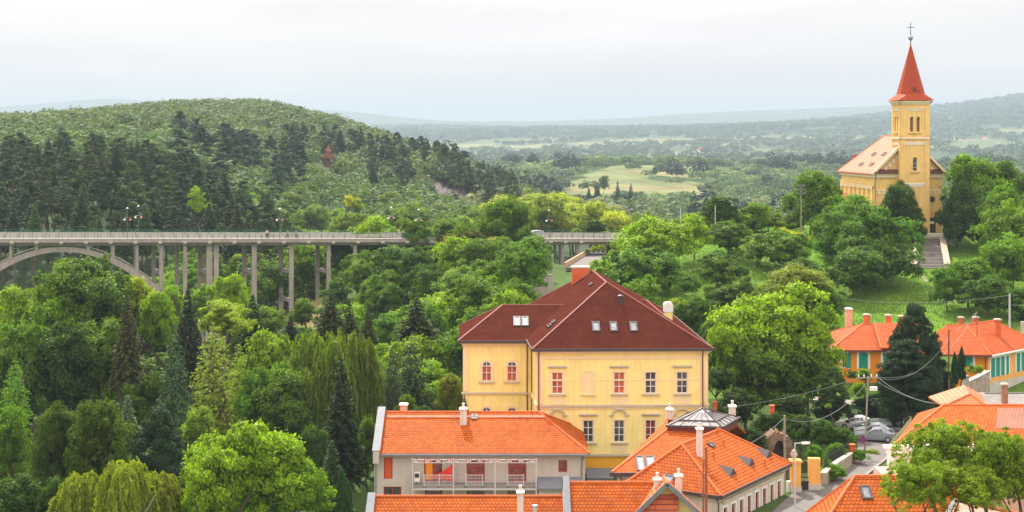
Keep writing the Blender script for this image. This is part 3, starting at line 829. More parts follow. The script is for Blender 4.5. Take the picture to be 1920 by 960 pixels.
# amber curtain in the first door
W_ = WG; m = MB(); a, b = WG.s_of(798), WG.s_of(811); m.slab([WG.pt(a, zh(900), -.155), WG.pt(b, zh(900), -.155), WG.pt(b, zh(861), -.155), WG.pt(a, zh(861), -.155)], (0, .01, 0)); m.build('amber_curtain', M_amber, H1)
e1 = Vector((gl.x + .5, Dg, zeG)); e2 = Vector((gr.x + .35, Dg, zeG)); e3 = Vector((gr.x + .35, 151.8, zeG)); e4 = Vector((gl.x + .5, 151.8, zeG))
ra = P(716, 771, 145.9); ra.x = e1.x; rb = P(1010, 772.5, 145.9); ra.z = rb.z
roof(H1, [[e1, e2, rb, ra], [e2, e3, rb], [e3, e4, ra, rb]], M_orange, ridge=[(ra, rb), (rb, e2), (rb, e3)], rr=.12)
plG = (e1, e2, rb)
m = MB(); y_ = e1 + (ra - e1) * .86; x_ = e2 + (rb - e2) * .86
m.beam(y_ + Vector((.3, 0, .12)), x_ + Vector((-.1, 0, .12)), .05, .12); m.build('snow_guard', M_chim, H1)
# firewall gable on the left with zinc cover
m = MB(); gp = [Vector((gl.x - .05, Dg - .35, zeG - .9)), Vector((gl.x - .05, Dg - .35, zeG + .25)), Vector((gl.x - .05, 145.9, ra.z + .45)), Vector((gl.x - .05, 152, zeG + .25)), Vector((gl.x - .05, 152, zeG - .9))]
m.slab(gp, (.56, 0, 0)); m.build('gable_wall', M_grey, H1)
m = MB()
for a, b in ((gp[1], gp[2]), (gp[2], gp[3])):
    m.slab([a + Vector((-.08, 0, .012)), a + Vector((.66, 0, .012)), b + Vector((.66, 0, .012)), b + Vector((-.08, 0, .012))], (0, 0, .07))
m.build('zinc_coping', M_zinc, H1)
gutter(H1, e1 + Vector((0, -.1, -.14)), e2 + Vector((0, -.1, -.14)), M_zinc, .18)
chimney(H1, 862.5, 875, 765, (797, plG), M_chim, M_white, pots=1)
chimney(H1, 750, 763, 757, -29, M_pink, M_white, D=147)
roof_window(H1, plG, 884, 778, 895, 787)
pipe(H1, [WG.pt(WG.s_of(1094), zeG - .2, .5), WG.pt(WG.s_of(1091), zh(862), .12), WG.pt(WG.s_of(1090), zh(898), .12)], .06, M_zinc)
pipe(H1, [WG.pt(.15, zeG - .6, .1), WG.pt(.15, -39, .1)], .05, M_zinc)
# balcony
sb0, sb1 = WG.s_of(775), WG.s_of(1006); bd = 1.5
m = MB(); WG.block(m, sb0, sb1, zh(908), zh(904.5), 0, bd); m.build('balcony_slab', M_concd, H1)
m = MB(); WG.block(m, sb0 - .02, sb1 + .02, zh(912), zh(908.5), bd - .08, bd + .02); m.build('balcony_edge_beam', M_steel, H1)
for px in (775.5, 851.5, 928.5, 1005):
    m = MB(); s_ = WG.s_of(px); WG.block(m, s_ - .06, s_ + .06, -39, zh(854), bd - .1, bd + .04); m.build('balcony_post', M_steel, H1)
m = MB(); WG.block(m, sb0, sb1, zh(856.5), zh(855), bd - .07, bd + .0); WG.block(m, sb0, sb1, zh(862), zh(860.8), bd - .05, bd - .01)
m.build('pergola_beam', M_steel, H1)
for k_, px in enumerate((782, 803, 823.5, 845, 858, 880, 901, 922, 935, 956, 977, 998)):
    m = MB()
    for q in range(4):
        s_ = WG.s_of(px - 4.5 + 3 * q); WG.block(m, s_ - .06, s_ + .02, zh(858.8 if q % 2 else 857.5), zh(855.6 if q % 2 else 854.3), bd - .02, bd + .06)
    m.build('pergola_bracket', M_winred if k_ % 1 == 0 else M_white, H1)
    m = MB()
    for q in range(3):
        s_ = WG.s_of(px - 3 + 3 * q); WG.block(m, s_ - .06, s_ + .03, zh(859.5), zh(856.8), bd - .0, bd + .075)
    m.build('pergola_clip', M_white, H1)
for a, b in ((797, 851), (874.5, 905.5), (952, 981)):
    m = MB(); s0, s1 = WG.s_of(a), WG.s_of(b)
    WG.block(m, s0, s1, zh(884.7), zh(883.5), bd - .05, bd - .01); WG.block(m, s0, s1, zh(903), zh(902.2), bd - .05, bd - .01)
    ends = [s0, s1] if b < 1000 and a > 860 else [s0, WG.s_of(825), s1]
    for s_ in ends: WG.block(m, s_ - .045, s_ + .045, zh(911), zh(882.5), bd - .08, bd)
    t = s0 + .12
    while t < s1 - .05:
        WG.block(m, t - .012, t + .012, zh(902), zh(885), bd - .04, bd - .016); t += .13
    m.build('balcony_railing', M_steel, H1)
m = MB()
for zz in (890, 897): WG.block(m, sb0, sb1, zh(zz), zh(zz - .45), bd - .04, bd - .02)
m.build('railing_cable', M_steel, H1)
m = MB(); pA, pB, pC = WG.pt(WG.s_of(850.5), zh(864), bd - .15), WG.pt(WG.s_of(850.5), zh(898.5), bd - .15), WG.pt(WG.s_of(805.5), zh(895), .4)
ctr = (pA + pB + pC) / 3 + Vector((.25, 0, .12))
def bow(a, b, k=7):
    return [a.lerp(b, t / k) + (ctr - (a + b) / 2).normalized() * .10 * math.sin(math.pi * t / k) for t in range(k)]
rim = bow(pA, pB) + bow(pB, pC) + bow(pC, pA)
m.slab(rim, (0, .02, 0)); sl = m.build('sun_sail', M_sail)
tag(sl, 'triangular red cloth sun sail hung at the balcony of the grey house', 'sun sail')
ac = thing('air_conditioner', 'white outdoor air conditioner unit on the balcony of the grey house', 'air conditioner', WG.pt(WG.s_of(782), zh(904.3), .6))
m = MB(); a, b = WG.s_of(777.5), WG.s_of(787.5); WG.block(m, a, b, zh(900), zh(882.5), .3, .75); m.build('casing', M_white, ac)
m = MB(); WG.block(m, a + .06, b - .06, zh(892), zh(884.5), .752, .78); m.build('fan_grille', M_iron, ac)
m = MB(); WG.block(m, a + .02, a + .08, zh(904.3), zh(900), .4, .7); WG.block(m, b - .08, b - .02, zh(904.3), zh(900), .4, .7); m.build('bracket', M_steel, ac)
m = MB(); s0, s1 = WG.s_of(1008), WG.s_of(1090)
m.slab([WG.pt(s0, zh(907), 1.8), WG.pt(s1, zh(907), 1.8), WG.pt(s1, zh(894), .05), WG.pt(s0, zh(894), .05)], (0, 0, -.1)); WG.block(m, s0, s1, zh(911), zh(907.5), 1.6, 1.82)
m.build('zinc_canopy', M_zinc, H1)
m = MB(); WG.block(m, s0 + .1, s1 - .1, -39, zh(911.5), .003, 1.5); m.build('porch_wall', M_grey, H1)
# zinc lean-to between villa and house
m = MB(); m.slab([P(1100, 896, 147), P(1150, 897, 147), P(1153, 878, 149.6), P(1099, 877, 149.6)], (0, 0, -.12)); ob = m.build('seamed_zinc_roof', M_zinc); 
Lz = thing('lean_to', 'low zinc roofed lean-to between the villa and the grey house', 'lean-to', (7, 147, -36)); ob.parent = Lz; ob.matrix_parent_inverse = chain(Lz).inverted()
m = MB(); m.prism([tuple(XY(1101, 147.1)), tuple(XY(1149, 147.1)), tuple(XY(1152, 149.4)), tuple(XY(1101, 149.4))], -36, ZP(898, 147)); m.build('wall', M_grey, Lz)

# ------------------------------------------------------------------ low front houses
H2 = thing('row_house', 'low house with bright orange roof in front of the grey apartment house', 'house', (-3, 120, -39))
Dr = 122.0; zr = ZP(930.5, Dr)
l, r = XY(703, Dr)[0], XY(1056, Dr)[0]
def ridge_house(T, l, r, Dr, zr, half, drop, mt, wm, rr=.12):
    a, b = Vector((l, Dr, zr)), Vector((r, Dr, zr)); c, d = Vector((r, Dr - half, zr - drop)), Vector((l, Dr - half, zr - drop))
    e, f = Vector((r, Dr + half, zr - drop)), Vector((l, Dr + half, zr - drop))
    roof(T, [[d, c, b, a], [e, f, a, b]], mt, ridge=[(a, b)], rr=rr)
    m = MB(); m.prism([(l + .1, Dr - half + .5), (r - .1, Dr - half + .5), (r - .1, Dr + half - .5), (l + .1, Dr + half - .5)], -40, zr - drop + .1); m.build('wall', wm, T)
    m = MB()
    for x in (l + .1, r - .3):
        m.slab([Vector((x, Dr - half + .5, zr - drop)), Vector((x, Dr, zr - .2)), Vector((x, Dr + half - .5, zr - drop))], (.2, 0, 0))
    m.build('gable', wm, T)
    return (d, c, b)
plR = ridge_house(H2, l, r, Dr, zr, 5.2, 3.3, M_orange, M_grey)
chimney(H2, 970, 981.5, 921, (975, plR), M_chim, M_white, pots=1)
m = MB(); q = on_plane(1003, 962, plR); m.lathe((q.x, q.y, q.z - .2), [(.2, 0), (.2, .75), (.24, .76), (.24, .85)], 12); m.build('flue', M_steel, H2)
def coping(T, x0, x1, Dr, zr, half, drop, up, z0=-40):
    m = MB(); pts = [Vector((x0, Dr - half - .3, z0)), Vector((x0, Dr - half - .3, zr - drop + up)), Vector((x0, Dr, zr + up)), Vector((x0, Dr + half + .3, zr - drop + up)), Vector((x0, Dr + half + .3, z0))]
    m.slab(pts, (x1 - x0, 0, 0)); m.build('party_wall', M_grey, T)
    m = MB()
    for a, b in ((pts[1], pts[2]), (pts[2], pts[3])):
        m.slab([a + Vector((-.06, 0, .01)), a + Vector((x1 - x0 + .06, 0, .01)), b + Vector((x1 - x0 + .06, 0, .01)), b + Vector((-.06, 0, .01))], (0, 0, .06))
    m.build('zinc_coping', M_zinc, T)
coping(H2, XY(691, Dr)[0], l, Dr, zr, 5.2, 3.3, .25)
H3 = thing('corner_house', 'taller orange roofed house with grey parapet beside the low row house', 'house', (8, 118, -38))
D3 = 120.0; zr3 = ZP(904.5, D3)
l3, r3 = XY(1066, D3)[0], XY(1262, D3)[0]
plR3 = ridge_house(H3, l3, r3, D3, zr3, 5.5, 3.8, M_orange, M_grey)
coping(H3, XY(1056.5, D3)[0], l3, D3, zr3, 5.5, 3.8, .45)
chimney(H3, 1227, 1239, 897, (932, plR3), M_chim, M_white, pots=1)
chimney(H3, 1267, 1279, 890, -31, M_chim, M_white, pots=1, D=119)
# cross gable facing the viewer
H4 = thing('gabled_house', 'small yellow gabled front with orange roof and grey verges', 'house', (11.8, 112, -38))
Dx = 117.0; ap = P(1251, 907, Dx); hw = 3.6; dr = 3.5
bl_, br_ = ap + Vector((-hw, 0, -dr)), ap + Vector((hw + .8, 0, -dr - .6)); back = Vector((0, 2.6, 0))
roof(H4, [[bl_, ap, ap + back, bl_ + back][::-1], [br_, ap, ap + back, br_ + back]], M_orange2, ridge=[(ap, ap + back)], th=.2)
m = MB(); m.prism([(bl_.x + .5, Dx + 1.0), (br_.x - .5, Dx + 1.0), (br_.x - .5, Dx + 2.6), (bl_.x + .5, Dx + 2.6)], -38, bl_.z - .2); m.slab([Vector((bl_.x + .5, Dx + 1.0, bl_.z)), Vector((br_.x - .7, Dx + 1.0, br_.z + .1)), Vector((ap.x, Dx + 1.0, ap.z - .35))], (0, .2, 0))
m.build('gable_wall', M_yel, H4)
m = MB()
for q in (bl_, br_): m.beam(ap + Vector((0, -.05, 0)), q + Vector((0, -.05, 0)), .1, .34)
m.build('verge_board', M_zinc, H4)
# low pent roof tucked under the gable's left half, as the photograph shows
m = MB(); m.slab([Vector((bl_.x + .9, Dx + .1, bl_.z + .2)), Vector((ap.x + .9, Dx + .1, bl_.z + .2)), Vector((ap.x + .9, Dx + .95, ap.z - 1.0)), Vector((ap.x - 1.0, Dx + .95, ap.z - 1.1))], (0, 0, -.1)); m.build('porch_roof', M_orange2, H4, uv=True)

# ------------------------------------------------------------------ large hipped house on the street corner with glass lantern
H5 = thing('street_house', 'long grey house along the street with hipped orange roof, dormers and glass lantern', 'house', (18, 132, -33))
zE = ZP(930, 122.0)
Fc = Vector(XY(1352, 122.0)); Rc = Vector(XY(1483, 134.3)); dd = (Rc - Fc).normalized(); pp = Vector((-dd.y, dd.x))
Lc = Fc + pp * 8.8; Bc = Rc + pp * 10.0
v3 = lambda p, z: Vector((p.x, p.y, z))
apx = on_plane(1278, 833, (v3(Fc + pp * 5.5, 0), v3(Fc + pp * 5.5 + dd, 0), v3(Fc + pp * 5.5, 1)))
rdg2 = v3(Fc + pp * 5.5 + dd * ((Rc - Fc).length - 3.2), apx.z)
cF, cR, cL, cB = v3(Fc, zE), v3(Rc, zE), v3(Lc, zE), v3(Bc, zE)
roof(H5, [[cL, cF, apx], [cF, cR, rdg2, apx], [cR, cB, rdg2], [cB, cL, apx, rdg2]], M_orange, ridge=[(cL, apx), (cF, apx), (apx, rdg2), (rdg2, cR), (rdg2, cB)], rr=.13, th=.2)
plA, plB = (cL, cF, apx), (cF, cR, rdg2)
for a, b in ((cL, cF), (cF, cR)): gutter(H5, a + Vector((0, 0, -.15)), b + Vector((0, 0, -.15)), M_dark, .3)
inn = -.45
Fw = Fc + pp * .45 + dd * .45; Rw = Rc + pp * .45 - dd * .45; Lw = Lc - pp * .45 + dd * .45; Bw = Bc - pp * .45 - dd * .45
WS = Wall(Fw, Rw)
sw = []
for px in (1378, 1399, 1411, 1436, 1444, 1461, 1471): pass
ss_ = np.linspace(.9, WS.L - 1.6, 8)
hs = [(s_, s_ + .75, zE - 3.1, zE - 1.35) for s_ in ss_]
m = MB(); facade(m, Fw, Rw, -34, zE, hs); facade(m, Lw, Fw, -34, zE); facade(m, Rw, Bw, -34, zE); facade(m, Bw, Lw, -34, zE); m.build('wall', M_grey2, H5)
for h in hs: window(H5, WS, *h, 1, 2, M_winred, G_redd, M_white, 'flat' if 1 else None, M_white, w=.08, sw=.14)
m = MB(); WS.block(m, -.1, WS.L + .1, zE - .5, zE - .15, 0, .3); m.build('cornice', M_grey2, H5)
for px, py in ((1375, 891), (1410, 873), (1443, 857)):
    q = on_plane(px, py, plB); n = (plB[1] - plB[0]).cross(plB[2] - plB[0]).normalized()
    up = (n.cross(v3(dd, 0))).normalized(); up = up if up.z > 0 else -up
    a, b = q + v3(dd, 0) * .7, q - v3(dd, 0) * .7
    o_ = thing  # wedge dormer: vertical triangle face, two cheeks running into the slope
    outd = -v3(pp, 0)
    top = q + Vector((0, 0, .62)); bck = q + up * 1.6
    m = MB(); m.poly([a, b, top][::-1]); m.poly([a, top, bck]); m.poly([top, b, bck]); m.poly([a, bck, b]); m.build('dormer', M_dark, H5)
roof_window(H5, plA, 1241, 891, 1264, 906)
chimney(H5, 1307, 1317.5, 802, (857, plB), M_chim, M_white, pots=1)
roof_window(H5, plB, 1328, 829, 1338, 841)
for px, py in ((1357, 836), (1338, 858), (1334, 899), (1346, 813), (1434, 872)):
    q = on_plane(px, py, plB); m = MB(); m.tube([q - Vector((0, 0, .2)), q + Vector((0, 0, .45))], .07, 8); m.tube([q + Vector((0, 0, .42)), q + Vector((0, 0, .52))], .12, 8); m.build('roof_vent', M_ridge, H5)
pipe(H5, [v3(Fw, zE - .2) + Vector((-.3, -.4, 0)), v3(Fw, zE - .7) + Vector((0, -.12, 0)), v3(Fw, -34) + Vector((0, -.12, 0))], .06, M_dark)
# rear wing slope with flat top carrying the lantern
k0 = P(1147, 886, 130.6); k1 = P(1290, 886, 130.6); k1.z = k0.z
t0 = P(1253, 804, 138.0); t1 = P(1354, 804, 138.0)
kb = Vector((t0.x + .9, 146.5, k0.z)); tb = Vector((t0.x + .4, 142.5, t0.z)); tb1 = Vector((t1.x + 1.6, 142.5, t0.z))
roof(H5, [[k0, k1, t1, t0], [kb, k0, t0, tb], [kb + Vector((8, 0, 0)), kb, tb, tb1]], M_orange, ridge=[(k0, t0), (kb, tb)], rr=.13, th=.2, name='rear_roof')
gutter(H5, k0 + Vector((-.2, -.05, -.15)), k1 + Vector((-1, -.05, -.15)), M_dark, .32)
m = MB(); m.prism([(k0.x + .5, 131.2), (k1.x + .3, 131.2), (k1.x + 1.5, 144), (k0.x + 5, 144)], -36, k0.z - .1); m.build('rear_wall', M_grey2, H5)
plC = (k0, k1, t0)
roof_window(H5, plC, 1193, 856.5, 1209, 884); roof_window(H5, plC, 1211, 856.5, 1229, 884)
pipe(H5, [k0 + Vector((.6, -.1, -.2)), k0 + Vector((.9, .5, -.7)), k0 + Vector((.9, .5, -5))], .06, M_dark)
# lantern
b0, b1, b2, b3 = P(1250, 799, 137.6), P(1355, 800, 136.9), P(1387, 783, 141.8), P(1285, 779, 143.4)
zl = b0.z
for q in (b0, b1, b2, b3): q.z = zl
m = MB(); sh = lambda q, c, k: c + (q - c) * k
cc = (b0 + b1 + b2 + b3) / 4
m.prism([tuple(sh(q, cc, .96)[:2]) for q in (b0, b1, b2, b3)], zl - .75, zl - .06); m.build('lantern_base', mat("rust_red_sheet", (0.16, 0.035, 0.025), .5, .15, 2), H5)
lan = cc + Vector((-.1, 0, 1.25)); lr0 = lan + Vector((-1.2, .6, 0)); 
m = MB(); m.slab([b1, b0, lan], (0, 0, -.06)); m.slab([b2, b1, lan], (0, 0, -.06)); m.slab([b3, b2, lan], (0, 0, -.06)); m.slab([b0, b3, lan], (0, 0, -.06)); lg_ = m.build('lantern_glazing', G_mir, H5)
m = MB()
for q in (b0, b1, b2, b3): m.beam(q, lan, .16, .14)
for a, b in ((b0, b1), (b1, b2), (b2, b3), (b3, b0)): m.beam(a, b, .22, .2)
m.build('lantern_rim', M_dark, lg_)
m = MB()
for a, b in ((b0, b1), (b1, b2)):
    for k_ in (1, 2, 3, 4):
        t = k_ / 5; p_ = a.lerp(b, t); q_ = lan.lerp(p_, .25 + .0); m.beam(p_ + Vector((0, 0, .03)), q_ + Vector((0, 0, .03)), .07, .05)
    m.beam(a.lerp(lan, .33) + Vector((0, 0, .03)), b.lerp(lan, .33) + Vector((0, 0, .03)), .3, .05)
m.build('glazing_bar', M_dark, lg_)
chimney(H5, 1250.5, 1261.5, 766, zl - .6, M_chim, M_white, pots=1, D=143.5)
chimney(H5, 1368, 1379.5, 760, zl - .6, M_chim, M_white, pots=1, D=143)

# ------------------------------------------------------------------ gate, lamp, walls
G = thing('gateway', 'yellow plastered gateway with stone urn and black iron gate', 'gateway', (26, 133, -32))
Dq = 134.5; zgr = -32.2
xg = lambda px: (px - 960) / F * Dq
m = MB(); m.box(xg(1484), xg(1502), Dq, Dq + .9, zgr, ZP(868, Dq)); m.box(xg(1482), xg(1504), Dq - .1, Dq + 1, ZP(868, Dq), ZP(864, Dq)); m.build('pier', M_orw2, G)
m = MB(); m.lathe((xg(1490.5), Dq + .45, ZP(864, Dq)), [(.18, 0), (.1, .1), (.1, .16), (.3, .35), (.33, .55), (.2, .68), (.26, .74), (.05, .95)], 14); m.build('urn', M_ltstone, G, smooth=True)
m = MB(); m.box(xg(1519.5), xg(1541), Dq + .6, Dq + 1.3, zgr, ZP(863, Dq)); m.build('pier', M_orw2, G)
m = MB(); m.box(xg(1484) - .05, xg(1502) + .05, Dq - .05, Dq + .95, zgr - .1, zgr + .6); m.box(xg(1519.5) - .05, xg(1541) + .05, Dq + .55, Dq + 1.35, zgr - .1, zgr + .7); m.build('pier_base', M_grey, G)
m = MB(); x = xg(1503.5)
while x < xg(1519): m.box(x, x + .035, Dq + .8, Dq + .835, zgr + .9, ZP(870, Dq) - .2 * abs(x - xg(1511))); x += .13
m.box(xg(1503), xg(1519.4), Dq + .79, Dq + .85, ZP(900, Dq), ZP(898, Dq)); m.box(xg(1503), xg(1519.4), Dq + .78, Dq + .84, zgr + .1, zgr + .95)
m.build('iron_gate', M_iron, G)
m = MB(); m.box(xg(1477.5), xg(1483.8), Dq + .4, Dq + .8, zgr, ZP(905, Dq)); m.build('white_door_panel', M_white, G)
def street_lamp(name, label, base, h, arm, group=None):
    T = thing(name, label, 'street lamp', base, group)
    m = MB(); b = Vector(base); m.tube([b, b + Vector((0, 0, h))], .075, 8, .05); m.build('pole', M_steel, T)
    m = MB(); m.tube([b + Vector((0, 0, h - .02)), b + Vector((arm * .8, 0, h + .03))], .04, 8); m.build('arm', M_steel, T)
    m = MB(); c = b + Vector((arm, 0, h)); m.slab([c + Vector((-.35, -.14, -.08)), c + Vector((.35, -.1, -.06)), c + Vector((.35, .1, -.06)), c + Vector((-.35, .14, -.08))], (0, 0, .16)); m.build('lamp_head', M_white, T)
    return T
x_, y_ = XY(1490.5, 129.5)
street_lamp('street_lamp', 'grey street lamp with short arm before the yellow gateway', (x_, y_, gz(x_, y_)), ZP(831, 129.5) - gz(x_, y_), .95)
def wall_line(name, label, cat, pts, th, h, material, sink=.8, top=None):
    """free-standing wall that follows the ground; pts = (px, D)"""
    T = thing(name, label, cat, (*XY(*pts[0]), gz(*XY(*pts[0]))))
    m = MB(); c = MB(); P2 = [Vector(XY(*p)) for p in pts]
    for a, b in zip(P2, P2[1:]):
        n = max(1, int((b - a).length / 1.5)); d = (b - a).normalized(); nn_ = Vector((-d.y, d.x)) * th / 2
        for q in range(n):
            p, r = a.lerp(b, q / n), a.lerp(b, (q + 1) / n); z0, z1 = gz(*p), gz(*r)
            i = len(m.v)
            ring = [v3(p - nn_, z0 - sink), v3(p + nn_, z0 - sink), v3(p + nn_, z0 + h), v3(p - nn_, z0 + h)]
            m.slab(ring, v3(r - p, z1 - z0))
            e = 1.25
            c.slab([v3(p - nn_ * e, z0 + h + .005), v3(p + nn_ * e, z0 + h + .005), v3(p + nn_ * e, z0 + h + .1), v3(p - nn_ * e, z0 + h + .1)], v3(r - p, z1 - z0))
    m.build('wall', material, T)
    if top: c.build('coping', top, T)
    return T
wall_line('garden_wall', 'low rubble stone wall curving along the street past the gateway', 'garden wall', [(1543, 136.5), (1560, 139.8), (1580, 143.5), (1594, 146.5)], .45, 1.25, M_stone, top=M_ltstone)
T = thing('brick_pillar', 'square red brick pillar at the end of the stone garden wall', 'pillar', (*XY(1597, 147.5), -32.3))
xb, yb = XY(1597, 147.5); zb = gz(xb, yb)
m = MB(); m.box(xb - .26, xb + .26, yb - .26, yb + .26, zb - .3, ZP(835, 147.5)); m.build('shaft', M_brick, T, uv=True)
m = MB(); m.box(xb - .32, xb + .32, yb - .32, yb + .32, ZP(835, 147.5), ZP(832.5, 147.5)); m.build('cap', M_ridge, T)
T = thing('iron_fence', 'black iron bar fence above the stone garden wall', 'fence', (*XY(1560, 141), -31))
m = MB()
for k_ in range(44):
    t = k_ / 43; p = Vector(XY(1545, 138)).lerp(Vector(XY(1593, 147.2)), t); z = gz(*p); m.tube([v3(p, z), v3(p, z + 2.45)], .02, 4)
for hgt in (1.4, 2.3):
    a, b = XY(1545, 138), XY(1593, 147.2); m.tube([Vector((*a, gz(*a) + hgt)), Vector((*b, gz(*b) + hgt))], .025, 4)
m.build('railing_bars', M_iron, T)
# two red brick chimney stacks and a rocky grotto among the trees behind the street house
for px, py0, py1 in ((1341, 755, 775), (1448, 762, 776)):
    D_ = 153; T = thing('brick_stack', ('taller' if px < 1400 else 'shorter') + ' red brick stack among dark shrubs ' + ('beside the villa corner' if px < 1400 else 'under the big bright tree'), 'brick stack', (*XY(px, D_), gz(*XY(px, D_))))
    w_ = 6.5 if px < 1400 else 8.5
    x0, x1 = XY(px - w_ / 2, D_)[0], XY(px + w_ / 2, D_)[0]
    m = MB(); m.box(x0, x1, D_, D_ + x1 - x0, gz(*XY(px, D_)) - .2, ZP(py0, D_)); m.build('shaft', M_brick, T, uv=True)
    m = MB(); m.box(x0 - .05, x1 + .05, D_ - .05, D_ + x1 - x0 + .05, ZP(py0, D_), ZP(py0, D_) + .08); m.build('cap', M_ridge, T)
D_ = 146.0
T = thing('stone_grotto', 'rough stone grotto with dark arched opening behind the street house', 'grotto', (*XY(1462, D_), gz(*XY(1462, D_))))
m = MB(); random.seed(5)
ring = []
for k_ in range(26):
    a = math.pi * k_ / 25; px = 1461 + 27 * math.cos(a) * (1 + .1 * random.uniform(-1, 1)); py = 862 - (52 + 4 * random.uniform(-1, 1)) * math.sin(a) ** .7
    ring.append(P(px, py, D_))
zbase = gz(*XY(1462, D_)) - .5
hole = [P(1461 + 13 * math.cos(math.pi * k_ / 12), 868 - 42 * math.sin(math.pi * k_ / 12), D_) for k_ in range(13)]
# arch ring as quads between hole and outline
for k_ in range(25):
    t0_, t1_ = k_ / 25, (k_ + 1) / 25
    h0 = hole[min(int(t0_ * 12), 12)]; h1 = hole[min(int(t1_ * 12), 12)]
    ra_, rb_ = ring[k_], ring[k_ + 1]
    m.slab([ra_, rb_, h1, h0], (0, 2.5, 0))
m.prism([(ring[0].x, D_), (hole[0].x, D_), (hole[0].x, D_ + 2.5), (ring[0].x, D_ + 2.5)][::-1], zbase, ring[0].z)
m.prism([(hole[-1].x, D_), (ring[-1].x, D_), (ring[-1].x, D_ + 2.5), (hole[-1].x, D_ + 2.5)][::-1], zbase, ring[-1].z)
m.build('rock_arch', mat("grotto_rock", (0.20, 0.125, 0.08), .95, .5, 1.3, bump=.8), T)
m = MB(); m.box(ring[-1].x, ring[0].x, D_ + 2.2, D_ + 2.6, zbase, P(0, 830, D_).z); m.build('back_wall', M_concd, T)

# ------------------------------------------------------------------ bottom right houses
H6 = thing('skylight_house', 'orange hipped roof with a single skylight beside the street', 'house', (28, 104, -32))
D6 = 106.0; ra = P(1602, 893, D6); rb = Vector((ra.x + 9, D6, ra.z)); dp = 3.4; hf = 5.4
a = Vector((ra.x - 4.2, D6 - hf, ra.z - dp)); b = Vector((rb.x, D6 - hf, ra.z - dp)); c = Vector((rb.x, D6 + hf, ra.z - dp)); d = Vector((ra.x - 3.2, D6 + 2.4, ra.z - dp))
roof(H6, [[a, b, rb, ra], [d, a, ra], [c, d, ra, rb]], M_orange, ridge=[(ra, rb), (a, ra), (d, ra)], rr=.13)
roof_window(H6, (a, b, rb), 1614, 912, 1634, 937)
m = MB(); m.prism([(a.x + .6, a.y + .5), (b.x, a.y + .5), (b.x, c.y - .5), (d.x + .7, d.y)], -33, a.z - .05); m.build('wall', M_grey2, H6)
H7 = thing('green_house', 'pale green house with white cornice and long orange tiled roof behind the leafy tree', 'house', (36, 130, -33))
D7 = 128.0
pa, pb = P(1676, 833, 124), P(1990, 845, 124); pb.z = pa.z
qa, qb = P(1769, 760, 131.5), P(2010, 770, 131.5); qb.z = qa.z
roof(H7, [[pa, pb, qb, qa], [pa + Vector((5.8, 14, 0)), pa, qa]], M_orange, ridge=[(pa, qa), (qa, qb)], rr=.13)
m = MB(); sq = lambda px, t: on_plane(px, t, (pa, pb, qb)) + Vector((0, 0, .012))
m.slab([sq(1866, 803), sq(1960, 806), sq(1956, 766.5), sq(1871, 765.5)], (0, 0, .015)); m.build('old_tile_patch', M_oldtile, H7, uv=True)
c0, c1, c2 = P(1770, 762, 133), P(1819, 739, 135), P(1850, 762, 133)
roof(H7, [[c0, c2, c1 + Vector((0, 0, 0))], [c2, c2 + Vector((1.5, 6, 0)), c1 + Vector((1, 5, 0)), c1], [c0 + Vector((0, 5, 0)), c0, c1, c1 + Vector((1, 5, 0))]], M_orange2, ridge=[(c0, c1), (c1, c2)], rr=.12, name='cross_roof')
ga, gb = Vector(XY(1663, 123.6)), Vector(XY(1990, 124.6))
WW7 = Wall(ga, gb); zt7 = P(0, 835, 124).z
hs = [(s_, s_ + 1.0, zt7 - 2.9, zt7 - 1.2) for s_ in (3.2, 6.4, 9.6)]
m = MB(); facade(m, ga, gb, -34, zt7, hs); facade(m, ga + Vector((5.5, 13)), ga, -34, zt7); m.build('wall', M_green, H7)
for h in hs: window(H7, WW7, *h, 2, 2, M_white, G_dark, M_white, None, M_white)
m = MB(); WW7.block(m, -.3, WW7.L, zt7 - .12, zt7 + .1, -.2, .35); WW7.block(m, -.1, WW7.L, zt7 - .55, zt7 - .12, 0, .15); WW7.block(m, 0, .55, -34, zt7 - .55, 0, .1)
m.build('cornice', M_white, H7)
m = MB(); m.box(ga.x - 1.2, gb.x, 119.0, 123.2, -34, ZP(886, 121)); m.build('annex', M_pink, H7)
H8 = thing('gable_roof_house', 'orange roof ridge with grey edge at the foot of the leafy tree', 'house', (30, 95, -32))
a = P(1791, 938, 96); b = P(1965, 975, 90); 
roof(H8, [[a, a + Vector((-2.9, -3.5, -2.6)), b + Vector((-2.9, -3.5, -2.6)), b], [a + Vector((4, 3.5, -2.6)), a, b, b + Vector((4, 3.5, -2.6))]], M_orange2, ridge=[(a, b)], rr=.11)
m = MB(); m.beam(a + Vector((0, 0, .05)), a + Vector((-2.9, -3.5, -2.55)), .3, .12); m.build('verge_flashing', M_zinc, H8)
m = MB(); m.prism([(a.x - 2.5, a.y - 3), (a.x + 3, a.y + 2.6), (b.x + 3, b.y + 2.6), (b.x - 2.5, b.y - 3)][::-1], -33, a.z - 2.7); m.build('wall', M_grey2, H8)
H9 = thing('slate_house', 'low house with weathered grey slate roof and brick chimney behind the green house', 'house', (52, 150, -31))
a, b = P(1846, 738, 153), P(1990, 738, 153); c, d = P(1830, 775, 147), P(2000, 775, 147)
roof(H9, [[c, d, b, a], [Vector((a.x, 159, c.z)), c, a], [Vector((b.x, 159, c.z)), Vector((a.x, 159, c.z)), a, b]], M_slate, ridge=[(a, b)], rm=M_slate)
m = MB(); m.prism([(c.x + .4, c.y + .5), (d.x, c.y + .5), (d.x, 158), (c.x + 1, 158)], -33, c.z); m.build('wall', M_grey2, H9)
chimney(H9, 1880, 1890, 719, (758, (c, d, b)), mat("old_brick", (0.36, 0.16, 0.09), .9, .25, 3), M_ltstone)

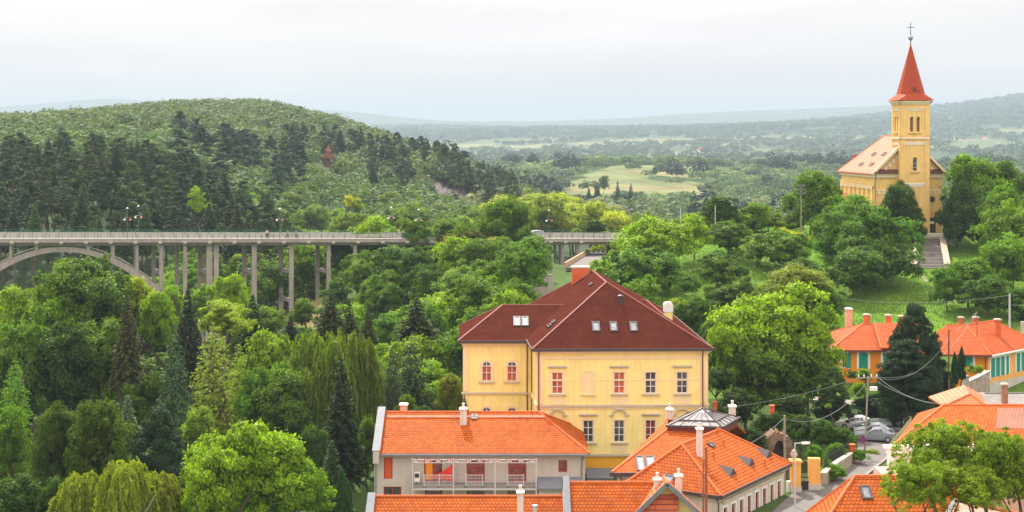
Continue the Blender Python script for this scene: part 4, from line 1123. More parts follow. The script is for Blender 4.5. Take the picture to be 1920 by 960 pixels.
# ------------------------------------------------------------------ orange house with teal shutters
H10 = thing('shuttered_house', 'orange house with teal shutters, red tiled roofs and many chimneys on the slope', 'house', (52, 190, -30))
D8 = 188.0; z8 = ZP(655, D8)
l8, r8 = Vector(XY(1573, D8)), Vector(XY(1725, D8))
W8 = Wall(l8, r8)
holes = []
sh = [(1609, 1628.5), (1654, 1672), (1578, 1590)]
hs = [(W8.s_of(a) + .1, W8.s_of(b) - .1, ZP(690, D8), ZP(663, D8)) for a, b in sh]
m = MB(); facade(m, l8, r8, -32.5, z8, hs); facade(m, r8, r8 + Vector((0, 12)), -32.5, z8); facade(m, l8 + Vector((0, 12)), l8, -32.5, z8); m.build('wall', M_orw, H10)
def shuttered(W, h, closed=True):
    s0, s1, z0, z1 = h; c = (s0 + s1) / 2
    o = window(H10, W, s0, s1, z0, z1, 2, 2, M_white, G_dark, None)
    t = MB(); n_ = 8; R = (s1 - s0) / 2 + .28
    W.block(t, s0 - .28, s0, z0 - .1, z1 + .05, 0, .06); W.block(t, s1, s1 + .28, z0 - .1, z1 + .05, 0, .06)
    for k_ in range(n_):
        a0, a1 = math.pi * k_ / n_, math.pi * (k_ + 1) / n_; r0, r1 = (s1 - s0) / 2, R
        t.slab([W.pt(c + r0 * math.cos(a0), z1 + .35 * r0 * math.sin(a0), .06), W.pt(c + r1 * math.cos(a0), z1 + .05 + .5 * r1 * math.sin(a0), .06), W.pt(c + r1 * math.cos(a1), z1 + .05 + .5 * r1 * math.sin(a1), .06), W.pt(c + r0 * math.cos(a1), z1 + .35 * r0 * math.sin(a1), .06)], W.pt(0, 0, 0) - W.pt(0, 0, .06))
    t.build('window_surround', M_white, H10)
    for a, b in (((s0, c - .02), (c + .02, s1)) if closed else ((s1 - .1, s1 + .45),)):
        t = MB(); W.block(t, a, b, z0, z1 + .12, .01, .07)
        n2 = 9
        for q in range(n2): zz = z0 + (z1 - z0) * (q + .3) / n2; W.block(t, a + .06, b - .06, zz, zz + .07, .07, .1)
        t.build('shutter', M_teal, H10)
shuttered(W8, hs[0]); shuttered(W8, hs[1]); shuttered(W8, hs[2], False)
ex = .6
a, b = Vector((l8.x - ex - .6, D8 - ex, z8)), Vector((r8.x + ex, D8 - ex, z8))
t0 = P(1618, 607, 193.5); t1 = Vector((r8.x - .5, 193.5, t0.z))
c, d = Vector((r8.x + ex, 200, z8)), Vector((l8.x - ex - .6, 200, z8))
roof(H10, [[a, b, t1, t0], [d, a, t0], [c, d, t0, t1], [b, c, t1]], M_red, ridge=[(a, t0), (t0, t1), (d, t0)], rr=.1)
gutter(H10, a + Vector((0, 0, -.12)), b + Vector((0, 0, -.12)), M_brownpipe, .2)
# projecting hip at the wing's middle
m_ = on_plane(1655, 650, (a, b, t1))
r0_ = P(1637, 606.5, 193.5)
roof(H10, [[P(1652, 652, 186.6), P(1722, 652, 186.6), P(1722, 606.5, 192.6), r0_ + Vector((0, -.6, .1))]], M_red, th=.1, ridge=[(P(1652, 652, 186.6), r0_ + Vector((0, -.6, .15)))], rr=.1, name='front_roof')
# right wing: front and side
Dw = 184.0; z9 = ZP(662, Dw)
wa, wb_, wc = Vector(XY(1786, Dw)), Vector(XY(1853, Dw - 1)), Vector(XY(1948, Dw + 8))
W9a, W9b = Wall(wa, wb_), Wall(wb_, wc)
h1 = [(W9a.s_of(1803), W9a.s_of(1824), ZP(686, Dw), ZP(670, Dw))]
h2 = []
for a_, b_ in ((1857.5, 1865), (1867, 1874), (1876.5, 1883), (1886, 1891), (1905.5, 1912), (1914.5, 1920.5)):
    h2.append((W9b.s_of(a_), W9b.s_of(b_), z9 - 2.9, z9 - .75))
m = MB(); facade(m, wa, wb_, -32.5, z9, h1); m.build('wall', M_orw, H10)
m = MB(); facade(m, wb_, wc, z9 - 3.6, z9, h2); m.build('side_wall', M_orw2, H10)
m = MB(); facade(m, wb_, wc, -32.5, z9 - 3.6); m.build('base_wall', M_grey, H10)
for h in h1: shuttered(W9a, h, True)
for h in h2: shuttered(W9b, (h[0], h[1], h[2], h[3]), True)
n9 = W9b.n * .6; n9a = W9a.n * .6
a = v3(wa, z9) + Vector((-6, -.6, 0)); b = v3(wb_, z9) + Vector((.2, -.7, 0)); c = v3(wc, z9) + v3(n9, 0)
t0 = P(1811, 609, 189.5); t1 = P(1863, 603, 194); t1.z = t0.z; t2 = P(1775, 609, 189.5); t2.z = t0.z
c2 = c + Vector((0, 3, 0))
roof(H10, [[a, b, t0, t2], [b, c, t1, t0], [c, c + Vector((-5, 12, 0)), t1]], M_red, ridge=[(b, t0), (t0, t2), (t0, t1), (t1, c)], rr=.1, name='east_roof')
gutter(H10, a + Vector((0, 0, -.12)), b + Vector((0, 0, -.12)), M_brownpipe, .2); gutter(H10, b + Vector((0, 0, -.12)), c + Vector((0, 0, -.12)), M_white, .2)
pipe(H10, [b + Vector((-.6, .3, -.2)), v3(wb_, z9 - .8) + Vector((-.35, -.12, 0)), v3(wb_, -32) + Vector((-.35, -.12, 0))], .06)
chimney(H10, 1587, 1598, 578, z8 - 1, M_pink, M_white, D=199, name='pale_chimney')
for x0, x1, y0, D_ in ((1621, 1631, 589, 195), (1662, 1671, 590, 196), (1688, 1696.5, 591.5, 196), (1799, 1807, 594, 193), (1826, 1835.5, 594, 195)):
    chimney(H10, x0, x1, y0, z8, M_brick, M_ltstone, D=D_, name='brick_chimney')
chimney(H10, 1867, 1877, 598, (630, (b, c, t1)), M_brick, M_ltstone, name='brick_chimney')
wall_line('terrace_wall', 'long pale plastered terrace wall at the lawn edge behind the orange house', 'wall', [(1560, 203), (1600, 203), (1660, 204)], .4, 1.6, M_ltstone, top=M_cream2)
T = wall_line('ramp_wall', 'stone retaining wall below the corner of the orange house', 'wall', [(1812, 176), (1830, 178), (1852, 181)], .5, 3.6, M_stone, top=M_ltstone)
T = thing('gate_pillar', 'grey concrete gate pillar among hedges before the orange house', 'gate pillar', (*XY(1810, 174), gz(*XY(1810, 174))))
xb, yb = XY(1810, 174); m = MB(); m.box(xb - .33, xb + .33, yb - .33, yb + .33, gz(xb, yb) - .3, ZP(707, 174)); m.build('shaft', M_ltstone, T); m = MB(); m.box(xb - .4, xb + .4, yb - .4, yb + .4, ZP(707, 174), ZP(704.5, 174)); m.build('cap', M_concd, T)

# ------------------------------------------------------------------ church
CH = thing('church', 'ochre church with tall square tower and red pointed spire on the hill', 'church', (74, 288, -18.2))
# nave
yaw = math.radians(4.5); cx_, sx_ = math.cos(yaw), math.sin(yaw)
def cw(u, v): # u to the right along the front, v backwards; origin front-left nave corner
    return Vector((68.3 + u * cx_ - v * sx_, 281.0 + u * sx_ + v * cx_))
zc0, zc1 = -19.5, ZP(324, 281)
NWid, NL = 13.0, 21.0
zrg = zc1 + 7.0
pFL, pFR, pBR, pBL = cw(0, 0), cw(NWid, 0), cw(NWid, NL), cw(0, NL)
m = MB(); facade(m, pFL, pFR, zc0, zc1); facade(m, pFR, pBR, zc0, zc1); facade(m, pBR, pBL, zc0, zc1)
WL = Wall(pBL, pFL)
hN = [(s_, s_ + .8, zc1 - 8.5, zc1 - 5.2) for s_ in np.linspace(2.2, NL - 4.5, 6)]
facade(m, pBL, pFL, zc0, zc1, hN, .3)
gA = v3(cw(NWid / 2, 0), zrg - .2)
m.slab([v3(pFR, zc1 - .02), v3(pFL, zc1 - .02), gA], v3(cw(0, .4) - cw(0, 0), 0)); m.build('nave_wall', M_chw, CH)
for h in hN: window(CH, WL, *h, 1, 3, M_chw2, G_dark, name='nave_window')
m = MB()
for s_ in np.linspace(.2, NL - 1.6, 8): WL.block(m, s_, s_ + .7, zc0, zc1 - 2.6, 0, .3)
WL.block(m, 0, NL, zc1 - 2.6, zc1 - 1.9, 0, .28); m.build('buttress_strip', M_chw, CH)
m = MB()
for k_ in range(26): s_ = .3 + k_ * .78; WL.block(m, s_, s_ + .45, zc1 - 3.1, zc1 - 2.55, .29, .36)
m.build('lombard_frieze', M_chw2, CH)
WFc = Wall(pFL, pFR)
m = MB(); WFc.block(m, -.4, NWid + .4, zc1 - .9, zc1 - .2, 0, .4); WL.block(m, -.2, NL + .3, zc1 - .9, zc1 - .2, 0, .35); m.build('cornice', M_chw2, CH)
m = MB()
for k_ in range(14): s_ = .5 + k_ * .9; WFc.block(m, s_, s_ + .5, zc1 - 4.1, zc1 - 3.4, 0, .14)
WFc.block(m, .3, NWid - .3, zc1 - 3.4, zc1 - 3.15, 0, .16); m.build('front_frieze', M_chw2, CH)
m = MB() # stepped frieze under the gable
for sgn in (0, 1):
    for k_ in range(8):
        t = (k_ + .6) / 9; s_ = t * NWid / 2; zz = zc1 + t * 7.0 - 1.1
        s2 = NWid - s_ - .4 if sgn else s_
        WFc.block(m, s2, s2 + .42, zz - .6, zz + .1, .0, .14)
m.build('gable_frieze', M_white, CH)
ov = .7
rf = lambda u, v, z: v3(cw(u, v), z)
zeave = zc1 - .15; apf = rf(NWid / 2, -ov, zrg); apb = rf(NWid / 2, NL - 7, zrg)
a, b, c, d = rf(-ov, -ov, zeave), rf(NWid + ov, -ov, zeave), rf(NWid + ov, NL + ov, zeave), rf(-ov, NL + ov, zeave)
zz_ = .0
roof(CH, [[d, a, apf, apb], [b, c, apb, apf], [c, d, apb]], M_church, th=.22, ridge=[(d, apb), (apb, apf)], rr=.12, name='nave_roof')
plN = (d, a, apf)
for x in ((1612, 305, 1618, 311), (1632, 305, 1638, 311), (1636, 286, 1642, 292), (1655, 286, 1661, 292)): roof_window(CH, plN, *x, pane=G_dark)
m = MB()
for q in (a, b): m.beam(apf + Vector((0, -.02, -.1)), q + Vector((0, -.02, -.1)), .3, .45)
m.build('verge_board', M_chw2, CH)
m = MB(); WFc.block(m, -.5, 4.0, zc1 + .02, zc1 + .12, 0, 1.0); WFc.block(m, 9.0, NWid + .5, zc1 + .02, zc1 + .12, 0, 1.0); m.slab([WFc.pt(-.4, zc1 + .13, .9), WFc.pt(NWid + .4, zc1 + .13, .9), WFc.pt(NWid - .4, zc1 + .65, .05), WFc.pt(.4, zc1 + .65, .05)], (0, 0, -.05)); m.build('pent_roof', M_brownpipe, CH)
# eave downpipe, portal bay
pipe(CH, [WFc.pt(0, zc1 - .3, .5), WFc.pt(0, zc1 - 2, .12), WFc.pt(0, zc0 + 2, .12)], .09, M_concd)
m = MB(); s_ = WFc.s_of(1747); zd = ZP(437, 281)
W2 = WFc
for a0, r0, r1, o in ((0, .62, .78, .08),):
    m.poly([W2.pt(s_ + .62 * math.cos(2 * math.pi * k_ / 20), ZP(374, 281) + .62 * math.sin(2 * math.pi * k_ / 20), .03) for k_ in range(20)])
m.build('round_window', G_dark, CH)
m = MB()
for k_ in range(20):
    a0, a1 = 2 * math.pi * k_ / 20, 2 * math.pi * (k_ + 1) / 20; zc_ = ZP(374, 281)
    m.slab([W2.pt(s_ + .6 * math.cos(a0), zc_ + .6 * math.sin(a0), .1), W2.pt(s_ + .8 * math.cos(a0), zc_ + .8 * math.sin(a0), .1), W2.pt(s_ + .8 * math.cos(a1), zc_ + .8 * math.sin(a1), .1), W2.pt(s_ + .6 * math.cos(a1), zc_ + .6 * math.sin(a1), .1)], W2.pt(0, 0, 0) - W2.pt(0, 0, .1))
m.build('round_window_moulding', M_chw, CH)
m = MB(); W2.block(m, s_ - .7, s_ + .7, zd, zd + 2.9, .02, .12); W2.block(m, s_ - .04, s_ + .04, zd, zd + 2.7, .12, .15); dr_ = m.build('door', M_iron, CH)
m = MB(); W2.block(m, s_ - .42, s_ + .42, zd + 1.7, zd + 2.15, .15, .17); m.build('notice_board', M_white, dr_)
m = MB(); W2.block(m, s_ - .95, s_ - .7, zd, zd + 2.9, 0, .3); W2.block(m, s_ + .7, s_ + .95, zd, zd + 2.9, 0, .3); W2.block(m, s_ - .95, s_ + .95, zd + 2.9, zd + 3.1, 0, .32)
for k_ in range(12):
    a0, a1 = math.pi * k_ / 12, math.pi * (k_ + 1) / 12
    m.slab([W2.pt(s_ + .75 * math.cos(a0), zd + 3.1 + .75 * math.sin(a0), .3), W2.pt(s_ + 1.0 * math.cos(a0), zd + 3.1 + math.sin(a0), .3), W2.pt(s_ + 1.0 * math.cos(a1), zd + 3.1 + math.sin(a1), .3), W2.pt(s_ + .75 * math.cos(a1), zd + 3.1 + .75 * math.sin(a1), .3)], W2.pt(0, 0, 0) - W2.pt(0, 0, .3))
m.build('door_surround', mat("portal_yellow", (0.86, 0.52, 0.16), .8, .05, 1), CH)
# tower
TWd = 5.5; TD = 4.7; tl = WFc.s_of(1682) * 1.0
Wt = [cw(tl + .1, -1.7), cw(tl + .1 + TWd, -1.7), cw(tl + .1 + TWd, -1.7 + TD), cw(tl + .1, -1.7 + TD)]
Dt = Wt[0].y; zt = lambda py: ZP(py, Dt)
ztop = zt(192)
WT = [Wall(Wt[0], Wt[1]), Wall(Wt[1], Wt[2]), Wall(Wt[2], Wt[3]), Wall(Wt[3], Wt[0])]
m = MB(); mid = TWd / 2
bel = [(mid - .95, mid - .3, zt(247), zt(222)), (mid + .3, mid + .95, zt(247), zt(222))]
f_holes = bel + [(mid - .42, mid + .42, zt(321), zt(299))]
facade(m, Wt[0], Wt[1], zc0, ztop, f_holes, .35)
ms = TD / 2; s_holes = [(ms - .95, ms - .3, zt(247), zt(222)), (ms + .3, ms + .95, zt(247), zt(222))]
for i_ in (1, 2, 3): facade(m, Wt[i_], Wt[(i_ + 1) % 4], zc0, ztop, s_holes if i_ != 2 else (), .35)
m.build('tower_wall', M_chw, CH)
def arch_cap(W, s0, s1, z, g, parent):
    c = (s0 + s1) / 2; R = (s1 - s0) / 2; t = MB()
    t.poly([W.pt(c + R * math.cos(math.pi * k_ / 10), z + R * math.sin(math.pi * k_ / 10), .02) for k_ in range(11)]); t.build('arch_head', g, parent)
louv = mat("belfry_louvre", (0.10, 0.045, 0.03), .7, .2, 3)
for W, hh in ((WT[0], f_holes), (WT[1], s_holes), (WT[3], s_holes)):
    for k_, h in enumerate(hh):
        fo = window(CH, W, *h, 1, 6 if k_ < 2 else 3, M_chw if k_ < 2 else M_white, louv if k_ < 2 else G_dark, name='belfry_opening' if k_ < 2 else 'tower_window', w=.05)
        arch_cap(W, h[0], h[1], h[3], louv if k_ < 2 else G_dark, fo)
    if len(hh) > 2:
        t = MB(); W.block(t, mid - .85, mid + .85, zt(323.5), zt(321.3), 0, .3); t.build('sill', M_chw, CH)
    t = MB(); W.block(t, W.L / 2 - 1.2, W.L / 2 + 1.2, zt(250), zt(247.5), 0, .28); t.build('sill', M_chw, CH)
for W in (WT[0], WT[1], WT[3]):
    L8 = W.L
    m = MB()
    for a_, b_ in ((0, .85), (L8 - .85, L8)):
        W.block(m, a_, b_, zt(255), zt(198), 0, .14); W.block(m, a_, b_, zc0, zt(262), 0, .14)
    W.block(m, .85, L8 - .85, zt(203), zt(198), 0, .14); m.build('tower_pilaster', M_chw, CH)
    m = MB(); n_ = 9
    for k_ in range(n_):
        s0 = 1.0 + (L8 - 2.0) * (k_ + .15) / n_; W.block(m, s0, s0 + (L8 - 2) / n_ * .5, zt(207.5), zt(203), .0, .13); W.block(m, s0, s0 + (L8 - 2) / n_ * .62, zt(272), zt(268.5), .0, .13)
        W.block(m, s0, s0 + (L8 - 2) / n_ * .62, zt(350), zt(345.5), .0, .13)
    W.block(m, .9, L8 - .9, zt(345.5), zt(343.5), .0, .15); W.block(m, .86, L8 - .86, zt(268.5), zt(267.3), .0, .13)
    m.build('frieze', M_white, CH)
    m = MB(); W.block(m, -.25, L8 + .25, zt(261), zt(258.5), 0, .25); W.block(m, -.15, L8 + .15, zt(258.5), zt(256.5), 0, .15); m.build('string_course', M_chw2, CH)
    m = MB(); W.block(m, -.25, L8 + .25, zt(196), zt(192.5), 0, .25); W.block(m, -.5, L8 + .5, zt(192.5), zt(189), 0, .5); m.build('tower_cornice', M_chw2, CH)
tc_ = (Wt[0] + Wt[1] + Wt[2] + Wt[3]) / 4
def ring8(sq_half, o_half, z, mixk):
    """square that turns into an octagon"""
    pts = []
    for k_ in range(8):
        a_ = math.pi / 8 + k_ * math.pi / 4 - math.pi; 
        ox, oy = o_half / math.cos(math.pi / 8) * math.cos(a_), o_half / math.cos(math.pi / 8) * math.sin(a_)
        sx2, sy2 = max(-1, min(1, ox * 10)) , max(-1, min(1, oy * 10))
        sqx = (sq_half + HXY[0]) * (1 if ox > 0 else -1); sqy = (sq_half + HXY[1]) * (1 if oy > 0 else -1)
        x = sqx * (1 - mixk) + ox * mixk; y = sqy * (1 - mixk) + oy * mixk
        p = tc_ + Vector((x * cx_ - y * sx_, x * sx_ + y * cx_)); pts.append(Vector((p.x, p.y, z)))
    return pts
hx = (TWd + TD) / 4; HXY = (TWd / 2 - hx, TD / 2 - hx)
R0 = ring8(hx + .75, hx, zt(188), 0.0); R1 = ring8(hx + .2, hx - .35, zt(176), .8); tip = Vector((tc_.x, tc_.y, zt(79)))
m = MB()
for k_ in range(8):
    k2 = (k_ + 1) % 8
    m.poly([R0[k_], R0[k2], R1[k2], R1[k_]]) if (R0[k_] - R0[k2]).length > .01 else m.poly([R0[k_], R1[k2], R1[k_]])
    m.poly([R1[k_], R1[k2], tip])
m.poly([R0[0], R0[2], R0[4], R0[6]])
so = m.build('spire', M_spire, CH)
m = MB(); dz = R1[0].lerp(tip, .06)
qv = (R1[1] + R1[2]) / 2 if abs(R1[1].y - R1[2].y) < .5 else (R1[0] + R1[1]) / 2
q = min(((R1[k_] + R1[(k_ + 1) % 8]) / 2 for k_ in range(8)), key=lambda v: v.y)
q = q.lerp(tip, .05); m.slab([q + Vector((-.35, -.12, 0)), q + Vector((.35, -.12, 0)), q + Vector((.2, -.1, .8)), q + Vector((-.2, -.1, .8))], (0, .5, 0)); m.build('spire_hatch', M_brownpipe, so)
m = MB(); m.tube([tip - Vector((0, 0, .6)), tip + Vector((0, 0, 3.9))], .1, 8, .05); m.tube([tip + Vector((-.62, 0, 2.95)), tip + Vector((.62, 0, 2.95))], .06, 8); m.build('cross', M_iron, CH)
m = MB(); m.lathe(tip, [(.02, .45), (.25, .5), (.42, .75), (.46, .95), (.42, 1.15), (.25, 1.4), (.02, 1.45)], 16); m.build('orb', mat("grey_metal_orb", (0.28, 0.27, 0.29), .4, .1, 2, metal=.4), CH, smooth=True)
# rear chimney, sacristy roof
chimney(CH, 1600, 1606.5, 291, zc1 - 1, M_brick, M_brownpipe, D=301, name='brick_chimney')
m = MB(); m.slab([P(1569, 374, 292), P(1588, 374, 292), P(1588, 361, 297), P(1580, 361, 297)], (0, 0, -.2)); m.build('sacristy_roof', M_spire, CH); m = MB(); m.prism([tuple(XY(1572, 292.5)), tuple(XY(1588, 292.5)), tuple(XY(1588, 297)), tuple(XY(1575, 297))], -20, ZP(375, 292)); m.build('sacristy_wall', M_chw, CH)
# terrace and stairs
ST = thing('stone_stairway', 'broad grey stone stairway with side walls climbing to the church door', 'stairway', (*XY(1745, 262), -20))
m = MB(); nst = 22; zst = gz(*XY(1748, 250)) + .02
for k_ in range(nst):
    t = k_ / nst; D_ = 250 + (272 - 250) * t; z = zst + (ZP(447, 272) - zst) * (t + 1 / nst); D2 = 250 + 22 * (k_ + 1) / nst + .35
    c_ = 1748 + (1744 - 1748) * t
    x0, x1 = XY(c_ - 31 + 6 * t, D_)[0], XY(c_ + 24 - 6 * t, D_)[0]
    if k_ == 10: pass
    m.box(x0, x1, D_, D2, z - 2.5, z)
m.build('steps', M_stair, ST)
for sx0, sx1, ox in ((1717, 1719.5, -.4), (1772, 1767, .4)):
    m = MB(); a = P(sx1 if ox > 0 else sx0, 500, 249); pA_ = Vector((XY(1776 if ox > 0 else 1713, 249)[0], 249, zst + .75)); pB_ = Vector((XY(1766 if ox > 0 else 1722, 272)[0], 272, ZP(444, 272)))
    m.slab([pA_ + Vector((-.45, 0, -2.5)), pA_ + Vector((.45, 0, -2.5)), pA_ + Vector((.45, 0, 0)), pA_ + Vector((-.45, 0, 0))], pB_ - pA_); m.build('side_wall', M_stone, ST)
    m = MB(); m.slab([pA_ + Vector((-.50, -.1, .01)), pA_ + Vector((.55, -.1, .01)), pA_ + Vector((.55, -.1, .16)), pA_ + Vector((-.55, -.1, .16))], pB_ - pA_); m.build('coping', M_stone, ST)
m = MB(); m.box(XY(1712, 273)[0], XY(1785, 273)[0], 272.6, 279.5, -20, ZP(443, 273)); m.box(XY(1722, 276)[0], XY(1775, 276)[0], 275.5, 279.6, -20, ZP(440, 275)); m.build('landing', M_ltstone, ST)
m = MB(); m.box(XY(1716, 262)[0], XY(1770, 262)[0], 260.8, 262.0, -23, ZP(473, 261.5)); m.build('middle_landing', M_ltstone, ST)
strip("upper_street", [(2000, 165), (1930, 170), (1885, 174), (1845, 175)], 4.0, M_asph)
strip("lawn_path", [(1722, 247), (1730, 242), (1738, 238)], .6, mat("worn_path", (0.22, 0.19, 0.12), .95, .3, 1))
# ------------------------------------------------------------------ viaduct
BR_ = thing('viaduct', 'long concrete arch viaduct with slender paired piers crossing the wooded valley', 'viaduct', (*XY(350, 285), -45))
WB = Wall(Vector(XY(-130, 271)), Vector(XY(1240, 311)))
sB = WB.s_of
zA, zB_ = WB.z_of(449, 0), WB.z_of(448.5, 1200)
sA, sC = sB(0), sB(1200)
def zd_(s): return zA + (zB_ - zA) * (s - sA) / (sC - sA)
def run(mb, s0, s1, prof):
    """profile of (o, dz) swept along the sloping deck"""
    a = [WB.pt(s0, zd_(s0) + dz, o) for o, dz in prof]
    mb.slab(a, WB.pt(s1, zd_(s1), 0) - WB.pt(s0, zd_(s0), 0))
s_l, s_r = .5, WB.L - .5
BW = 9.5
m = MB(); run(m, s_l, s_r, [(0, -.02), (-BW, -.02), (-BW, -.6), (0, -.6)]); run(m, s_l, s_r, [(.03, .12), (-1.6, .12), (-1.6, -.015), (.03, -.015)]); run(m, s_l, s_r, [(-BW + 1.6, .12), (-BW - .03, .12), (-BW - .03, -.015), (-BW + 1.6, -.015)])
m.build('deck', M_conc, BR_)
m = MB(); run(m, s_l, s_r, [(-.7, -.6), (-1.2, -.6), (-1.2, -1.15), (-.7, -1.15)]); run(m, s_l, s_r, [(-BW + 1.2, -.6), (-BW + .7, -.6), (-BW + .7, -1.15), (-BW + 1.2, -1.15)])
m.build('girder', M_concd, BR_)
m = MB(); run(m, s_l, s_r, [(-1.65, .002), (-BW + 1.65, .002), (-BW + 1.65, -.01), (-1.65, -.01)]); m.build('carriageway', M_asph, BR_)
for px in [22 + 23.2 * 2 * k_ for k_ in range(0, 18)] + [1021, 1033, 1061, 1090]:
    s = sB(px)
    if s > s_r - 1: continue
    m = MB(); mbp = [(.06, -.3), (-.7, -.3), (-.7, -1.1), (.06, -.75)]
    a = [WB.pt(s - .35, zd_(s) + dz, o) for o, dz in mbp]; m.slab(a, WB.pt(s + .35, 0, 0) - WB.pt(s - .35, 0, 0)); m.build('bracket', mat("pale_concrete", (0.50, 0.45, 0.38), .85, .08, .5), BR_)
# guard rail, pedestrian railings
for o in (-1.75, -BW + 1.75):
    m = MB(); run(m, s_l, s_r, [(o, .85), (o - .12, .85), (o - .12, .38), (o, .38)])
    m.build('guard_rail', mat("pale_guard_rail", (0.46, 0.42, 0.36), .7, .08, .5), BR_)
    m = MB(); s = 1
    while s < s_r: m.slab([WB.pt(s, zd_(s) + .0, o - .02), WB.pt(s + .14, zd_(s), o - .02), WB.pt(s + .14, zd_(s) + .9, o - .02), WB.pt(s, zd_(s) + .9, o - .02)], W_off if False else (WB.n.x * .09, WB.n.y * .09, 0)); s += 2.35
    m.build('guard_rail_posts', M_concd, BR_)
for o in (-.08, -BW + .12):
    m = MB()
    for hh_ in (1.12, .75, .22): run(m, s_l, s_r, [(o, .12 + hh_), (o - .05, .12 + hh_), (o - .05, .07 + hh_), (o, .07 + hh_)])
    s = 1
    while s < s_r:
        p = WB.pt(s, zd_(s) + .12, o - .02); m.slab([p, p + Vector((.05, 0, 0)), p + Vector((.05, .05, 0)), p + Vector((0, .05, 0))], (0, 0, 1.1)); s += 1.15 if o > -1 else 2.3
    if o > -1:
        s = 1
        while s < s_r:
            p = WB.pt(s, zd_(s) + .3, o - .02); m.slab([p, p + Vector((.02, 0, 0)), p + Vector((.02, .02, 0)), p + Vector((0, .02, 0))], (0, 0, .85)); s += .3
    m.build('railing', M_rail, BR_)
# arch ribs with spandrel columns
def arch_y(px): return 463.5 + 77 * ((px - 118) / 182) ** 2
for o0, o1 in ((-1.0, -2.0), (-BW + 2.0, -BW + 1.0)):
    m = MB(); N_ = 36; prev = None; i0 = len(m.v)
    for k_ in range(N_ + 1):
        px = -64 + (306 + 64) * k_ / N_; s = sB(px); z1 = WB.z_of(arch_y(px), px); th = .95 + .45 * abs((px - 118) / 182) ** 2
        # thickness measured square to the curve
        sl_ = 2 * 77 * (px - 118) / 182 ** 2; th *= math.sqrt(1 + sl_ * sl_)
        m.v += [tuple(WB.pt(s, z1, o0)), tuple(WB.pt(s, z1, o1)), tuple(WB.pt(s, z1 - th, o1)), tuple(WB.pt(s, z1 - th, o0))]
        if k_:
            b = i0 + 4 * k_; a = b - 4
            for q in range(4): m.f.append((a + q, b + q, b + (q + 1) % 4, a + (q + 1) % 4))
    m.f.append((i0, i0 + 1, i0 + 2, i0 + 3)); e_ = i0 + 4 * N_; m.f.append((e_ + 3, e_ + 2, e_ + 1, e_))
    m.build('arch_rib', M_conc, BR_)
cols_ = [(20, .55, 1), (68, .55, 1), (165, .55, 1), (212, .6, 1), (257, .65, 1), (303, .72, 0), (348, .72, 0), (393.5, 1.1, 0), (406.5, .95, 0), (478, .9, 0), (548, .85, 0), (618, .75, 0), (668, .7, 0), (1058, .65, 0), (1087, .7, 0), (1175, .6, 0)]
for px, wd, onarch in cols_:
    s = sB(px); T_ = MB(); zt_ = zd_(s) - .6
    s_front = s
    for o in (-1.0, -BW + 2.0):
        s = s_front if o > -1.5 or onarch else sB(px - 11)
        p = WB.pt(s, 0, o - .5)
        zb = (WB.z_of(arch_y(px), px) - .1) if onarch else gz(p.x, p.y) - 1.5
        WB.block(T_, s - wd / 2, s + wd / 2, zb, zt_, o - .9, o + .0)
        if onarch: T_.build('spandrel_column', M_conc, BR_); T_ = MB()
    if not onarch and px < 640:
        for dz in ((-6.2,) if px != 548 else (-6.2, -11.8)): 
            fa, fb = WB.pt(sB(px - 11), 0, -BW + 2.0), WB.pt(s_front, 0, -1.9); dv_ = WB.d * wd * .3; dv_ = Vector((dv_.x, dv_.y, 0))
            T_.slab([fa - dv_ + Vector((0, 0, zt_ + dz)), fa + dv_ + Vector((0, 0, zt_ + dz)), fb + dv_ + Vector((0, 0, zt_ + dz)), fb - dv_ + Vector((0, 0, zt_ + dz))], (0, 0, .75))
    if not onarch: T_.build('pier', M_conc, BR_)
for k_, (a, b) in enumerate(((763, 774), (797, 808), (833, 844))):
    m = MB(); WB.block(m, sB(a), sB(b), zd_(sB(a)) + .12, zd_(sB(a)) + 1.35, -BW + .1, -BW + .8); m.build('stone_parapet_pier', mat("pinkish_stone", (0.50, 0.38, 0.32), .9, .15, 1), BR_)
m = MB(); run(m, sB(808), sB(846), [(-BW + .5, .5), (-BW + .25, .5), (-BW + .25, .1), (-BW + .5, .1)]); run(m, sB(735), sB(763), [(-BW + .5, .55), (-BW + .25, .55), (-BW + .25, .1), (-BW + .5, .1)]); m.build('stone_parapet', M_conc, BR_)
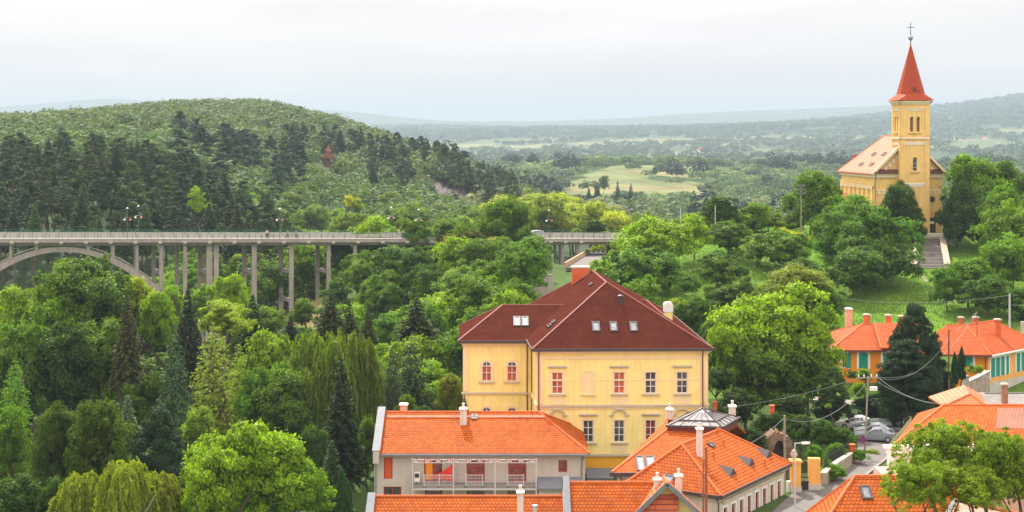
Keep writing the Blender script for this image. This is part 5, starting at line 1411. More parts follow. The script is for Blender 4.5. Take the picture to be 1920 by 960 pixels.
# bridge lamps with flower baskets
MF = mat("flower_red", (0.55, 0.20, 0.18), .8, .3, 6)
LMP = None
def copy_tree(o, parent=None):
    c = o.copy(); COL.objects.link(c)
    if parent is not None:
        inv = o.matrix_parent_inverse.copy(); c.parent = parent; c.matrix_parent_inverse = inv
    for ch in [q_ for q_ in bpy.data.objects if q_.parent == o]: copy_tree(ch, c)
    return c
for k_, (px, where) in enumerate([(239, 'west one of the close pair above the arch'), (263, 'east one of the close pair above the arch'), (525, 'between the walkers in white and in green shirts'), (751, 'near the stone parapet piers'), (786, 'among the stone parapet piers'), (995, 'just before the silver car'), (1031, 'just behind the silver car')]):
    s = sB(px); o = -BW + .4 if k_ in (1, 3, 5) else -.5; base = WB.pt(sB(px), zd_(s) + .12, o)
    lab = 'slim green bridge lamp with flower baskets, ' + where
    if LMP is None:
        LMP = thing('bridge_lamp', lab, 'street lamp', base, 'lamps along the viaduct'); b = base
        m = MB(); m.tube([b, b + Vector((0, 0, 5.6))], .06, 6, .04); m.build('pole', M_rail, LMP)
        m = MB(); m.lathe(b + Vector((0, 0, 5.6)), [(.05, 0), (.2, .05), (.18, .2), (.06, .3)], 10); m.build('lamp_head', M_white, LMP)
        for sg in (-1, 1):
            m = MB(); m.tube([b + Vector((0, 0, 3.9)), b + Vector((sg * .55, 0, 3.95))], .02, 4); m.lathe(b + Vector((sg * .55, 0, 3.35)), [(.08, 0), (.2, .12), (.24, .26), (.12, .36)], 8)
            m.build('flower_basket', MF if sg > 0 else M_white, LMP)
    else:
        L2 = copy_tree(LMP); L2.location = base; L2['label'] = lab

# ------------------------------------------------------------------ cars
M_tyre = mat("tyre_rubber", (0.03, 0.03, 0.03), .9, .1, 4)
M_rim = mat("alloy_rim", (0.45, 0.45, 0.46), .35, .05, 4, metal=.8)
M_cgl = mat("car_glass", (0.04, 0.05, 0.055), .08, .1, 2, spec=.8)
M_tail = mat("tail_lamp_red", (0.45, 0.01, 0.01), .3, .05, 4)
M_headl = mat("head_lamp_glass", (0.7, 0.7, 0.7), .2, .05, 4)
def paint(name, c): return mat(name, c, .28, .03, 1, spec=.6, metal=.25)
def car(name, label, loc, yaw, pmat, estate=False, group=None):
    T = thing(name, label, 'car', loc, group, yaw)
    M = Matrix.LocRotScale(Vector(loc), T.rotation_euler, Vector((1, 1, 1)))
    # side stations front (+x) to rear: x, bonnet/shoulder z, roof z, half width, cabin half width
    rear_roof = 1.38 if estate else 1.18
    st = [(2.12, .62, .62, .70, .60), (2.02, .72, .72, .80, .70), (1.25, .88, .90, .85, .74), (.95, .93, .98, .86, .72), (.25, .95, 1.40, .86, .62), (-.6, .95, 1.47, .86, .62),
          (-1.35, .95, rear_roof + .02, .86, .62), (-1.85, .95, (1.28 if estate else 1.0), .83, .66), (-2.08, .82, .84, .78, .7)]
    if estate: st[-1] = (-2.1, .9, .95, .80, .7)
    sec = []
    for x, zs, zr_, w_, cw_ in st:
        zr2 = max(zr_, zs + .01)
        sec.append([(x, w_ * .96, .22), (x, w_, .5), (x, w_ * .97, zs), (x, cw_, zr2 - .06), (x, cw_ - .12, zr2)])
    body, gl = MB(), MB()
    def tf(p): return M @ Vector(p)
    for i in range(len(sec) - 1):
        for sg in (1, -1):
            A = [(x, y * sg, z) for x, y, z in sec[i]]; B = [(x, y * sg, z) for x, y, z in sec[i + 1]]
            for j in range(4):
                q = [tf(A[j]), tf(A[j + 1]), tf(B[j + 1]), tf(B[j])]
                body.poly(q if sg < 0 else q[::-1])
        A, B = sec[i], sec[i + 1]
        body.poly([tf(A[4]), tf(B[4]), tf((B[4][0], -B[4][1], B[4][2])), tf((A[4][0], -A[4][1], A[4][2]))])
    for S_, rev in ((sec[0], 0), (sec[-1], 1)):
        pts = [tf(p) for p in S_] + [tf((x, -y, z)) for x, y, z in reversed(S_)]; body.poly(pts if rev else pts[::-1])
    body.poly([tf((2.1, .68, .22)), tf((2.1, -.68, .22)), tf((-2.08, -.74, .22)), tf((-2.08, .74, .22))])
    bo = body.build('body', pmat, T)
    # glass, set just proud of the cabin sides
    for sg in (1, -1):
        for xa, xb in ((.78, -.32), (-.38, -1.25)) + (((-1.32, -1.8),) if estate else ()):
            def cab(x, t):
                for i in range(len(st) - 1):
                    if st[i][0] >= x >= st[i + 1][0]:
                        k = (st[i][0] - x) / (st[i][0] - st[i + 1][0]); a_, b_ = sec[i], sec[i + 1]
                        lo = [a_[2][q] + (b_[2][q] - a_[2][q]) * k for q in range(3)]; hi = [a_[3][q] + (b_[3][q] - a_[3][q]) * k for q in range(3)]
                        return Vector((x, (lo[1] + (hi[1] - lo[1]) * t + .012) * sg, lo[2] + (hi[2] - lo[2]) * t + .004))
            g = MB(); xs = [xa + (xb - xa) * q / 4 for q in range(5)]
            up_, lo_ = [cab(x, .9) for x in xs], [cab(x, .12) for x in xs]
            for q in range(4): g.poly([M @ lo_[q], M @ lo_[q + 1], M @ up_[q + 1], M @ up_[q]])
            g.build('side_window', M_cgl, T)
    for nm, i in (('windscreen', 3), ('rear_window', 6)):
        A, B = sec[i], sec[i + 1]; nrm = Vector((.02 if i == 3 else -.02, 0, .015))
        lerp = lambda t, s_: Vector((A[4][0] + (B[4][0] - A[4][0]) * t, (A[4][1] + (B[4][1] - A[4][1]) * t) * s_, A[4][2] + (B[4][2] - A[4][2]) * t)) + nrm
        g = MB(); g.poly([M @ lerp(.08, 1), M @ lerp(.92, 1), M @ lerp(.92, -1), M @ lerp(.08, -1)]); g.build(nm, M_cgl, T)
    for x in (1.32, -1.28):
        for sg in (1, -1):
            c = Vector((x, .76 * sg, .32)); t = MB(); pr = [M @ (c + Vector((0, -.11, 0))), M @ (c + Vector((0, .11, 0)))]
            wt = thing if False else None
            t.tube(pr, .32, 16); wo = t.build('wheel', M_tyre, T)
            r = MB(); e = .125 * sg; r.tube([M @ (c + Vector((0, .09 * sg, 0))), M @ (c + Vector((0, e, 0)))], .2, 12); r.build('rim', M_rim, wo)
    for sg in (1, -1):
        t = MB(); t.slab([M @ Vector((2.03, .5 * sg, .6)), M @ Vector((2.03, .78 * sg, .6)), M @ Vector((1.98, .78 * sg, .72)), M @ Vector((2.0, .5 * sg, .72))], M.to_3x3() @ Vector((.08, 0, 0))); t.build('headlight', M_headl, T)
        t = MB(); t.slab([M @ Vector((-2.04, .55 * sg, .62)), M @ Vector((-2.04, .80 * sg, .62)), M @ Vector((-2.04, .78 * sg, .86)), M @ Vector((-2.04, .55 * sg, .86))], M.to_3x3() @ Vector((-.07, 0, 0))); t.build('taillight', M_tail, T)
    return T
def gl_(px, D): x, y = XY(px, D); return (x, y, gz(x, y) + .1)
yw = math.radians(168)
car('parked_car', 'grey-blue sedan parked in front of the other cars behind the utility pole', gl_(1641, 160), yw, paint("paint_greyblue", (0.22, 0.25, 0.28)), group=None)
car('parked_car', 'silver car parked second in the row, between the grey-blue sedan and dark estate', gl_(1638, 162.9), yw, paint("paint_silver", (0.34, 0.36, 0.37)))
car('parked_car', 'dark green estate car parked at the back of the row by the road bend', gl_(1637, 165.6), yw, paint("paint_darkgreen", (0.05, 0.08, 0.075)), estate=True)
car('parked_car', 'white car mostly hidden behind ivy at the far end of the parked row', gl_(1606, 167.5), yw, paint("paint_white", (0.72, 0.72, 0.70)))
s = sB(1018); q = WB.pt(s, zd_(s), -6.2)
car('moving_car', 'silver hatchback driving across the viaduct between the trees', tuple(q), math.pi + math.atan2(WB.d.y, WB.d.x), paint("paint_silver", (0.34, 0.36, 0.37)), estate=True)

# ------------------------------------------------------------------ people on the viaduct
def person(label, loc, yaw, shirt, trousers, hair, stride=.25, bag=False, kid=1.0):
    T = thing('person', label, 'person', loc, 'people walking on the viaduct', yaw)
    S = kid
    def skinned(name, J, E, R, material, root=0):
        me = bpy.data.meshes.new(name); me.from_pydata([tuple(Vector(j) * S) for j in J], E, []); o = bpy.data.objects.new(name, me); COL.objects.link(o)
        o.parent = T; me.materials.append(material)
        o.modifiers.new('skin', 'SKIN'); sm = o.modifiers.new('subsurf', 'SUBSURF'); sm.levels = 1; sm.render_levels = 1
        if not me.skin_vertices: 
            bpy.context.view_layer.objects.active = o; bpy.ops.mesh.customdata_skin_add()
        for i, r in enumerate(R): me.skin_vertices[0].data[i].radius = (r[0] * S, r[1] * S) if isinstance(r, tuple) else (r * S, r * S)
        me.skin_vertices[0].data[root].use_root = True
        return o
    a = stride
    J = [(0, 0, .95), (0, 0, 1.18), (.01, 0, 1.40), (.02, 0, 1.52), (.03, 0, 1.60), (.03, 0, 1.72),
         (0, .10, .90), (a * .55, .10, .50), (a * .8, .10, .09), (a * .8 + .16, .11, .04),
         (0, -.10, .90), (-a * .2, -.10, .50), (-a * 1.1, -.10, .12), (-a * 1.1 + .14, -.11, .05),
         (0, .19, 1.40), (-.10, .24, 1.14), (-.02, .25, .90), (.02, .25, .80),
         (0, -.19, 1.40), (.10, -.24, 1.14), (.20, -.25, .92), (.24, -.25, .83)]
    E = [(0, 1), (1, 2), (2, 3), (3, 4), (4, 5), (0, 6), (6, 7), (7, 8), (8, 9), (0, 10), (10, 11), (11, 12), (12, 13), (2, 14), (14, 15), (15, 16), (16, 17), (2, 18), (18, 19), (19, 20), (20, 21)]
    R = [(.13, .15), (.11, .14), (.11, .15), .055, .09, .085, .09, .06, .04, .035, .09, .06, .04, .035, .055, .042, .032, .035, .055, .042, .032, .035]
    skinned('body', J, E, R, mat("skin", (0.55, 0.30, 0.20), .6, .05, 2))
    sh_ = [0, 1, 2, 14, 15, 18, 19]; ix = {v: i for i, v in enumerate(sh_)}
    skinned('shirt', [J[i] for i in sh_], [(ix[p], ix[q]) for p, q in E if p in ix and q in ix], [(.15, .17), (.13, .16), (.13, .17), .07, .06, .07, .06], shirt)
    tr = [0, 6, 7, 8, 10, 11, 12]; ix = {v: i for i, v in enumerate(tr)}
    skinned('trousers', [J[i] for i in tr], [(ix[p], ix[q]) for p, q in E if p in ix and q in ix], [(.14, .16), .105, .075, .06, .105, .075, .06], trousers)
    hm = MB(); hm.lathe((0, 0, 0), [(.085 * S, -.02), (.105 * S, .03), (.09 * S, .1), (.03 * S, .13)], 10); ho = hm.build('hair', hair, None); ho.parent = T; ho.location = (.015 * S, 0, 1.66 * S)
    return T
M_navy = mat("dark_trousers", (0.05, 0.07, 0.12), .9, .1, 4); M_hair = mat("brown_hair", (0.06, 0.035, 0.02), .8, .1, 4)
ybr = math.pi + math.atan2(WB.d.y, WB.d.x)
for px, lab, sh_, tr_, o, k in ((501, 'walker in white shirt and dark trousers, first of the walkers on the viaduct', M_white, M_navy, -.9, 1.0),
                          (504.5, 'walker in pink top beside the walker in white shirt', mat("pink_cloth", (0.65, 0.25, 0.22), .9, .1, 3), M_navy, -1.4, .97),
                          (541, 'walker in bright green shirt on the viaduct', mat("green_cloth", (0.05, 0.5, 0.12), .9, .1, 3), M_navy, -.9, .98),
                          (556.5, 'walker in grey top and dark green trousers, last on the viaduct', mat("grey_cloth", (0.3, 0.3, 0.28), .9, .1, 3), mat("darkgreen_cloth", (0.03, 0.15, 0.10), .9, .1, 3), -.9, .95)):
    s = sB(px); q = WB.pt(s, zd_(s) + .125, o); person(lab, tuple(q), ybr, sh_, tr_, M_hair, kid=k)

# ------------------------------------------------------------------ poles, wires, masts
def pole_obj(name, label, cat, px, D, py_top, r=.11, material=None, py_base=None, lean=0, arms=()):
    x, y = XY(px, D); zb = gz(x, y) if py_base is None else ZP(py_base, D); zt_ = ZP(py_top, D)
    T = thing(name, label, cat, (x, y, zb)); m = MB(); top = Vector((x + lean, y, zt_)); m.tube([Vector((x, y, zb - .3)), top], r, 8, r * .75); m.build('shaft', material or M_pole, T)
    for dz, wd in arms:
        m = MB(); m.beam(top + Vector((-wd, 0, dz)), top + Vector((wd, .3, dz)), .1, .1); a = m.build('crossarm', M_pole, T)
        m = MB()
        for k_ in (-1, -.4, .4, 1): m.lathe(top + Vector((wd * k_, .15 + .15 * k_, dz + .04)), [(.03, 0), (.05, .08), (.08, .12), (.05, .2), (.07, .25), (.03, .3)], 8)
        m.build('insulators', M_white, a)
    return T, top
T1, top1 = pole_obj('utility_pole', 'tilted utility pole with crossarms and white insulators by the parked cars', 'utility pole', 1621, 150, 706, lean=.35, arms=((-.15, .95),))
m = MB(); m.box(top1.x - .5 + .7, top1.x + .9, 149.8, 150.2, top1.z - 1.4, top1.z - 1.05); m.build('lamp_head', M_white, T1)
m = MB(); q = P(1618, 825, 149.4); m.tube([q, q + Vector((0, -.04, 0))], .33, 16); sg_ = m.build('sign_disc', mat("sign_blue", (0.05, 0.06, 0.35), .5, .03, 2)); tag(sg_, 'round blue and red traffic sign fixed low on the tilted utility pole', 'traffic sign')
m = MB(); m.tube([q + Vector((0, -.045, 0)), q + Vector((0, -.02, 0))], .34, 16); m2 = MB()
for k_ in range(20):
    a0, a1 = 2 * math.pi * k_ / 20, 2 * math.pi * (k_ + 1) / 20
    m2.slab([q + Vector((.25 * math.cos(a0), -.05, .25 * math.sin(a0))), q + Vector((.35 * math.cos(a0), -.05, .35 * math.sin(a0))), q + Vector((.35 * math.cos(a1), -.05, .35 * math.sin(a1))), q + Vector((.25 * math.cos(a1), -.05, .25 * math.sin(a1)))], (0, .03, 0))
m2.build('red_rim', M_tail, sg_)
T2, top2 = pole_obj('utility_pole', 'short wooden pole behind the orange roof of the street house', 'utility pole', 1471, 143, 779, .13)
T3, top3 = pole_obj('utility_pole', 'tall twin concrete pole on the slope behind the shuttered orange house', 'utility pole', 1893, 205, 551, .17, M_steel)
T3b, _ = pole_obj('concrete_post', 'short pale concrete post beside the tall twin pole', 'post', 1917, 200, 603, .35, M_ltstone)
T4, top4 = pole_obj('utility_pole', 'wooden pole before the pale retaining wall below the viaduct', 'utility pole', 987, 228, 512)
T5, top5 = pole_obj('utility_pole', 'wooden pole rising from the trees before the viaduct end', 'utility pole', 948, 240, 476, .1, arms=((-.3, .5),))
T6, top6 = pole_obj('utility_pole', 'grey lamp pole standing under the viaduct by the maroon villa chimney', 'utility pole', 1037, 245, 474, .09, M_steel)
T7, top7 = pole_obj('utility_pole', 'thin grey pole among the trees right behind the villa roof peak', 'utility pole', 1135, 225, 505, .07, M_steel)
T8, top8 = pole_obj('utility_pole', 'dark roof mast pole rising before the shuttered house beside the pine', 'mast', 1779, 168, 617, .12, M_wood)
T9, top9 = pole_obj('utility_pole', 'grey pole on the grassy ridge with a small red light', 'utility pole', 1276, 262, 391, .1, M_steel)
T10, top10 = pole_obj('utility_pole', 'grey pole against the dark round tree on the grassy ridge', 'utility pole', 1341, 258, 386, .09, M_steel)
# floodlight mast
x, y = XY(1502, 262); zb = gz(x, y); T = thing('floodlight_mast', 'tall floodlight mast with two tiers of lamps on the church hill', 'floodlight', (x, y, zb)); zt_ = ZP(346, 262)
m = MB(); m.tube([Vector((x, y, zb - .2)), Vector((x, y, zt_))], .13, 8, .08); m.build('mast', M_pole, T)
for py in (348, 356, 363):
    for k_ in (-1, 1):
        m = MB(); z = ZP(py, 262); c = Vector((x + k_ * .42, y - .15, z)); m.slab([c + Vector((-.24, 0, -.2)), c + Vector((.24, 0, -.2)), c + Vector((.26, -.1, .18)), c + Vector((-.26, -.1, .18))], (0, .25, 0)); m.build('floodlight_head', M_zinc, T)
# roof masts of the street house
T11, top11 = pole_obj('roof_mast', 'thick brown roof mast in front of the street house roof', 'mast', 1324, 119, 838, .12, M_wood, py_base=985)
T12, top12 = pole_obj('roof_mast', 'thin brown roof mast just beside the thick brown one', 'mast', 1318.5, 119.5, 866, .07, M_wood, py_base=985)
T13, top13 = pole_obj('roof_mast', 'rusty thin mast with stay on the shuttered house roof', 'mast', 1832, 186, 584, .06, M_wood, py_base=628)
def wire(label, a, b, sag, r=.03):
    r *= .75
    pts = []; n = 24
    for k_ in range(n + 1):
        t = k_ / n; p = a.lerp(b, t); pts.append(p + Vector((0, 0, -sag * 4 * t * (1 - t))))
    m = MB(); m.tube(pts, r, 5); o = m.build('cable', M_wire); tag(o, label, 'cable')
    return o
wire('thick cable sagging from the tilted pole down to the short wooden pole', top1 + Vector((-.1, 0, -.6)), top2 + Vector((0, 0, -.3)), 1.6, .032)
wire('thick cable from the short wooden pole down to the orange street house roof', top2 + Vector((0, 0, -.2)), P(1385, 842, 136), .3, .032)
wire('thin cable from the tilted pole across dark trees to the villa', top1 + Vector((-.8, 0, -.1)), P(1320, 768, 152), .5, .018)
wire('upper cable from the tilted pole up across the dark pine', top1 + Vector((.6, 0, 0)), top13 + Vector((0, 0, -.1)), 2.6, .03)
wire('second cable beneath the upper one crossing the dark pine', top1 + Vector((.8, 0, -.1)), P(1779, 635, 168), 1.7, .025)
wire('cable from the tilted pole to the green house roof', top1 + Vector((.9, 0, 0)), P(1775, 757, 133), .7, .025)
wire('lower cable from the tilted pole to the green house roof', top1 + Vector((.9, 0, -.5)), P(1790, 762, 133), .5, .022)
wire('long cable crossing the lawn from the tall twin pole towards the hillside', top3 + Vector((0, 0, -.2)), P(1385, 520, 225), 2.2, .03)
wire('cable leaving the tall twin pole beyond the frame edge', top3 + Vector((0, 0, -1.5)), P(1990, 560, 200), .4, .03)
wire('cable at the wall corner of the shuttered house side', P(1842, 700, 178), P(1878, 724, 152), .1, .025)
wire('cable hanging from the pole in the trees to the pole by the retaining wall', top5, top4 + Vector((0, 0, -.2)), .9, .032)
wire('cable from the pole by the retaining wall towards the villa chimney', top4, P(1052, 532, 226), .3, .032)
wire('cable from the ridge of the villa rising left to the grey lamp pole', top6, top5 + Vector((0, 0, .2)), 1.6, .03)
wire('cable across the grassy slope behind the villa roof', P(1212, 541, 225), P(1300, 550, 222), .2, .03)
wire('white stay cable running down beside the brown roof masts', top11 + Vector((.2, 0, -.7)), P(1316, 930, 119), -.4, .03)
wire('slack cable from the brown masts over the street house roof', top11 + Vector((.4, 0, -.9)), P(1395, 868, 127), .7, .02)
wire('stay cable of the rusty mast on the shuttered house', top13, P(1789, 622, 186), .15, .04)
# small post and litter bin by the parking bay; retaining wall, lower road
T, _ = pole_obj('bollard', 'small reddish bollard on the verge by the road bend', 'bollard', 1689, 172, 778, .14, M_pink)
strip("upper_road", [(960, 226), (1010, 227), (1065, 229), (1110, 240)], 4.0, M_conc)
wall_line('retaining_wall', 'pale concrete retaining wall between poles below the viaduct', 'retaining wall', [(988, 233), (1036, 234)], .5, 3.4, M_conc, top=M_concd)
T = thing('road_parapet', 'rust coloured parapet of a lower road running under the viaduct', 'parapet', (*XY(1060, 275), -24))
m = MB(); a, b = P(1058, 492, 268), P(1104, 466, 318); m.slab([a, a + Vector((.3, 0, 0)), a + Vector((.3, 0, -.9)), a + Vector((0, 0, -.9))], b - a); m.build('parapet_wall', mat("rusty_band", (0.46, 0.30, 0.20), .9, .15, .5), T)
m = MB(); a2, b2 = a + Vector((.35, 0, -.9)), b + Vector((.35, 0, -.9)); m.slab([a2, a2 + Vector((4.2, 0, 0)), a2 + Vector((4.2, 0, -.6)), a2 + Vector((0, 0, -.6))], b2 - a2); m.build('lower_roadway', M_asph, T)

# ------------------------------------------------------------------ lookout tower and hut on the hill ledge
Dl = 705.0; x, y = XY(615, Dl); zb = ZP(316, Dl)
T = thing('lookout_tower', 'brown wooden lookout tower with pointed roof on the wooded hillside ledge', 'lookout tower', (x, y, zb))
q = lambda px, py, dy=0: P(px, py, Dl) + Vector((0, dy, 0))
m = MB()
for sx_l, sx_h in ((607.5, 611.5), (624.5, 619)):
    for dy in (0, 2.6): m.beam(q(sx_l, 330, dy), q(sx_h, 296, dy * .8 + .3), .45)
m.build('legs', M_wood, T)
m = MB()
for py in (303, 309): m.beam(q(609.5, py), q(621.5, py), .35)
m.beam(q(608, 312), q(621, 299), .28); m.beam(q(623.5, 312), q(611, 299), .28); m.build('bracing', M_wood, T)
m = MB(); c0 = q(603, 296); m.box(c0.x, q(627, 296).x, Dl - 1, Dl + 5, ZP(297, Dl), ZP(294.5, Dl)); m.box(c0.x, q(627, 0).x, Dl - 1, Dl - .8, ZP(294.5, Dl), ZP(289, Dl)); m.box(c0.x, q(627, 0).x, Dl + 4.8, Dl + 5, ZP(294.5, Dl), ZP(289, Dl)); m.build('platform', M_wood, T)
m = MB(); m.prism([tuple((q(610, 0).x, Dl)), (q(619.5, 0).x, Dl), (q(619.5, 0).x, Dl + 2.4), (q(610, 0).x, Dl + 2.4)], ZP(294, Dl), ZP(283, Dl)); m.build('cabin', M_wood, T)
m = MB(); z0_ = ZP(284, Dl); apx_ = Vector((q(614.7, 0).x, Dl + 1.2, ZP(272, Dl))); cs = [(q(609, 0).x, Dl - .3), (q(620.5, 0).x, Dl - .3), (q(620.5, 0).x, Dl + 2.7), (q(609, 0).x, Dl + 2.7)]
for k_ in range(4): a, b = cs[k_], cs[(k_ + 1) % 4]; m.poly([Vector((*a, z0_)), Vector((*b, z0_)), apx_])
m.poly([Vector((*c_, z0_)) for c_ in reversed(cs)]); m.build('roof', M_wood, T)
x, y = XY(638, Dl); T = thing('red_hut', 'tiny red hut on the hillside ledge beside the lookout tower', 'hut', (x, y, ZP(316, Dl)))
m = MB(); m.box(x - .5, x + .5, y, y + 1, ZP(318, Dl), ZP(310, Dl)); m.build('wall', mat("hut_red", (0.55, 0.12, 0.07), .8, .1, 1), T); m = MB(); m.prism([(x - .7, y - .2), (x + .7, y - .2), (x + .7, y + 1.2), (x - .7, y + 1.2)], ZP(310, Dl), ZP(307.5, Dl), [(x, y + .5)] * 4); m.build('roof', M_wood, T)

# ------------------------------------------------------------------ rock face on the hillside
Rk = MB(); random.seed(11)
def ground_hit(px, py, d0=300, d1=15000):
    dx, dz = (px - 960) / F, (HY - py) / F
    D = d0
    while D < d1:
        if gz(dx * D, D) > dz * D: return D
        D *= 1.004
    return None
ncol, nrow = 70, 26
grid = []
for j in range(nrow + 1):
    row = []
    for i in range(ncol + 1):
        px = 802 + 112 * i / ncol; tp = 342 + (px - 802) * .42; bt = 366 + (px - 802) * .36
        top_z = ZP(tp, 640) ; bot_z = ZP(max(bt + 8, tp + 18), 590); t = j / nrow
        t2 = t * t * (3 - 2 * t)
        Dp = 640 - 50 * t ** .7
        n_ = noise.fractal(Vector((px * .09, t * 2.2, 3)), 1.0, 2.0, 5)
        n2 = abs(noise.noise(Vector((px * .22, t * .8, 9))))
        Dp += n_ * 7 + n2 * 9
        z = top_z + (bot_z - top_z) * t + noise.noise(Vector((px * .15, t * 5, 1))) * .8
        row.append(Vector(((px - 960) / F * Dp, Dp, z)))
    grid.append(row)
for j in range(nrow):
    for i in range(ncol):
        Rk.poly([grid[j + 1][i], grid[j + 1][i + 1], grid[j][i + 1], grid[j][i]])
for i in range(ncol): Rk.poly([grid[0][i], grid[0][i + 1], grid[0][i + 1] + Vector((0, 25, 2)), grid[0][i] + Vector((0, 25, 2))])
rm_ = mat("grey_rock", (0.085, 0.07, 0.06), .95, .65, .25, bump=.8, streak=.5)
ro = Rk.build('rock_face', rm_); tag(ro, kind='structure')

# ------------------------------------------------------------------ far village houses
M_fw = mat("far_white_wall", (0.78, 0.76, 0.72), .9, .05, .1); M_fr = mat("far_red_roof", (0.50, 0.14, 0.07), .9, .1, .1); M_fs = mat("far_grey_roof", (0.5, 0.5, 0.5), .9, .1, .1)
random.seed(3)
fh = [(1314, 288, 13, 1, 'house with pale pyramid roof standing alone beyond the fields'), (1036, 267, 6, 0, ''), (1147, 267, 6, 0, ''), (998, 268, 5, 1, ''), (1036, 279, 5, 1, ''), (1127, 289, 7, 1, ''), (1143, 291, 8, 1, ''), (1163, 289, 7, 1, ''),
      (1044, 294, 5, 0, ''), (1178, 293, 5, 0, ''), (1197, 290, 4, 0, ''), (1231, 274, 5, 1, ''), (1240, 280, 6, 1, ''), (1287, 271, 5, 1, ''), (1330, 266, 4, 0, ''), (1345, 292, 5, 0, ''), (1372, 289, 6, 1, ''), (1390, 262, 5, 1, ''),
      (1412, 279, 5, 1, ''), (1440, 268, 4, 0, ''), (1462, 290, 5, 1, ''), (1478, 272, 4, 1, ''), (1500, 262, 4, 0, ''), (1532, 281, 5, 1, ''), (1560, 271, 4, 1, ''), (1578, 259, 5, 1, ''), (1600, 252, 4, 1, ''), (1622, 262, 4, 0, ''),
      (1768, 252, 5, 1, ''), (1790, 262, 5, 0, ''), (1812, 268, 5, 1, ''), (1848, 262, 7, 1, ''), (1872, 271, 5, 0, ''), (1905, 258, 5, 1, ''), (960, 276, 4, 0, ''), (1100, 281, 5, 1, ''), (1210, 262, 4, 0, ''), (1268, 290, 5, 0, '')]
for px, py, wpx, red, lab in fh:
    D = ground_hit(px, py, 2600, 9000)
    if not D: continue
    x, y = XY(px, D); z = gz(x, y); w_ = wpx / F * D * 1.1; h_ = w_ * .42; dp_ = w_ * .7
    T = thing('far_house', lab or 'tiny distant house with ' + ('red' if red else 'grey') + ' roof on the hazy village hillside', 'house', (x, y, z), None if lab else ('distant red roofed village houses' if red else 'distant grey roofed village houses'))
    m = MB(); m.box(x - w_ / 2, x + w_ / 2, y, y + dp_, z - 3, z + h_); m.build('wall', M_fw, T)
    m = MB(); e = .6; c_ = [(x - w_ / 2 - e, y - e), (x + w_ / 2 + e, y - e), (x + w_ / 2 + e, y + dp_ + e), (x - w_ / 2 - e, y + dp_ + e)]
    if lab: m.prism(c_, z + h_, z + h_ + w_ * .45, [(x, y + dp_ / 2)] * 4)
    else: m.prism(c_, z + h_, z + h_ + w_ * .28, [(x - w_ / 3, y + dp_ / 2), (x + w_ / 3, y + dp_ / 2), (x + w_ / 3, y + dp_ / 2 + .1), (x - w_ / 3, y + dp_ / 2 + .1)])
    m.build('roof', M_fr if red else M_fs, T)
T = thing('far_farmhouse', 'small house with red roof among trees beyond the meadow', 'house', (*XY(1372, 1450), gz(*XY(1372, 1450))))
x, y = XY(1370, 1450); z = ZP(353, 1450); m = MB(); m.box(x - 4, x + 4, y, y + 7, z - 12, z + 1); m.build('wall', M_fw, T); m = MB(); m.prism([(x - 5, y - 1), (x + 5, y - 1), (x + 5, y + 8), (x - 5, y + 8)], z + 1, z + 4.5, [(x - 3, y + 3.5), (x + 3, y + 3.5), (x + 3, y + 3.6), (x - 3, y + 3.6)]); m.build('roof', M_fr, T)
# ------------------------------------------------------------------ vegetation
def foliage_mat(name, trans=0.38, rough=0.55, use_obj=True):
    m = bpy.data.materials.new(name); m.use_nodes = True
    N, L = m.node_tree.nodes, m.node_tree.links; N.clear()
    o = N.new("ShaderNodeOutputMaterial"); b = N.new("ShaderNodeBsdfPrincipled"); t = N.new("ShaderNodeBsdfTranslucent"); mx = N.new("ShaderNodeMixShader")
    at = N.new("ShaderNodeAttribute"); at.attribute_name = "tint"
    b.inputs['Roughness'].default_value = rough; b.inputs['Specular IOR Level'].default_value = 0.18
    c = at.outputs['Color']
    if use_obj:
        oi = N.new("ShaderNodeObjectInfo"); mm = N.new("ShaderNodeVectorMath"); mm.operation = 'MULTIPLY'
        L.new(oi.outputs['Color'], mm.inputs[0]); L.new(c, mm.inputs[1]); c = mm.outputs[0]
    L.new(c, b.inputs['Base Color'])
    s = N.new("ShaderNodeVectorMath"); s.operation = 'MULTIPLY'; s.inputs[1].default_value = (1.35, 1.5, 0.55)
    L.new(c, s.inputs[0]); L.new(s.outputs[0], t.inputs['Color'])
    mx.inputs[0].default_value = trans
    L.new(b.outputs[0], mx.inputs[1]); L.new(t.outputs[0], mx.inputs[2]); L.new(mx.outputs[0], o.inputs['Surface'])
    return m
M_leaf = foliage_mat("leaves", 0.44)
M_needle = foliage_mat("needles", 0.15, 0.7)
M_stuff = foliage_mat("far_foliage", 0.3, 0.7, False)
M_bark = mat("bark", (0.11, 0.085, 0.065), .95, .3, 1.5, bump=.6)
M_birch = mat("pale_bark", (0.42, 0.38, 0.33), .9, .3, 1.5)

def rnd_dirs(rs, n):
    v = rs.normal(size=(n, 3)); return v / np.linalg.norm(v, axis=1, keepdims=True)
def nrmz(v): return v / np.maximum(np.linalg.norm(v, axis=1, keepdims=True), 1e-6)
def quads(C, Nn, size, rs, aspect=1.0, axis=None):
    """diamond leaf sprays: centres, normals, sizes -> (n*4,3)"""
    n = len(C)
    a = rnd_dirs(rs, n) if axis is None else axis
    u = nrmz(np.cross(Nn, a)); v = np.cross(Nn, u)
    if axis is not None: u, v = v, u
    s = (size * np.ones(n))[:, None] if np.ndim(size) == 0 else size[:, None]
    bend = Nn * s * rs.uniform(-.35, .35, (n, 1))
    V = np.empty((n, 4, 3))
    V[:, 0] = C - u * s * aspect; V[:, 1] = C - v * s * .55 + bend; V[:, 2] = C + u * s * aspect; V[:, 3] = C + v * s * .55 + bend
    return V.reshape(-1, 3)
def finish(name, V, tint, mats):
    me = fast_mesh(name, V, 4, tint); me.materials.append(mats); return me

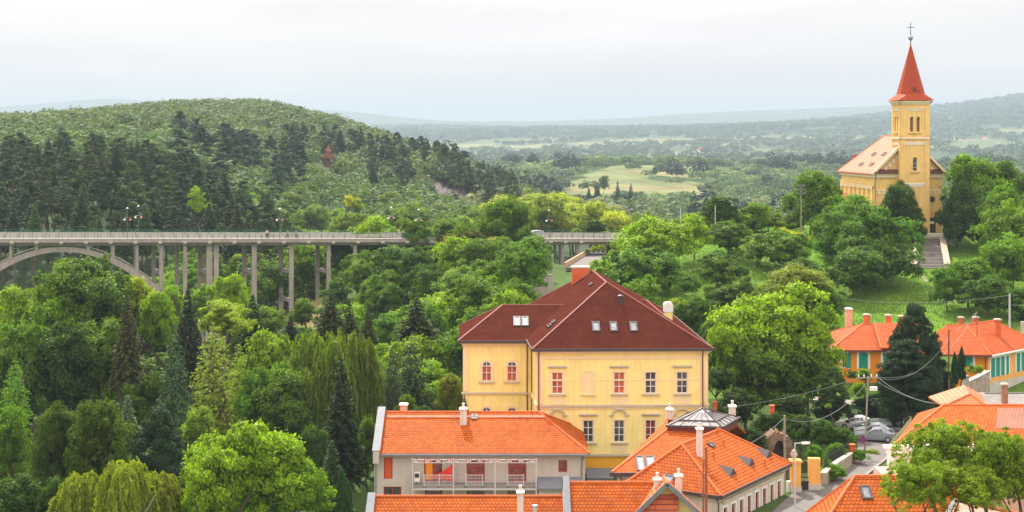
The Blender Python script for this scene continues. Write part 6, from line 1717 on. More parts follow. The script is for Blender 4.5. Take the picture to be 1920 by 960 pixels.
def crown_round(seed, R=5.0, H=9.0, ncl=95, per=150, leaf=.21, lob=.25, top=.15, clr=(.75, 1.45), yel=0.0, flat=.7, spiky=0.0, dens_in=.5):
    """broadleaf crown of leaf clumps on an uneven envelope; origin at crown bottom centre"""
    rs = np.random.RandomState(seed)
    d = rnd_dirs(rs, ncl); d[:, 2] = np.where(d[:, 2] < -.55, -d[:, 2], d[:, 2])
    ph = rs.uniform(0, 6.28, 6)
    f = 1 + lob * (np.sin(3 * d[:, 0] + ph[0]) * np.sin(3.5 * d[:, 1] + ph[1]) + .7 * np.sin(5 * d[:, 2] + 4 * d[:, 0] + ph[2]) * np.cos(4 * d[:, 1] + ph[3])) + rs.uniform(-.1, .1, ncl)
    rad = rs.uniform(.0, 1, ncl) ** .35 * .86
    ax = np.array([R, R, H / 2])
    shape = 1 + top * d[:, 2]                                   # slightly broader above or below
    C = d * (f * rad)[:, None] * ax; C[:, :2] *= shape[:, None] ** -1
    C[:, 2] += H / 2
    if spiky: C[:, 2] += spiky * (rs.uniform(0, 1, ncl) ** 3) * (d[:, 2] > .2)
    rc = clr[0] * .7 + (clr[1] * 1.15 - clr[0] * .7) * rs.uniform(0, 1, ncl) ** 1.3
    out_ = (C - np.array([0, 0, H * .42])); outn = nrmz(out_ / ax)
    n = ncl * per; ci = np.repeat(np.arange(ncl), per)
    dl = nrmz(rnd_dirs(rs, n) + outn[ci] * .55 + np.array([0, 0, .35]))
    rr = rs.uniform(.35, 1.08, n) ** .6; strag = rs.rand(n) < .10; rr = np.where(strag, rs.uniform(1.05, 1.45, n), rr)
    pos = C[ci] + dl * (rc[ci] * rr)[:, None] * np.array([1, 1, flat])
    nn_ = nrmz(dl * .9 + outn[ci] * .4 + np.array([0, 0, .25]) + rs.normal(size=(n, 3)) * .85)
    size = leaf * rs.uniform(.55, 1.45, n)
    tcl = rs.uniform(.8, 1.2, ncl)[ci] * rs.uniform(.62, 1.38, n)
    tint = np.stack([tcl * (1 + yel * rs.uniform(-.3, 1, n)), tcl, tcl * rs.uniform(.8, 1.1, n)], 1)
    V = quads(pos, nn_, size, rs)
    # sparse bigger leaves inside so that daylight does not pour straight through
    k = int(n * .06 * dens_in)
    pin = rnd_dirs(rs, k) * (rs.uniform(0, 1, k) ** .5 * .62)[:, None] * ax + np.array([0, 0, H / 2])
    V2 = quads(pin, rnd_dirs(rs, k), leaf * 3.2 * rs.uniform(.7, 1.2, k), rs)
    return finish("crown", np.concatenate([V, V2]), np.concatenate([tint, np.full((k, 3), .8)]), M_leaf)

def crown_spruce(seed, R=3.2, H=16.0, wh=30, br=11, droop=.35, per=40, leaf=.25, up=0.0, taper=.9, fill=1.0, base=0.04, gap=.0):
    """whorls of branches carrying hanging needle sprays"""
    rs = np.random.RandomState(seed); Cs, Ns, Ss, As, Ts = [], [], [], [], []
    for i in range(wh):
        t = (i + rs.uniform(-.3, .3)) / wh; z = H * (base + (1 - base) * t ** .92)
        rmax = R * (1 - t) ** taper * rs.uniform(.85, 1.1) + .12
        nb = max(4, int(br * (1 - .45 * t))); a0 = rs.uniform(0, 6.28)
        for b in range(nb):
            a = a0 + 6.283 * b / nb + rs.uniform(-.2, .2); L = rmax * rs.uniform(.72, 1.15)
            if rs.rand() < gap: continue
            m_ = max(5, int(per * L / R)) ; s = rs.uniform(.12, 1, m_) ** .8
            dr = -droop * L * s ** 1.6 + up * L * s
            side = rs.normal(size=m_) * .16 * (1.15 - s) * L * .9
            x = np.cos(a) * s * L - np.sin(a) * side; y = np.sin(a) * s * L + np.cos(a) * side
            zz = z + dr + rs.uniform(-.22, .08, m_)
            Cs.append(np.stack([x, y, zz], 1))
            dirb = np.array([np.cos(a), np.sin(a), -droop + up]); As.append(np.tile(dirb, (m_, 1)) + rs.normal(size=(m_, 3)) * .45)
            Ns.append(nrmz(np.array([np.cos(a) * .4, np.sin(a) * .4, 1.0]) + rs.normal(size=(m_, 3)) * .55)); Ss.append(leaf * rs.uniform(.7, 1.5, m_) * (1.15 - .5 * t))
            tb = rs.uniform(.75, 1.15); Ts.append(np.stack([tb * (.8 + .5 * s), tb * (.8 + .45 * s), tb * np.ones(m_)], 1) * rs.uniform(.85, 1.15, (m_, 1)))
    C, Nn, S, A, T_ = map(np.concatenate, (Cs, Ns, Ss, As, Ts))
    V = quads(C, Nn, S, rs, 1.25, axis=nrmz(A))
    return finish("crown", V, T_, M_needle)

def crown_pine(seed, R=3.6, H=11.0, ncl=46, per=110, leaf=.2):
    """black pine: flattened plates of needles around an open stem, darker and ragged"""
    rs = np.random.RandomState(seed)
    t = rs.uniform(0, 1, ncl) ** .8; a = rs.uniform(0, 6.28, ncl)
    prof = np.interp(t, [0, .25, .6, .85, 1], [.75, 1, .85, .5, .12])
    r = R * prof * rs.uniform(.25, 1.0, ncl) ** .6
    C = np.stack([np.cos(a) * r, np.sin(a) * r, t * H], 1); rc = rs.uniform(.7, 1.35, ncl) * (1.15 - .45 * t)
    n = ncl * per; ci = np.repeat(np.arange(ncl), per)
    dl = nrmz(rnd_dirs(rs, n) + np.array([0, 0, .3])); pos = C[ci] + dl * (rc[ci] * rs.uniform(.3, 1, n) ** .5)[:, None] * np.array([1.1, 1.1, .5])
    nn_ = nrmz(dl + np.array([0, 0, .6]) + rs.normal(size=(n, 3)) * .5)
    tc_ = (rs.uniform(.7, 1.2, ncl)[ci] * rs.uniform(.8, 1.2, n))[:, None] * np.array([[1.0, 1.0, 1.0]])
    brown = rs.uniform(0, 1, ncl)[ci] < .12; tc_[brown] *= np.array([1.25, 1.0, .9])
    return finish("crown", quads(pos, nn_, leaf * rs.uniform(.6, 1.3, n), rs, 1.2), tc_, M_needle)

def crown_weep(seed, R=5.0, H=13.0, ns=620, per=30, leaf=.15):
    """weeping crown: strands falling from arching limbs"""
    rs = np.random.RandomState(seed); ph = rs.uniform(0, 6.28, 4)
    a = rs.uniform(0, 6.283, ns); t = rs.uniform(0, 1, ns)
    hz = H * (.35 + .62 * rs.uniform(0, 1, ns) ** .7)
    rmax = R * np.sqrt(np.clip(1 - ((hz / H - .35) / .68) ** 2, .03, 1)) * (1 + .2 * np.sin(3 * a + ph[0]) + .12 * np.sin(7 * a + ph[1] + 3 * hz / H))
    r = rmax * rs.uniform(.15, 1, ns) ** .5
    top = np.stack([np.cos(a) * r, np.sin(a) * r, hz + .5 * np.sin(5 * a + ph[2])], 1)
    ln = rs.uniform(1.5, 4.2, ns) * H / 13; ci = np.repeat(np.arange(ns), per); s = np.tile(np.linspace(0, 1, per), ns) + rs.uniform(-.02, .02, ns * per)
    drift = rs.normal(size=(ns, 2)) * .25 + np.stack([np.cos(a), np.sin(a)], 1) * .45
    pos = top[ci].copy(); pos[:, :2] += drift[ci] * np.sqrt(np.clip(s, 0, 1))[:, None] + rs.normal(size=(ns * per, 2)) * .09; pos[:, 2] -= ln[ci] * s - .35 * np.sin(np.clip(s, 0, 1) * 3.14)
    nn_ = nrmz(np.stack([np.cos(a[ci]), np.sin(a[ci]), .35 * np.ones(len(ci))], 1) + rs.normal(size=(len(ci), 3)) * .6)
    ax = nrmz(np.array([0, 0, -1.0]) + rs.normal(size=(len(ci), 3)) * .25)
    tt = (rs.uniform(.7, 1.25, ns)[ci] * rs.uniform(.85, 1.15, len(ci)))[:, None] * np.ones((1, 3))
    return finish("crown", quads(pos, nn_, leaf * rs.uniform(.7, 1.4, len(ci)), rs, 1.6, axis=ax), tt, M_leaf)

def crown_column(seed, R=1.2, H=6, n=9000, leaf=.12, power=.6):
    rs = np.random.RandomState(seed); t = rs.uniform(0, 1, n); a = rs.uniform(0, 6.283, n)
    r = R * np.interp(t, [0, .15, .6, 1], [.8, 1, .85, .08]) * (1 + .1 * np.sin(5 * a + 7 * t)) * rs.uniform(.75, 1.05, n)
    pos = np.stack([np.cos(a) * r, np.sin(a) * r, t * H], 1); nn_ = nrmz(np.stack([np.cos(a), np.sin(a), .3 * np.ones(n)], 1) + rs.normal(size=(n, 3)) * .5)
    tt = rs.uniform(.7, 1.2, n)[:, None] * np.ones((1, 3))
    return finish("crown", quads(pos, nn_, leaf * rs.uniform(.7, 1.3, n), rs, 1.4, axis=nrmz(np.array([0, 0, 1.0]) + rs.normal(size=(n, 3)) * .4)), tt, M_leaf)

PROTO = {
 'broad': [(crown_round(s, 5, 9, 100, 150, .20, .26), 5, 9) for s in (1, 2, 3, 4)],
 'wide':  [(crown_round(s, 6, 8.5, 130, 150, .21, .3, top=-.1), 6, 8.5) for s in (11, 12)],
 'tall':  [(crown_round(s, 4.6, 15, 165, 150, .20, .22, top=-.25, clr=(.7, 1.3), spiky=1.6, flat=1.0), 4.6, 15) for s in (21, 22, 23)],
 'fine':  [(crown_round(s, 5, 10, 240, 120, .14, .12, clr=(.55, .95), flat=.9, dens_in=1.0), 5, 10) for s in (31, 32)],
 'airy':  [(crown_round(s, 6, 9, 210, 110, .15, .32, clr=(.6, 1.1), yel=.2, dens_in=.15), 6, 9) for s in (41,)],
 'loose': [(crown_round(s, 4, 8.5, 66, 110, .19, .42, clr=(.6, 1.15), dens_in=.2), 4, 8.5) for s in (51, 52, 53)],
 'bush':  [(crown_round(s, 2.4, 3.2, 34, 130, .16, .25, clr=(.5, .9)), 2.4, 3.2) for s in (61, 62)],
 'spruce': [(crown_spruce(s, 3.4, 16), 3.4, 16) for s in (71, 72)],
 'droop': [(crown_spruce(s, 4.2, 14, wh=26, br=12, droop=.75, per=34, leaf=.2, taper=.75), 4.2, 14) for s in (73,)],
 'larch': [(crown_spruce(s, 4.0, 16, wh=30, br=11, droop=.05, per=34, leaf=.16, up=-.02, taper=.7, gap=.1), 4.0, 16) for s in (74, 75)],
 'pine':  [(crown_pine(s), 3.6, 11) for s in (81, 82, 83, 84)],
 'bigpine': [(crown_pine(s, 4.5, 10, 150, 260, .12), 4.5, 10) for s in (85,)],
 'weep':  [(crown_weep(s), 5, 13) for s in (91, 92)],
 'column': [(crown_column(95), 1.2, 6)],
}
PROTO['larch'][0][0].materials[0] = M_leaf; PROTO['larch'][1][0].materials[0] = M_leaf

def trunk_mesh(seed, material, limbs=6):
    """unit-height tapered stem with limbs, scaled per tree"""
    rs = random.Random(seed); m = MB(); n = 7; pts = [Vector((rs.uniform(-.02, .02) * k, rs.uniform(-.02, .02) * k, k / n)) for k in range(n + 1)]
    m.tube(pts, .028, 8, .006)
    for k in range(limbs):
        t = rs.uniform(.42, .8); a = rs.uniform(0, 6.28); p = pts[int(t * n)]; L = rs.uniform(.14, .26)
        m.tube([p, p + Vector((math.cos(a) * L * .5, math.sin(a) * L * .5, L * .5)), p + Vector((math.cos(a) * L * .9, math.sin(a) * L * .9, L * 1.05))], .011, 5, .003)
    me = bpy.data.meshes.new("trunk"); me.from_pydata(m.v, [], m.f); me.materials.append(material)
    for p in me.polygons: p.use_smooth = True
    return me
TRK = [trunk_mesh(k, M_bark) for k in range(3)]; TRKc = trunk_mesh(9, M_bark, 0); TRKb = trunk_mesh(5, M_birch, 7)
CON = ('spruce', 'droop', 'larch', 'pine', 'bigpine', 'column')
trs = random.Random(77)
LR, LG = 1.66, 1.45
NT = [0]
def tree(kind, px, py_top, wpx, D, color, label, cat='tree', group=None, name=None, hpx=None, variant=None, z_top=None):
    """tree whose crown top shows at (px, py_top), crown wpx wide (or hpx high) at distance D"""
    x, y = XY(px, D); zg_ = gz(x, y); zt_ = ZP(py_top, D)
    if 1160 < px < 1560 and 200 < D < 275 and cat == 'tree': wpx *= 1.2; hpx = (hpx or wpx) * 1.35
    if px > 1560 and D > 212 and D < 285 and cat == 'tree': wpx *= 1.1; hpx = (hpx or wpx) * 1.3
    ps = PROTO[kind]; me, R, H = ps[(variant if variant is not None else NT[0]) % len(ps)]
    NT[0] += 1
    s = wpx / F * D / 2 / (R * 1.02); ch = H * s if hpx is None else hpx / F * D
    sz = ch / H
    if zt_ - zg_ < ch * .9: ch2 = max(zt_ - zg_, ch * .55); sz = ch2 / H; ch = ch2
    nm = name or {'spruce': 'spruce_tree', 'droop': 'spruce_tree', 'pine': 'pine_tree', 'bigpine': 'pine_tree', 'larch': 'larch_tree', 'weep': 'weeping_tree', 'column': 'thuja', 'bush': 'bush'}.get(kind, 'broadleaf_tree')
    T = thing(nm, label, cat, (x, y, zg_), group, trs.uniform(0, 6.28))
    c = bpy.data.objects.new('crown', me); COL.objects.link(c); c.parent = T; c.location = (0, 0, zt_ - zg_ - ch); c.scale = (s, s, sz)
    j = trs.uniform(.88, 1.12); c.color = (color[0] * j * (LR if kind not in CON or kind == 'larch' else 1.12) * trs.uniform(.94, 1.06), color[1] * j * LG, color[2] * j * (.42 if kind not in CON or kind == 'larch' else .72), 1)
    if kind not in ('bush',) :
        th = zt_ - zg_ - ch * (.12 if kind in CON else .3)
        if th > .5:
            t = bpy.data.objects.new('trunk', TRKc if kind in CON else (TRKb if kind == 'weep' else TRK[NT[0] % 3])); COL.objects.link(t); t.parent = T
            rx = max(th * .8, s * R * 1.4) if kind not in CON else th * .55
            t.scale = (rx, rx, th + .4); t.location = (0, 0, -.4)
    return T
# leaf colours
MID = (.060, .125, .022); BRT = (.115, .21, .018); YEL = (.15, .22, .022); DRK = (.028, .065, .018); OLV = (.075, .105, .035); SPR = (.020, .036, .020); SPB = (.042, .066, .046)
BRN = (.045, .045, .022); PIN = (.028, .042, .022); LAR = (.11, .16, .03); GRY = (.10, .14, .06); WIL = (.125, .18, .035); BLU = (.035, .065, .045)

FG = [
 # kind, px, top, w, D, colour, label, hpx
 ('tall', 150, 488, 150, 200, MID, 'tall many-tipped poplar rising highest in front of the arch', 230),
 ('tall', 105, 520, 120, 198, BRT, 'yellow-green poplar crown just west of the tallest poplar', 220),
 ('tall', 195, 505, 110, 203, MID, 'poplar crown just east of the tallest poplar under the arch apex', 230),
 ('broad', 38, 540, 110, 206, BRT, 'bright green tree under the west end of the arch', 140),
 ('broad', 85, 560, 100, 192, MID, 'green tree below the yellow-green poplar', 180),
 ('broad', 255, 520, 110, 206, YEL, 'yellow-green tree under the descending arch', 120),
 ('broad', 295, 545, 85, 200, BRT, 'bright tree at the foot of the arch', 130),
 ('broad', 30, 610, 130, 178, MID, 'dense green tree at the valley edge below the bright tree', 200),
 ('broad', 120, 600, 150, 180, DRK, 'dark green leafy mass below the poplars', 210),
 ('tall', 190, 600, 110, 182, MID, 'mid green tall tree beneath the poplars beside the brown spruce', 200),
 ('spruce', 238, 545, 74, 178, BRN, 'brownish spruce standing before the poplars', None),
 ('spruce', 352, 533, 78, 190, (.016, .024, .016), 'very dark pointed spruce before the viaduct piers', None),
 ('droop', 327, 598, 120, 166, SPB, 'dark blue-green spruce with drooping branches', 270),
 ('spruce', 474, 548, 66, 214, SPR, 'small dark spruce below the viaduct piers', 110),
 ('larch', 402, 598, 130, 172, LAR, 'light yellow-green larch with layered feathery branches', 220),
 ('larch', 448, 640, 90, 178, LAR, 'second paler larch behind the layered one', 170),
 ('broad', 430, 512, 74, 238, BRT, 'rounded bright green tree between the viaduct piers', 90),
 ('broad', 322, 535, 60, 256, BRT, 'bright tree between the arch foot and the first piers', 80),
 ('broad', 372, 545, 56, 254, MID, 'mid green tree before the double thick piers', 70),
 ('broad', 455, 552, 60, 250, (.09,.17,.03), 'light green tree before the pier east of the thick piers', 70),
 ('broad', 505, 572, 70, 246, (.10,.18,.03), 'light green tree below the two eastern tall piers', 70),
 ('broad', 568, 560, 60, 250, (.07,.14,.025), 'green tree at the base of the last tall pier', 60),
 ('bush', 388, 535, 36, 240, BRT, 'small round bright tree beside the thick piers', None),
 ('broad', 425, 565, 110, 205, YEL, 'low yellow-green tree before the small dark spruce', 80),
 ('broad', 505, 618, 110, 186, BRT, 'bright green tree between larch and weeping birch', 150),
 ('broad', 530, 680, 110, 172, (.05, .12, .02), 'leafy green tree hugging the weeping birch', 150),
 ('broad', 480, 690, 90, 168, (.05, .12, .02), 'leafy green tree beside the larch', 150),
 ('weep', 600, 620, 150, 172, (.085, .135, .035), 'large weeping birch with hanging pale green strands', 260),
 ('weep', 655, 622, 130, 174, (.085, .135, .035), 'second weeping birch merging with the large one', 270),
 ('weep', 560, 690, 110, 168, (.075, .12, .035), 'lower skirt birch in front of the large weeping birch', 180),
 ('spruce', 640, 668, 110, 155, (.018, .028, .016), 'dark spruce in front of the weeping birches', 230),
 ('droop', 772, 628, 104, 166, (.042, .055, .04), 'grey-green spruce with heavy drooping branches near the roofs', 140),
 ('droop', 735, 645, 64, 162, (.030, .038, .026), 'narrow dark drooping spruce beside the grey-green one', 140),
 ('spruce', 620, 545, 92, 208, BRN, 'brownish spruce on the slope behind the weeping birches', 120),
 ('spruce', 655, 560, 60, 212, BRN, 'slim brown spruce beside the brownish slope spruce', 100),
 ('spruce', 690, 572, 66, 202, BRN, 'dark brown spruce in the middle of the slope', 120),
 ('spruce', 782, 555, 110, 200, BRN, 'broad brown spruce with bare top near the villa', 110),
 ('spruce', 545, 590, 46, 214, (.02, .03, .018), 'thin dark snag-like spruce below the last tall pier', 60),
 ('fine', 110, 755, 120, 140, (.042, .078, .018), 'dense dark olive tree, the lower lobe of the pair', 190),
 ('fine', 188, 742, 125, 138, (.042, .078, .018), 'dense dark olive tree, the taller lobe of the pair', 215),
 ('spruce', 240, 738, 64, 148, (.085, .11, .095), 'small blue-grey spruce beside the dense olive trees', 110),
 ('bigpine', 300, 768, 120, 144, (.022, .042, .022), 'dark pine between the olive trees and the bright maple', 180),
 ('broad', 372, 762, 76, 150, (.09, .16, .05), 'soft pale green tree behind the bright maple', 110),
 ('broad', 20, 768, 80, 146, (.06, .13, .03), 'green tree west of the dense olive trees', 150),
 ('larch', 28, 668, 70, 166, (.06, .15, .022), 'bright green larch above the olive trees', 130),
 ('weep', 160, 885, 130, 121, WIL, 'yellow-green willow at the bottom before the olive trees', 150),
 ('weep', 235, 862, 120, 119, WIL, 'taller yellow-green willow with the upright top', 170),
 ('weep', 295, 885, 110, 122, (.12, .16, .035), 'willow beside the bright maple', 140),
 ('wide', 440, 805, 210, 126, BRT, 'big bright green maple, its tallest western half', 200),
 ('broad', 520, 812, 180, 125, BRT, 'big bright green maple, its eastern half', 190),
 ('wide', 400, 850, 150, 122, BRT, 'low spreading bright maple at the picture bottom', 150),
 ('broad', 570, 870, 100, 124, (.09, .19, .02), 'smaller bright maple next to the thuja column', 110),
 ('column', 641, 884, 42, 136, (.03, .07, .02), 'dark columnar thuja next to the bright maple', 110),
 ('spruce', 622, 822, 84, 143, (.028, .045, .025), 'dark green spruce behind the thuja column', 140),
 ('broad', 30, 890, 110, 128, DRK, 'dark shrubby tree in the bottom corner', 120),
 ('broad', 95, 900, 80, 130, DRK, 'dark shrub tree beneath the dense olive trees', 120),
 ('broad', 690, 780, 60, 160, (.05, .10, .02), 'leafy tree hanging over the grey gable wall', 130),
 ('broad', 580, 800, 80, 150, DRK, 'dark leafy tree between the maple and the spruce', 120),
 ('fine', 845, 700, 62, 166, GRY, 'silvery olive-green tree against the villa wing', 90),
 ('bush', 812, 720, 44, 170, BRT, 'bright bush behind the long orange roof', None),
 ('spruce', 871, 738, 18, 146, (.06, .08, .04), 'tiny young spruce in front of the villa wing', 36),
 ('broad', 760, 740, 46, 158, (.06, .12, .02), 'small leafy tree behind the pink chimney', 60),
 ('broad', 790, 760, 40, 156, DRK, 'dark shrub tree behind the long orange roof', 50),
 # slope between viaduct and villa
 ('wide', 950, 374, 92, 268, (.055, .115, .018), 'big dark green tree standing above the viaduct beside the silver car', 110),
 ('broad', 925, 410, 70, 262, (.045, .10, .018), 'dark green tree just below the big one by the silver car', 90),
 ('broad', 985, 425, 50, 262, (.05, .11, .018), 'green tree overlapping the road next to the silver car', 70),
 ('loose', 845, 440, 46, 258, (.11, .07, .03), 'reddish brown bushy tree at the viaduct end', 50),
 ('loose', 965, 470, 60, 246, (.10, .055, .03), 'reddish brown shrub tree by the wooden poles', 70),
 ('broad', 880, 430, 60, 258, (.05, .07, .025), 'brown-green tree before the viaduct end', 60),
 ('loose', 928, 446, 30, 250, (.28, .24, .02), 'yellow flowering shrub on the slope by the viaduct end', 30),
 ('bush', 1114, 413, 46, 318, (.018, .05, .018), 'dark round bush on the far side of the viaduct', None),
 ('spruce', 1033, 424, 10, 318, SPR, 'tiny dark conifer behind the silver car', 20),
 # grassy ridge
 ('broad', 1240, 405, 120, 240, BRT, 'bright green tree covering the east end of the viaduct', 110),
 ('loose', 1195, 430, 90, 236, BRT, 'loose bright tree at the viaduct end above the villa', 100),
 ('loose', 1302, 402, 62, 245, BRT, 'small tree with visible trunk standing on the grass slope', 60),
 ('broad', 1350, 370, 62, 266, (.03, .075, .018), 'dark round tree on the ridge by the thin pole', 80),
 ('broad', 1366, 414, 84, 248, (.05, .11, .022), 'rounded green tree on the grass slope below the dark round one', 90),
 ('broad', 1413, 380, 62, 264, (.08, .16, .03), 'light green tree on the ridge beside the dark round one', 56),
 ('loose', 1440, 392, 56, 268, (.10, .17, .03), 'loose light tree on the ridge before the yellow field', 50),
 ('broad', 1358, 475, 72, 228, (.035, .085, .022), 'dark green tree in the middle of the grass slope', 80),
 ('broad', 1470, 432, 100, 238, (.055, .12, .022), 'green tree below the yellow field edge', 90),
 ('loose', 1420, 440, 70, 240, (.075, .14, .025), 'light bushy tree between the slope trees', 80),
 ('fine', 1495, 496, 130, 214, (.12, .17, .05), 'pale olive-green rounded tree behind the big bright tree', 110),
 ('fine', 1440, 530, 80, 210, (.09, .14, .04), 'olive-green tree west of the pale rounded one', 90),
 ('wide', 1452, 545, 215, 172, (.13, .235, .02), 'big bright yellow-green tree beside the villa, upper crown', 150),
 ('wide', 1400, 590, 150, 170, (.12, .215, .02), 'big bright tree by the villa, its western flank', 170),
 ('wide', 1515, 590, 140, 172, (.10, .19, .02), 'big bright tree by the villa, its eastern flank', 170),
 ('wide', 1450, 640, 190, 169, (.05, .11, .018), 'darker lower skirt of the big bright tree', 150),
 ('broad', 1300, 556, 90, 196, (.03, .075, .02), 'dark green tree right behind the villa chimney', 100),
 ('loose', 1270, 560, 50, 200, YEL, 'small yellow-green tree beside the white curved chimney', 50),
 ('broad', 1340, 600, 70, 190, (.035, .08, .02), 'dark tree between the villa and big bright tree', 110),
 ('loose', 1195, 520, 74, 205, (.07, .15, .022), 'bright tree peeping over the villa roof', 70),
 ('loose', 1180, 470, 100, 222, (.055, .125, .022), 'tree on the slope above the villa roof peak', 90),
 ('loose', 1240, 470, 90, 225, (.05, .115, .02), 'tree with dark stems above the villa roof', 90),
 ('loose', 1130, 490, 60, 220, (.08, .15, .025), 'light tree behind the red brick villa chimney', 80),
 ('bush', 1290, 520, 50, 215, (.04, .09, .02), 'dark shrub in the shaded grass hollow', None),
 ('loose', 1390, 520, 60, 214, (.06, .11, .025), 'thin shrub tree low on the grass slope', 60),
 # church hill
 ('broad', 1520, 320, 92, 272, (.065, .14, .02), 'bright tree west of the church behind the floodlight mast', 110),
 ('broad', 1560, 345, 50, 290, (.065, .14, .02), 'tree tucked against the church nave corner', 60),
 ('broad', 1585, 368, 110, 256, (.055, .125, .02), 'broad tree hiding the foot of the church nave', 110),
 ('wide', 1635, 396, 150, 240, (.050, .12, .018), 'largest tree in front of the church nave', 130),
 ('broad', 1600, 470, 110, 228, (.04, .10, .018), 'green tree below the largest church tree', 110),
 ('wide', 1640, 452, 150, 234, (.038, .095, .018), 'lower dark green tree merging beneath the largest church tree', 120),
 ('broad', 1580, 400, 90, 246, (.05, .12, .02), 'green tree between yellow field end and largest church tree', 120),
 ('fine', 1688, 338, 76, 270, (.032, .075, .02), 'dark rounded tree right before the church tower', 100),
 ('fine', 1712, 385, 50, 268, (.03, .07, .02), 'dark lower tree between the tower and stairs', 70),
 ('broad', 1825, 288, 110, 276, (.075, .155, .02), 'tall bright tree right next to the church gable', 120),
 ('broad', 1795, 345, 70, 270, (.03, .075, .018), 'dark tree overlapping the church side bay', 100),
 ('broad', 1835, 370, 100, 266, (.03, .07, .018), 'dark shaded tree beside the church door', 90),
 ('broad', 1885, 302, 100, 280, (.05, .11, .02), 'tree behind the bright one next to the church', 100),
 ('broad', 1930, 320, 90, 272, (.05, .11, .02), 'tree at the frame edge above the church lawn', 120),
 ('wide', 1895, 385, 110, 248, (.075, .15, .02), 'bright tree on the hill east of the stairway', 120),
 ('broad', 1880, 345, 80, 258, (.07, .15, .02), 'bright tree above the hill tree east of the stairway', 100),
 ('wide', 1900, 445, 110, 230, (.07, .15, .02), 'bright tree above the shuttered house roofs', 130),
 ('broad', 1815, 482, 96, 222, (.06, .14, .022), 'rounded tree below the stairway', 110),
 ('broad', 1775, 505, 60, 220, (.055, .13, .022), 'smaller rounded tree by the sunlit lawn patch', 80),
 ('broad', 1850, 515, 90, 216, (.04, .10, .02), 'dark green tree behind the tall twin pole', 100),
 ('broad', 1920, 540, 90, 214, (.04, .10, .02), 'green tree at the frame edge behind the shuttered house', 100),
 ('broad', 1560, 440, 70, 250, (.05, .11, .02), 'green tree at the yellow field end below the nave', 90),
 ('bigpine', 1716, 574, 112, 168, (.018, .035, .016), 'large dark pine covering the middle of the shuttered house', 200),
 ('bigpine', 1690, 640, 78, 169, (.018, .034, .016), 'dark pine flank between the shuttered house and the footpath', 160),
 ('bigpine', 1748, 640, 78, 169, (.018, .034, .016), 'dark pine flank beside the dark roof mast pole', 150),
 ('bigpine', 1700, 640, 120, 165, (.016, .032, .015), 'dark lower half pine before the shuttered house', 140),
 ('column', 1803, 650, 16, 172, (.02, .055, .02), 'narrow dark thuja at the shuttered house corner', 60),
 ('bush', 1829, 684, 30, 170, YEL, 'round yellow-green shrub by the shuttered house corner', None),
 ('column', 1790, 660, 14, 171, (.02, .05, .02), 'second narrow thuja beside the thuja at the house corner', 60),
 ('bigpine', 1560, 690, 60, 163, (.05, .075, .025), 'thin rusty-leaved tree next to the big bright tree', 70),
 ('bush', 1553, 758, 14, 157, (.10, .17, .03), 'tiny round-headed sapling by the gravel footpath', None),
 ('fine', 1620, 690, 34, 178, BRT, 'clipped bright hedge ball under the shuttered window', 30),
 ('fine', 1610, 716, 34, 176, BRT, 'lower clipped hedge ball before the orange wall', 34),
 ('bush', 1598, 695, 26, 180, (.03, .08, .025), 'dark shrub against the orange wall', None),
]
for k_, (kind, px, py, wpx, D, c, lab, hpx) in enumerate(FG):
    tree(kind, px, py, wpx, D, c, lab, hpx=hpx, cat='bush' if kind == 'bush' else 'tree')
# round ivy-clad tree and dark hedges along the street
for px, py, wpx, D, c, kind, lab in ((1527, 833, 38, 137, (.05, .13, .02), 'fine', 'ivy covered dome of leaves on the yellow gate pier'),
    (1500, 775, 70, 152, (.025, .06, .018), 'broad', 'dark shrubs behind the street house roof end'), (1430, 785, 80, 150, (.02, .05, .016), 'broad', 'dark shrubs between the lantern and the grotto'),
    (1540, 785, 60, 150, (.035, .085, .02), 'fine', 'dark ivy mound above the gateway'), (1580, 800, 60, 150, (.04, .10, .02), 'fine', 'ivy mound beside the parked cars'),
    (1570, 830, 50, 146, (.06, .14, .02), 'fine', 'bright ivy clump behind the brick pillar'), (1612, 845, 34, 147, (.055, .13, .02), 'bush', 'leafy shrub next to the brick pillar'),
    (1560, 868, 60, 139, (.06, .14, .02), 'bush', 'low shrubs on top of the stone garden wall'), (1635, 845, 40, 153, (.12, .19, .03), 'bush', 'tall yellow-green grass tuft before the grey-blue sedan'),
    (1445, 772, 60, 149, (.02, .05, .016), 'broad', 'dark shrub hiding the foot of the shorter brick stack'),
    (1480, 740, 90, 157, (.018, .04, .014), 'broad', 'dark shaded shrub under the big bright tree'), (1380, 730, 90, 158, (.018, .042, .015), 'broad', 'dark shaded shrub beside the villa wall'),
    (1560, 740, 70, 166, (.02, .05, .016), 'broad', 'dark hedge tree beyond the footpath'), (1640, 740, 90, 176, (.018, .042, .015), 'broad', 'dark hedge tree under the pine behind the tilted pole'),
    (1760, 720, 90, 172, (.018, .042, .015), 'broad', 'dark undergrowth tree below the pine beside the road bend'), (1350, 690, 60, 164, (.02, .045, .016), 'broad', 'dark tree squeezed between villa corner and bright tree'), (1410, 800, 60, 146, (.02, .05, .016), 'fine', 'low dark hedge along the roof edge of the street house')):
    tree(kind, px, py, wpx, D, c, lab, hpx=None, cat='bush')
# airy tree before the green house
for px, py, wpx, D, lab, hp in ((1765, 788, 170, 92, 'large airy tree with yellow tips before the green house, tallest crown', 130), (1870, 800, 150, 90, 'airy yellow-tipped tree, the crown at the frame edge', 140), (1715, 862, 130, 88, 'airy tree crown hanging lowest before the pale green wall', 110),
                           (1820, 865, 150, 88, 'airy tree crown between the tallest crown and the gable ridge', 110), (1905, 850, 120, 89, 'airy tree crown in the bottom corner', 120)):
    t_ = tree('airy', px, py, wpx, D, (.105, .19, .025), lab, hpx=hp)

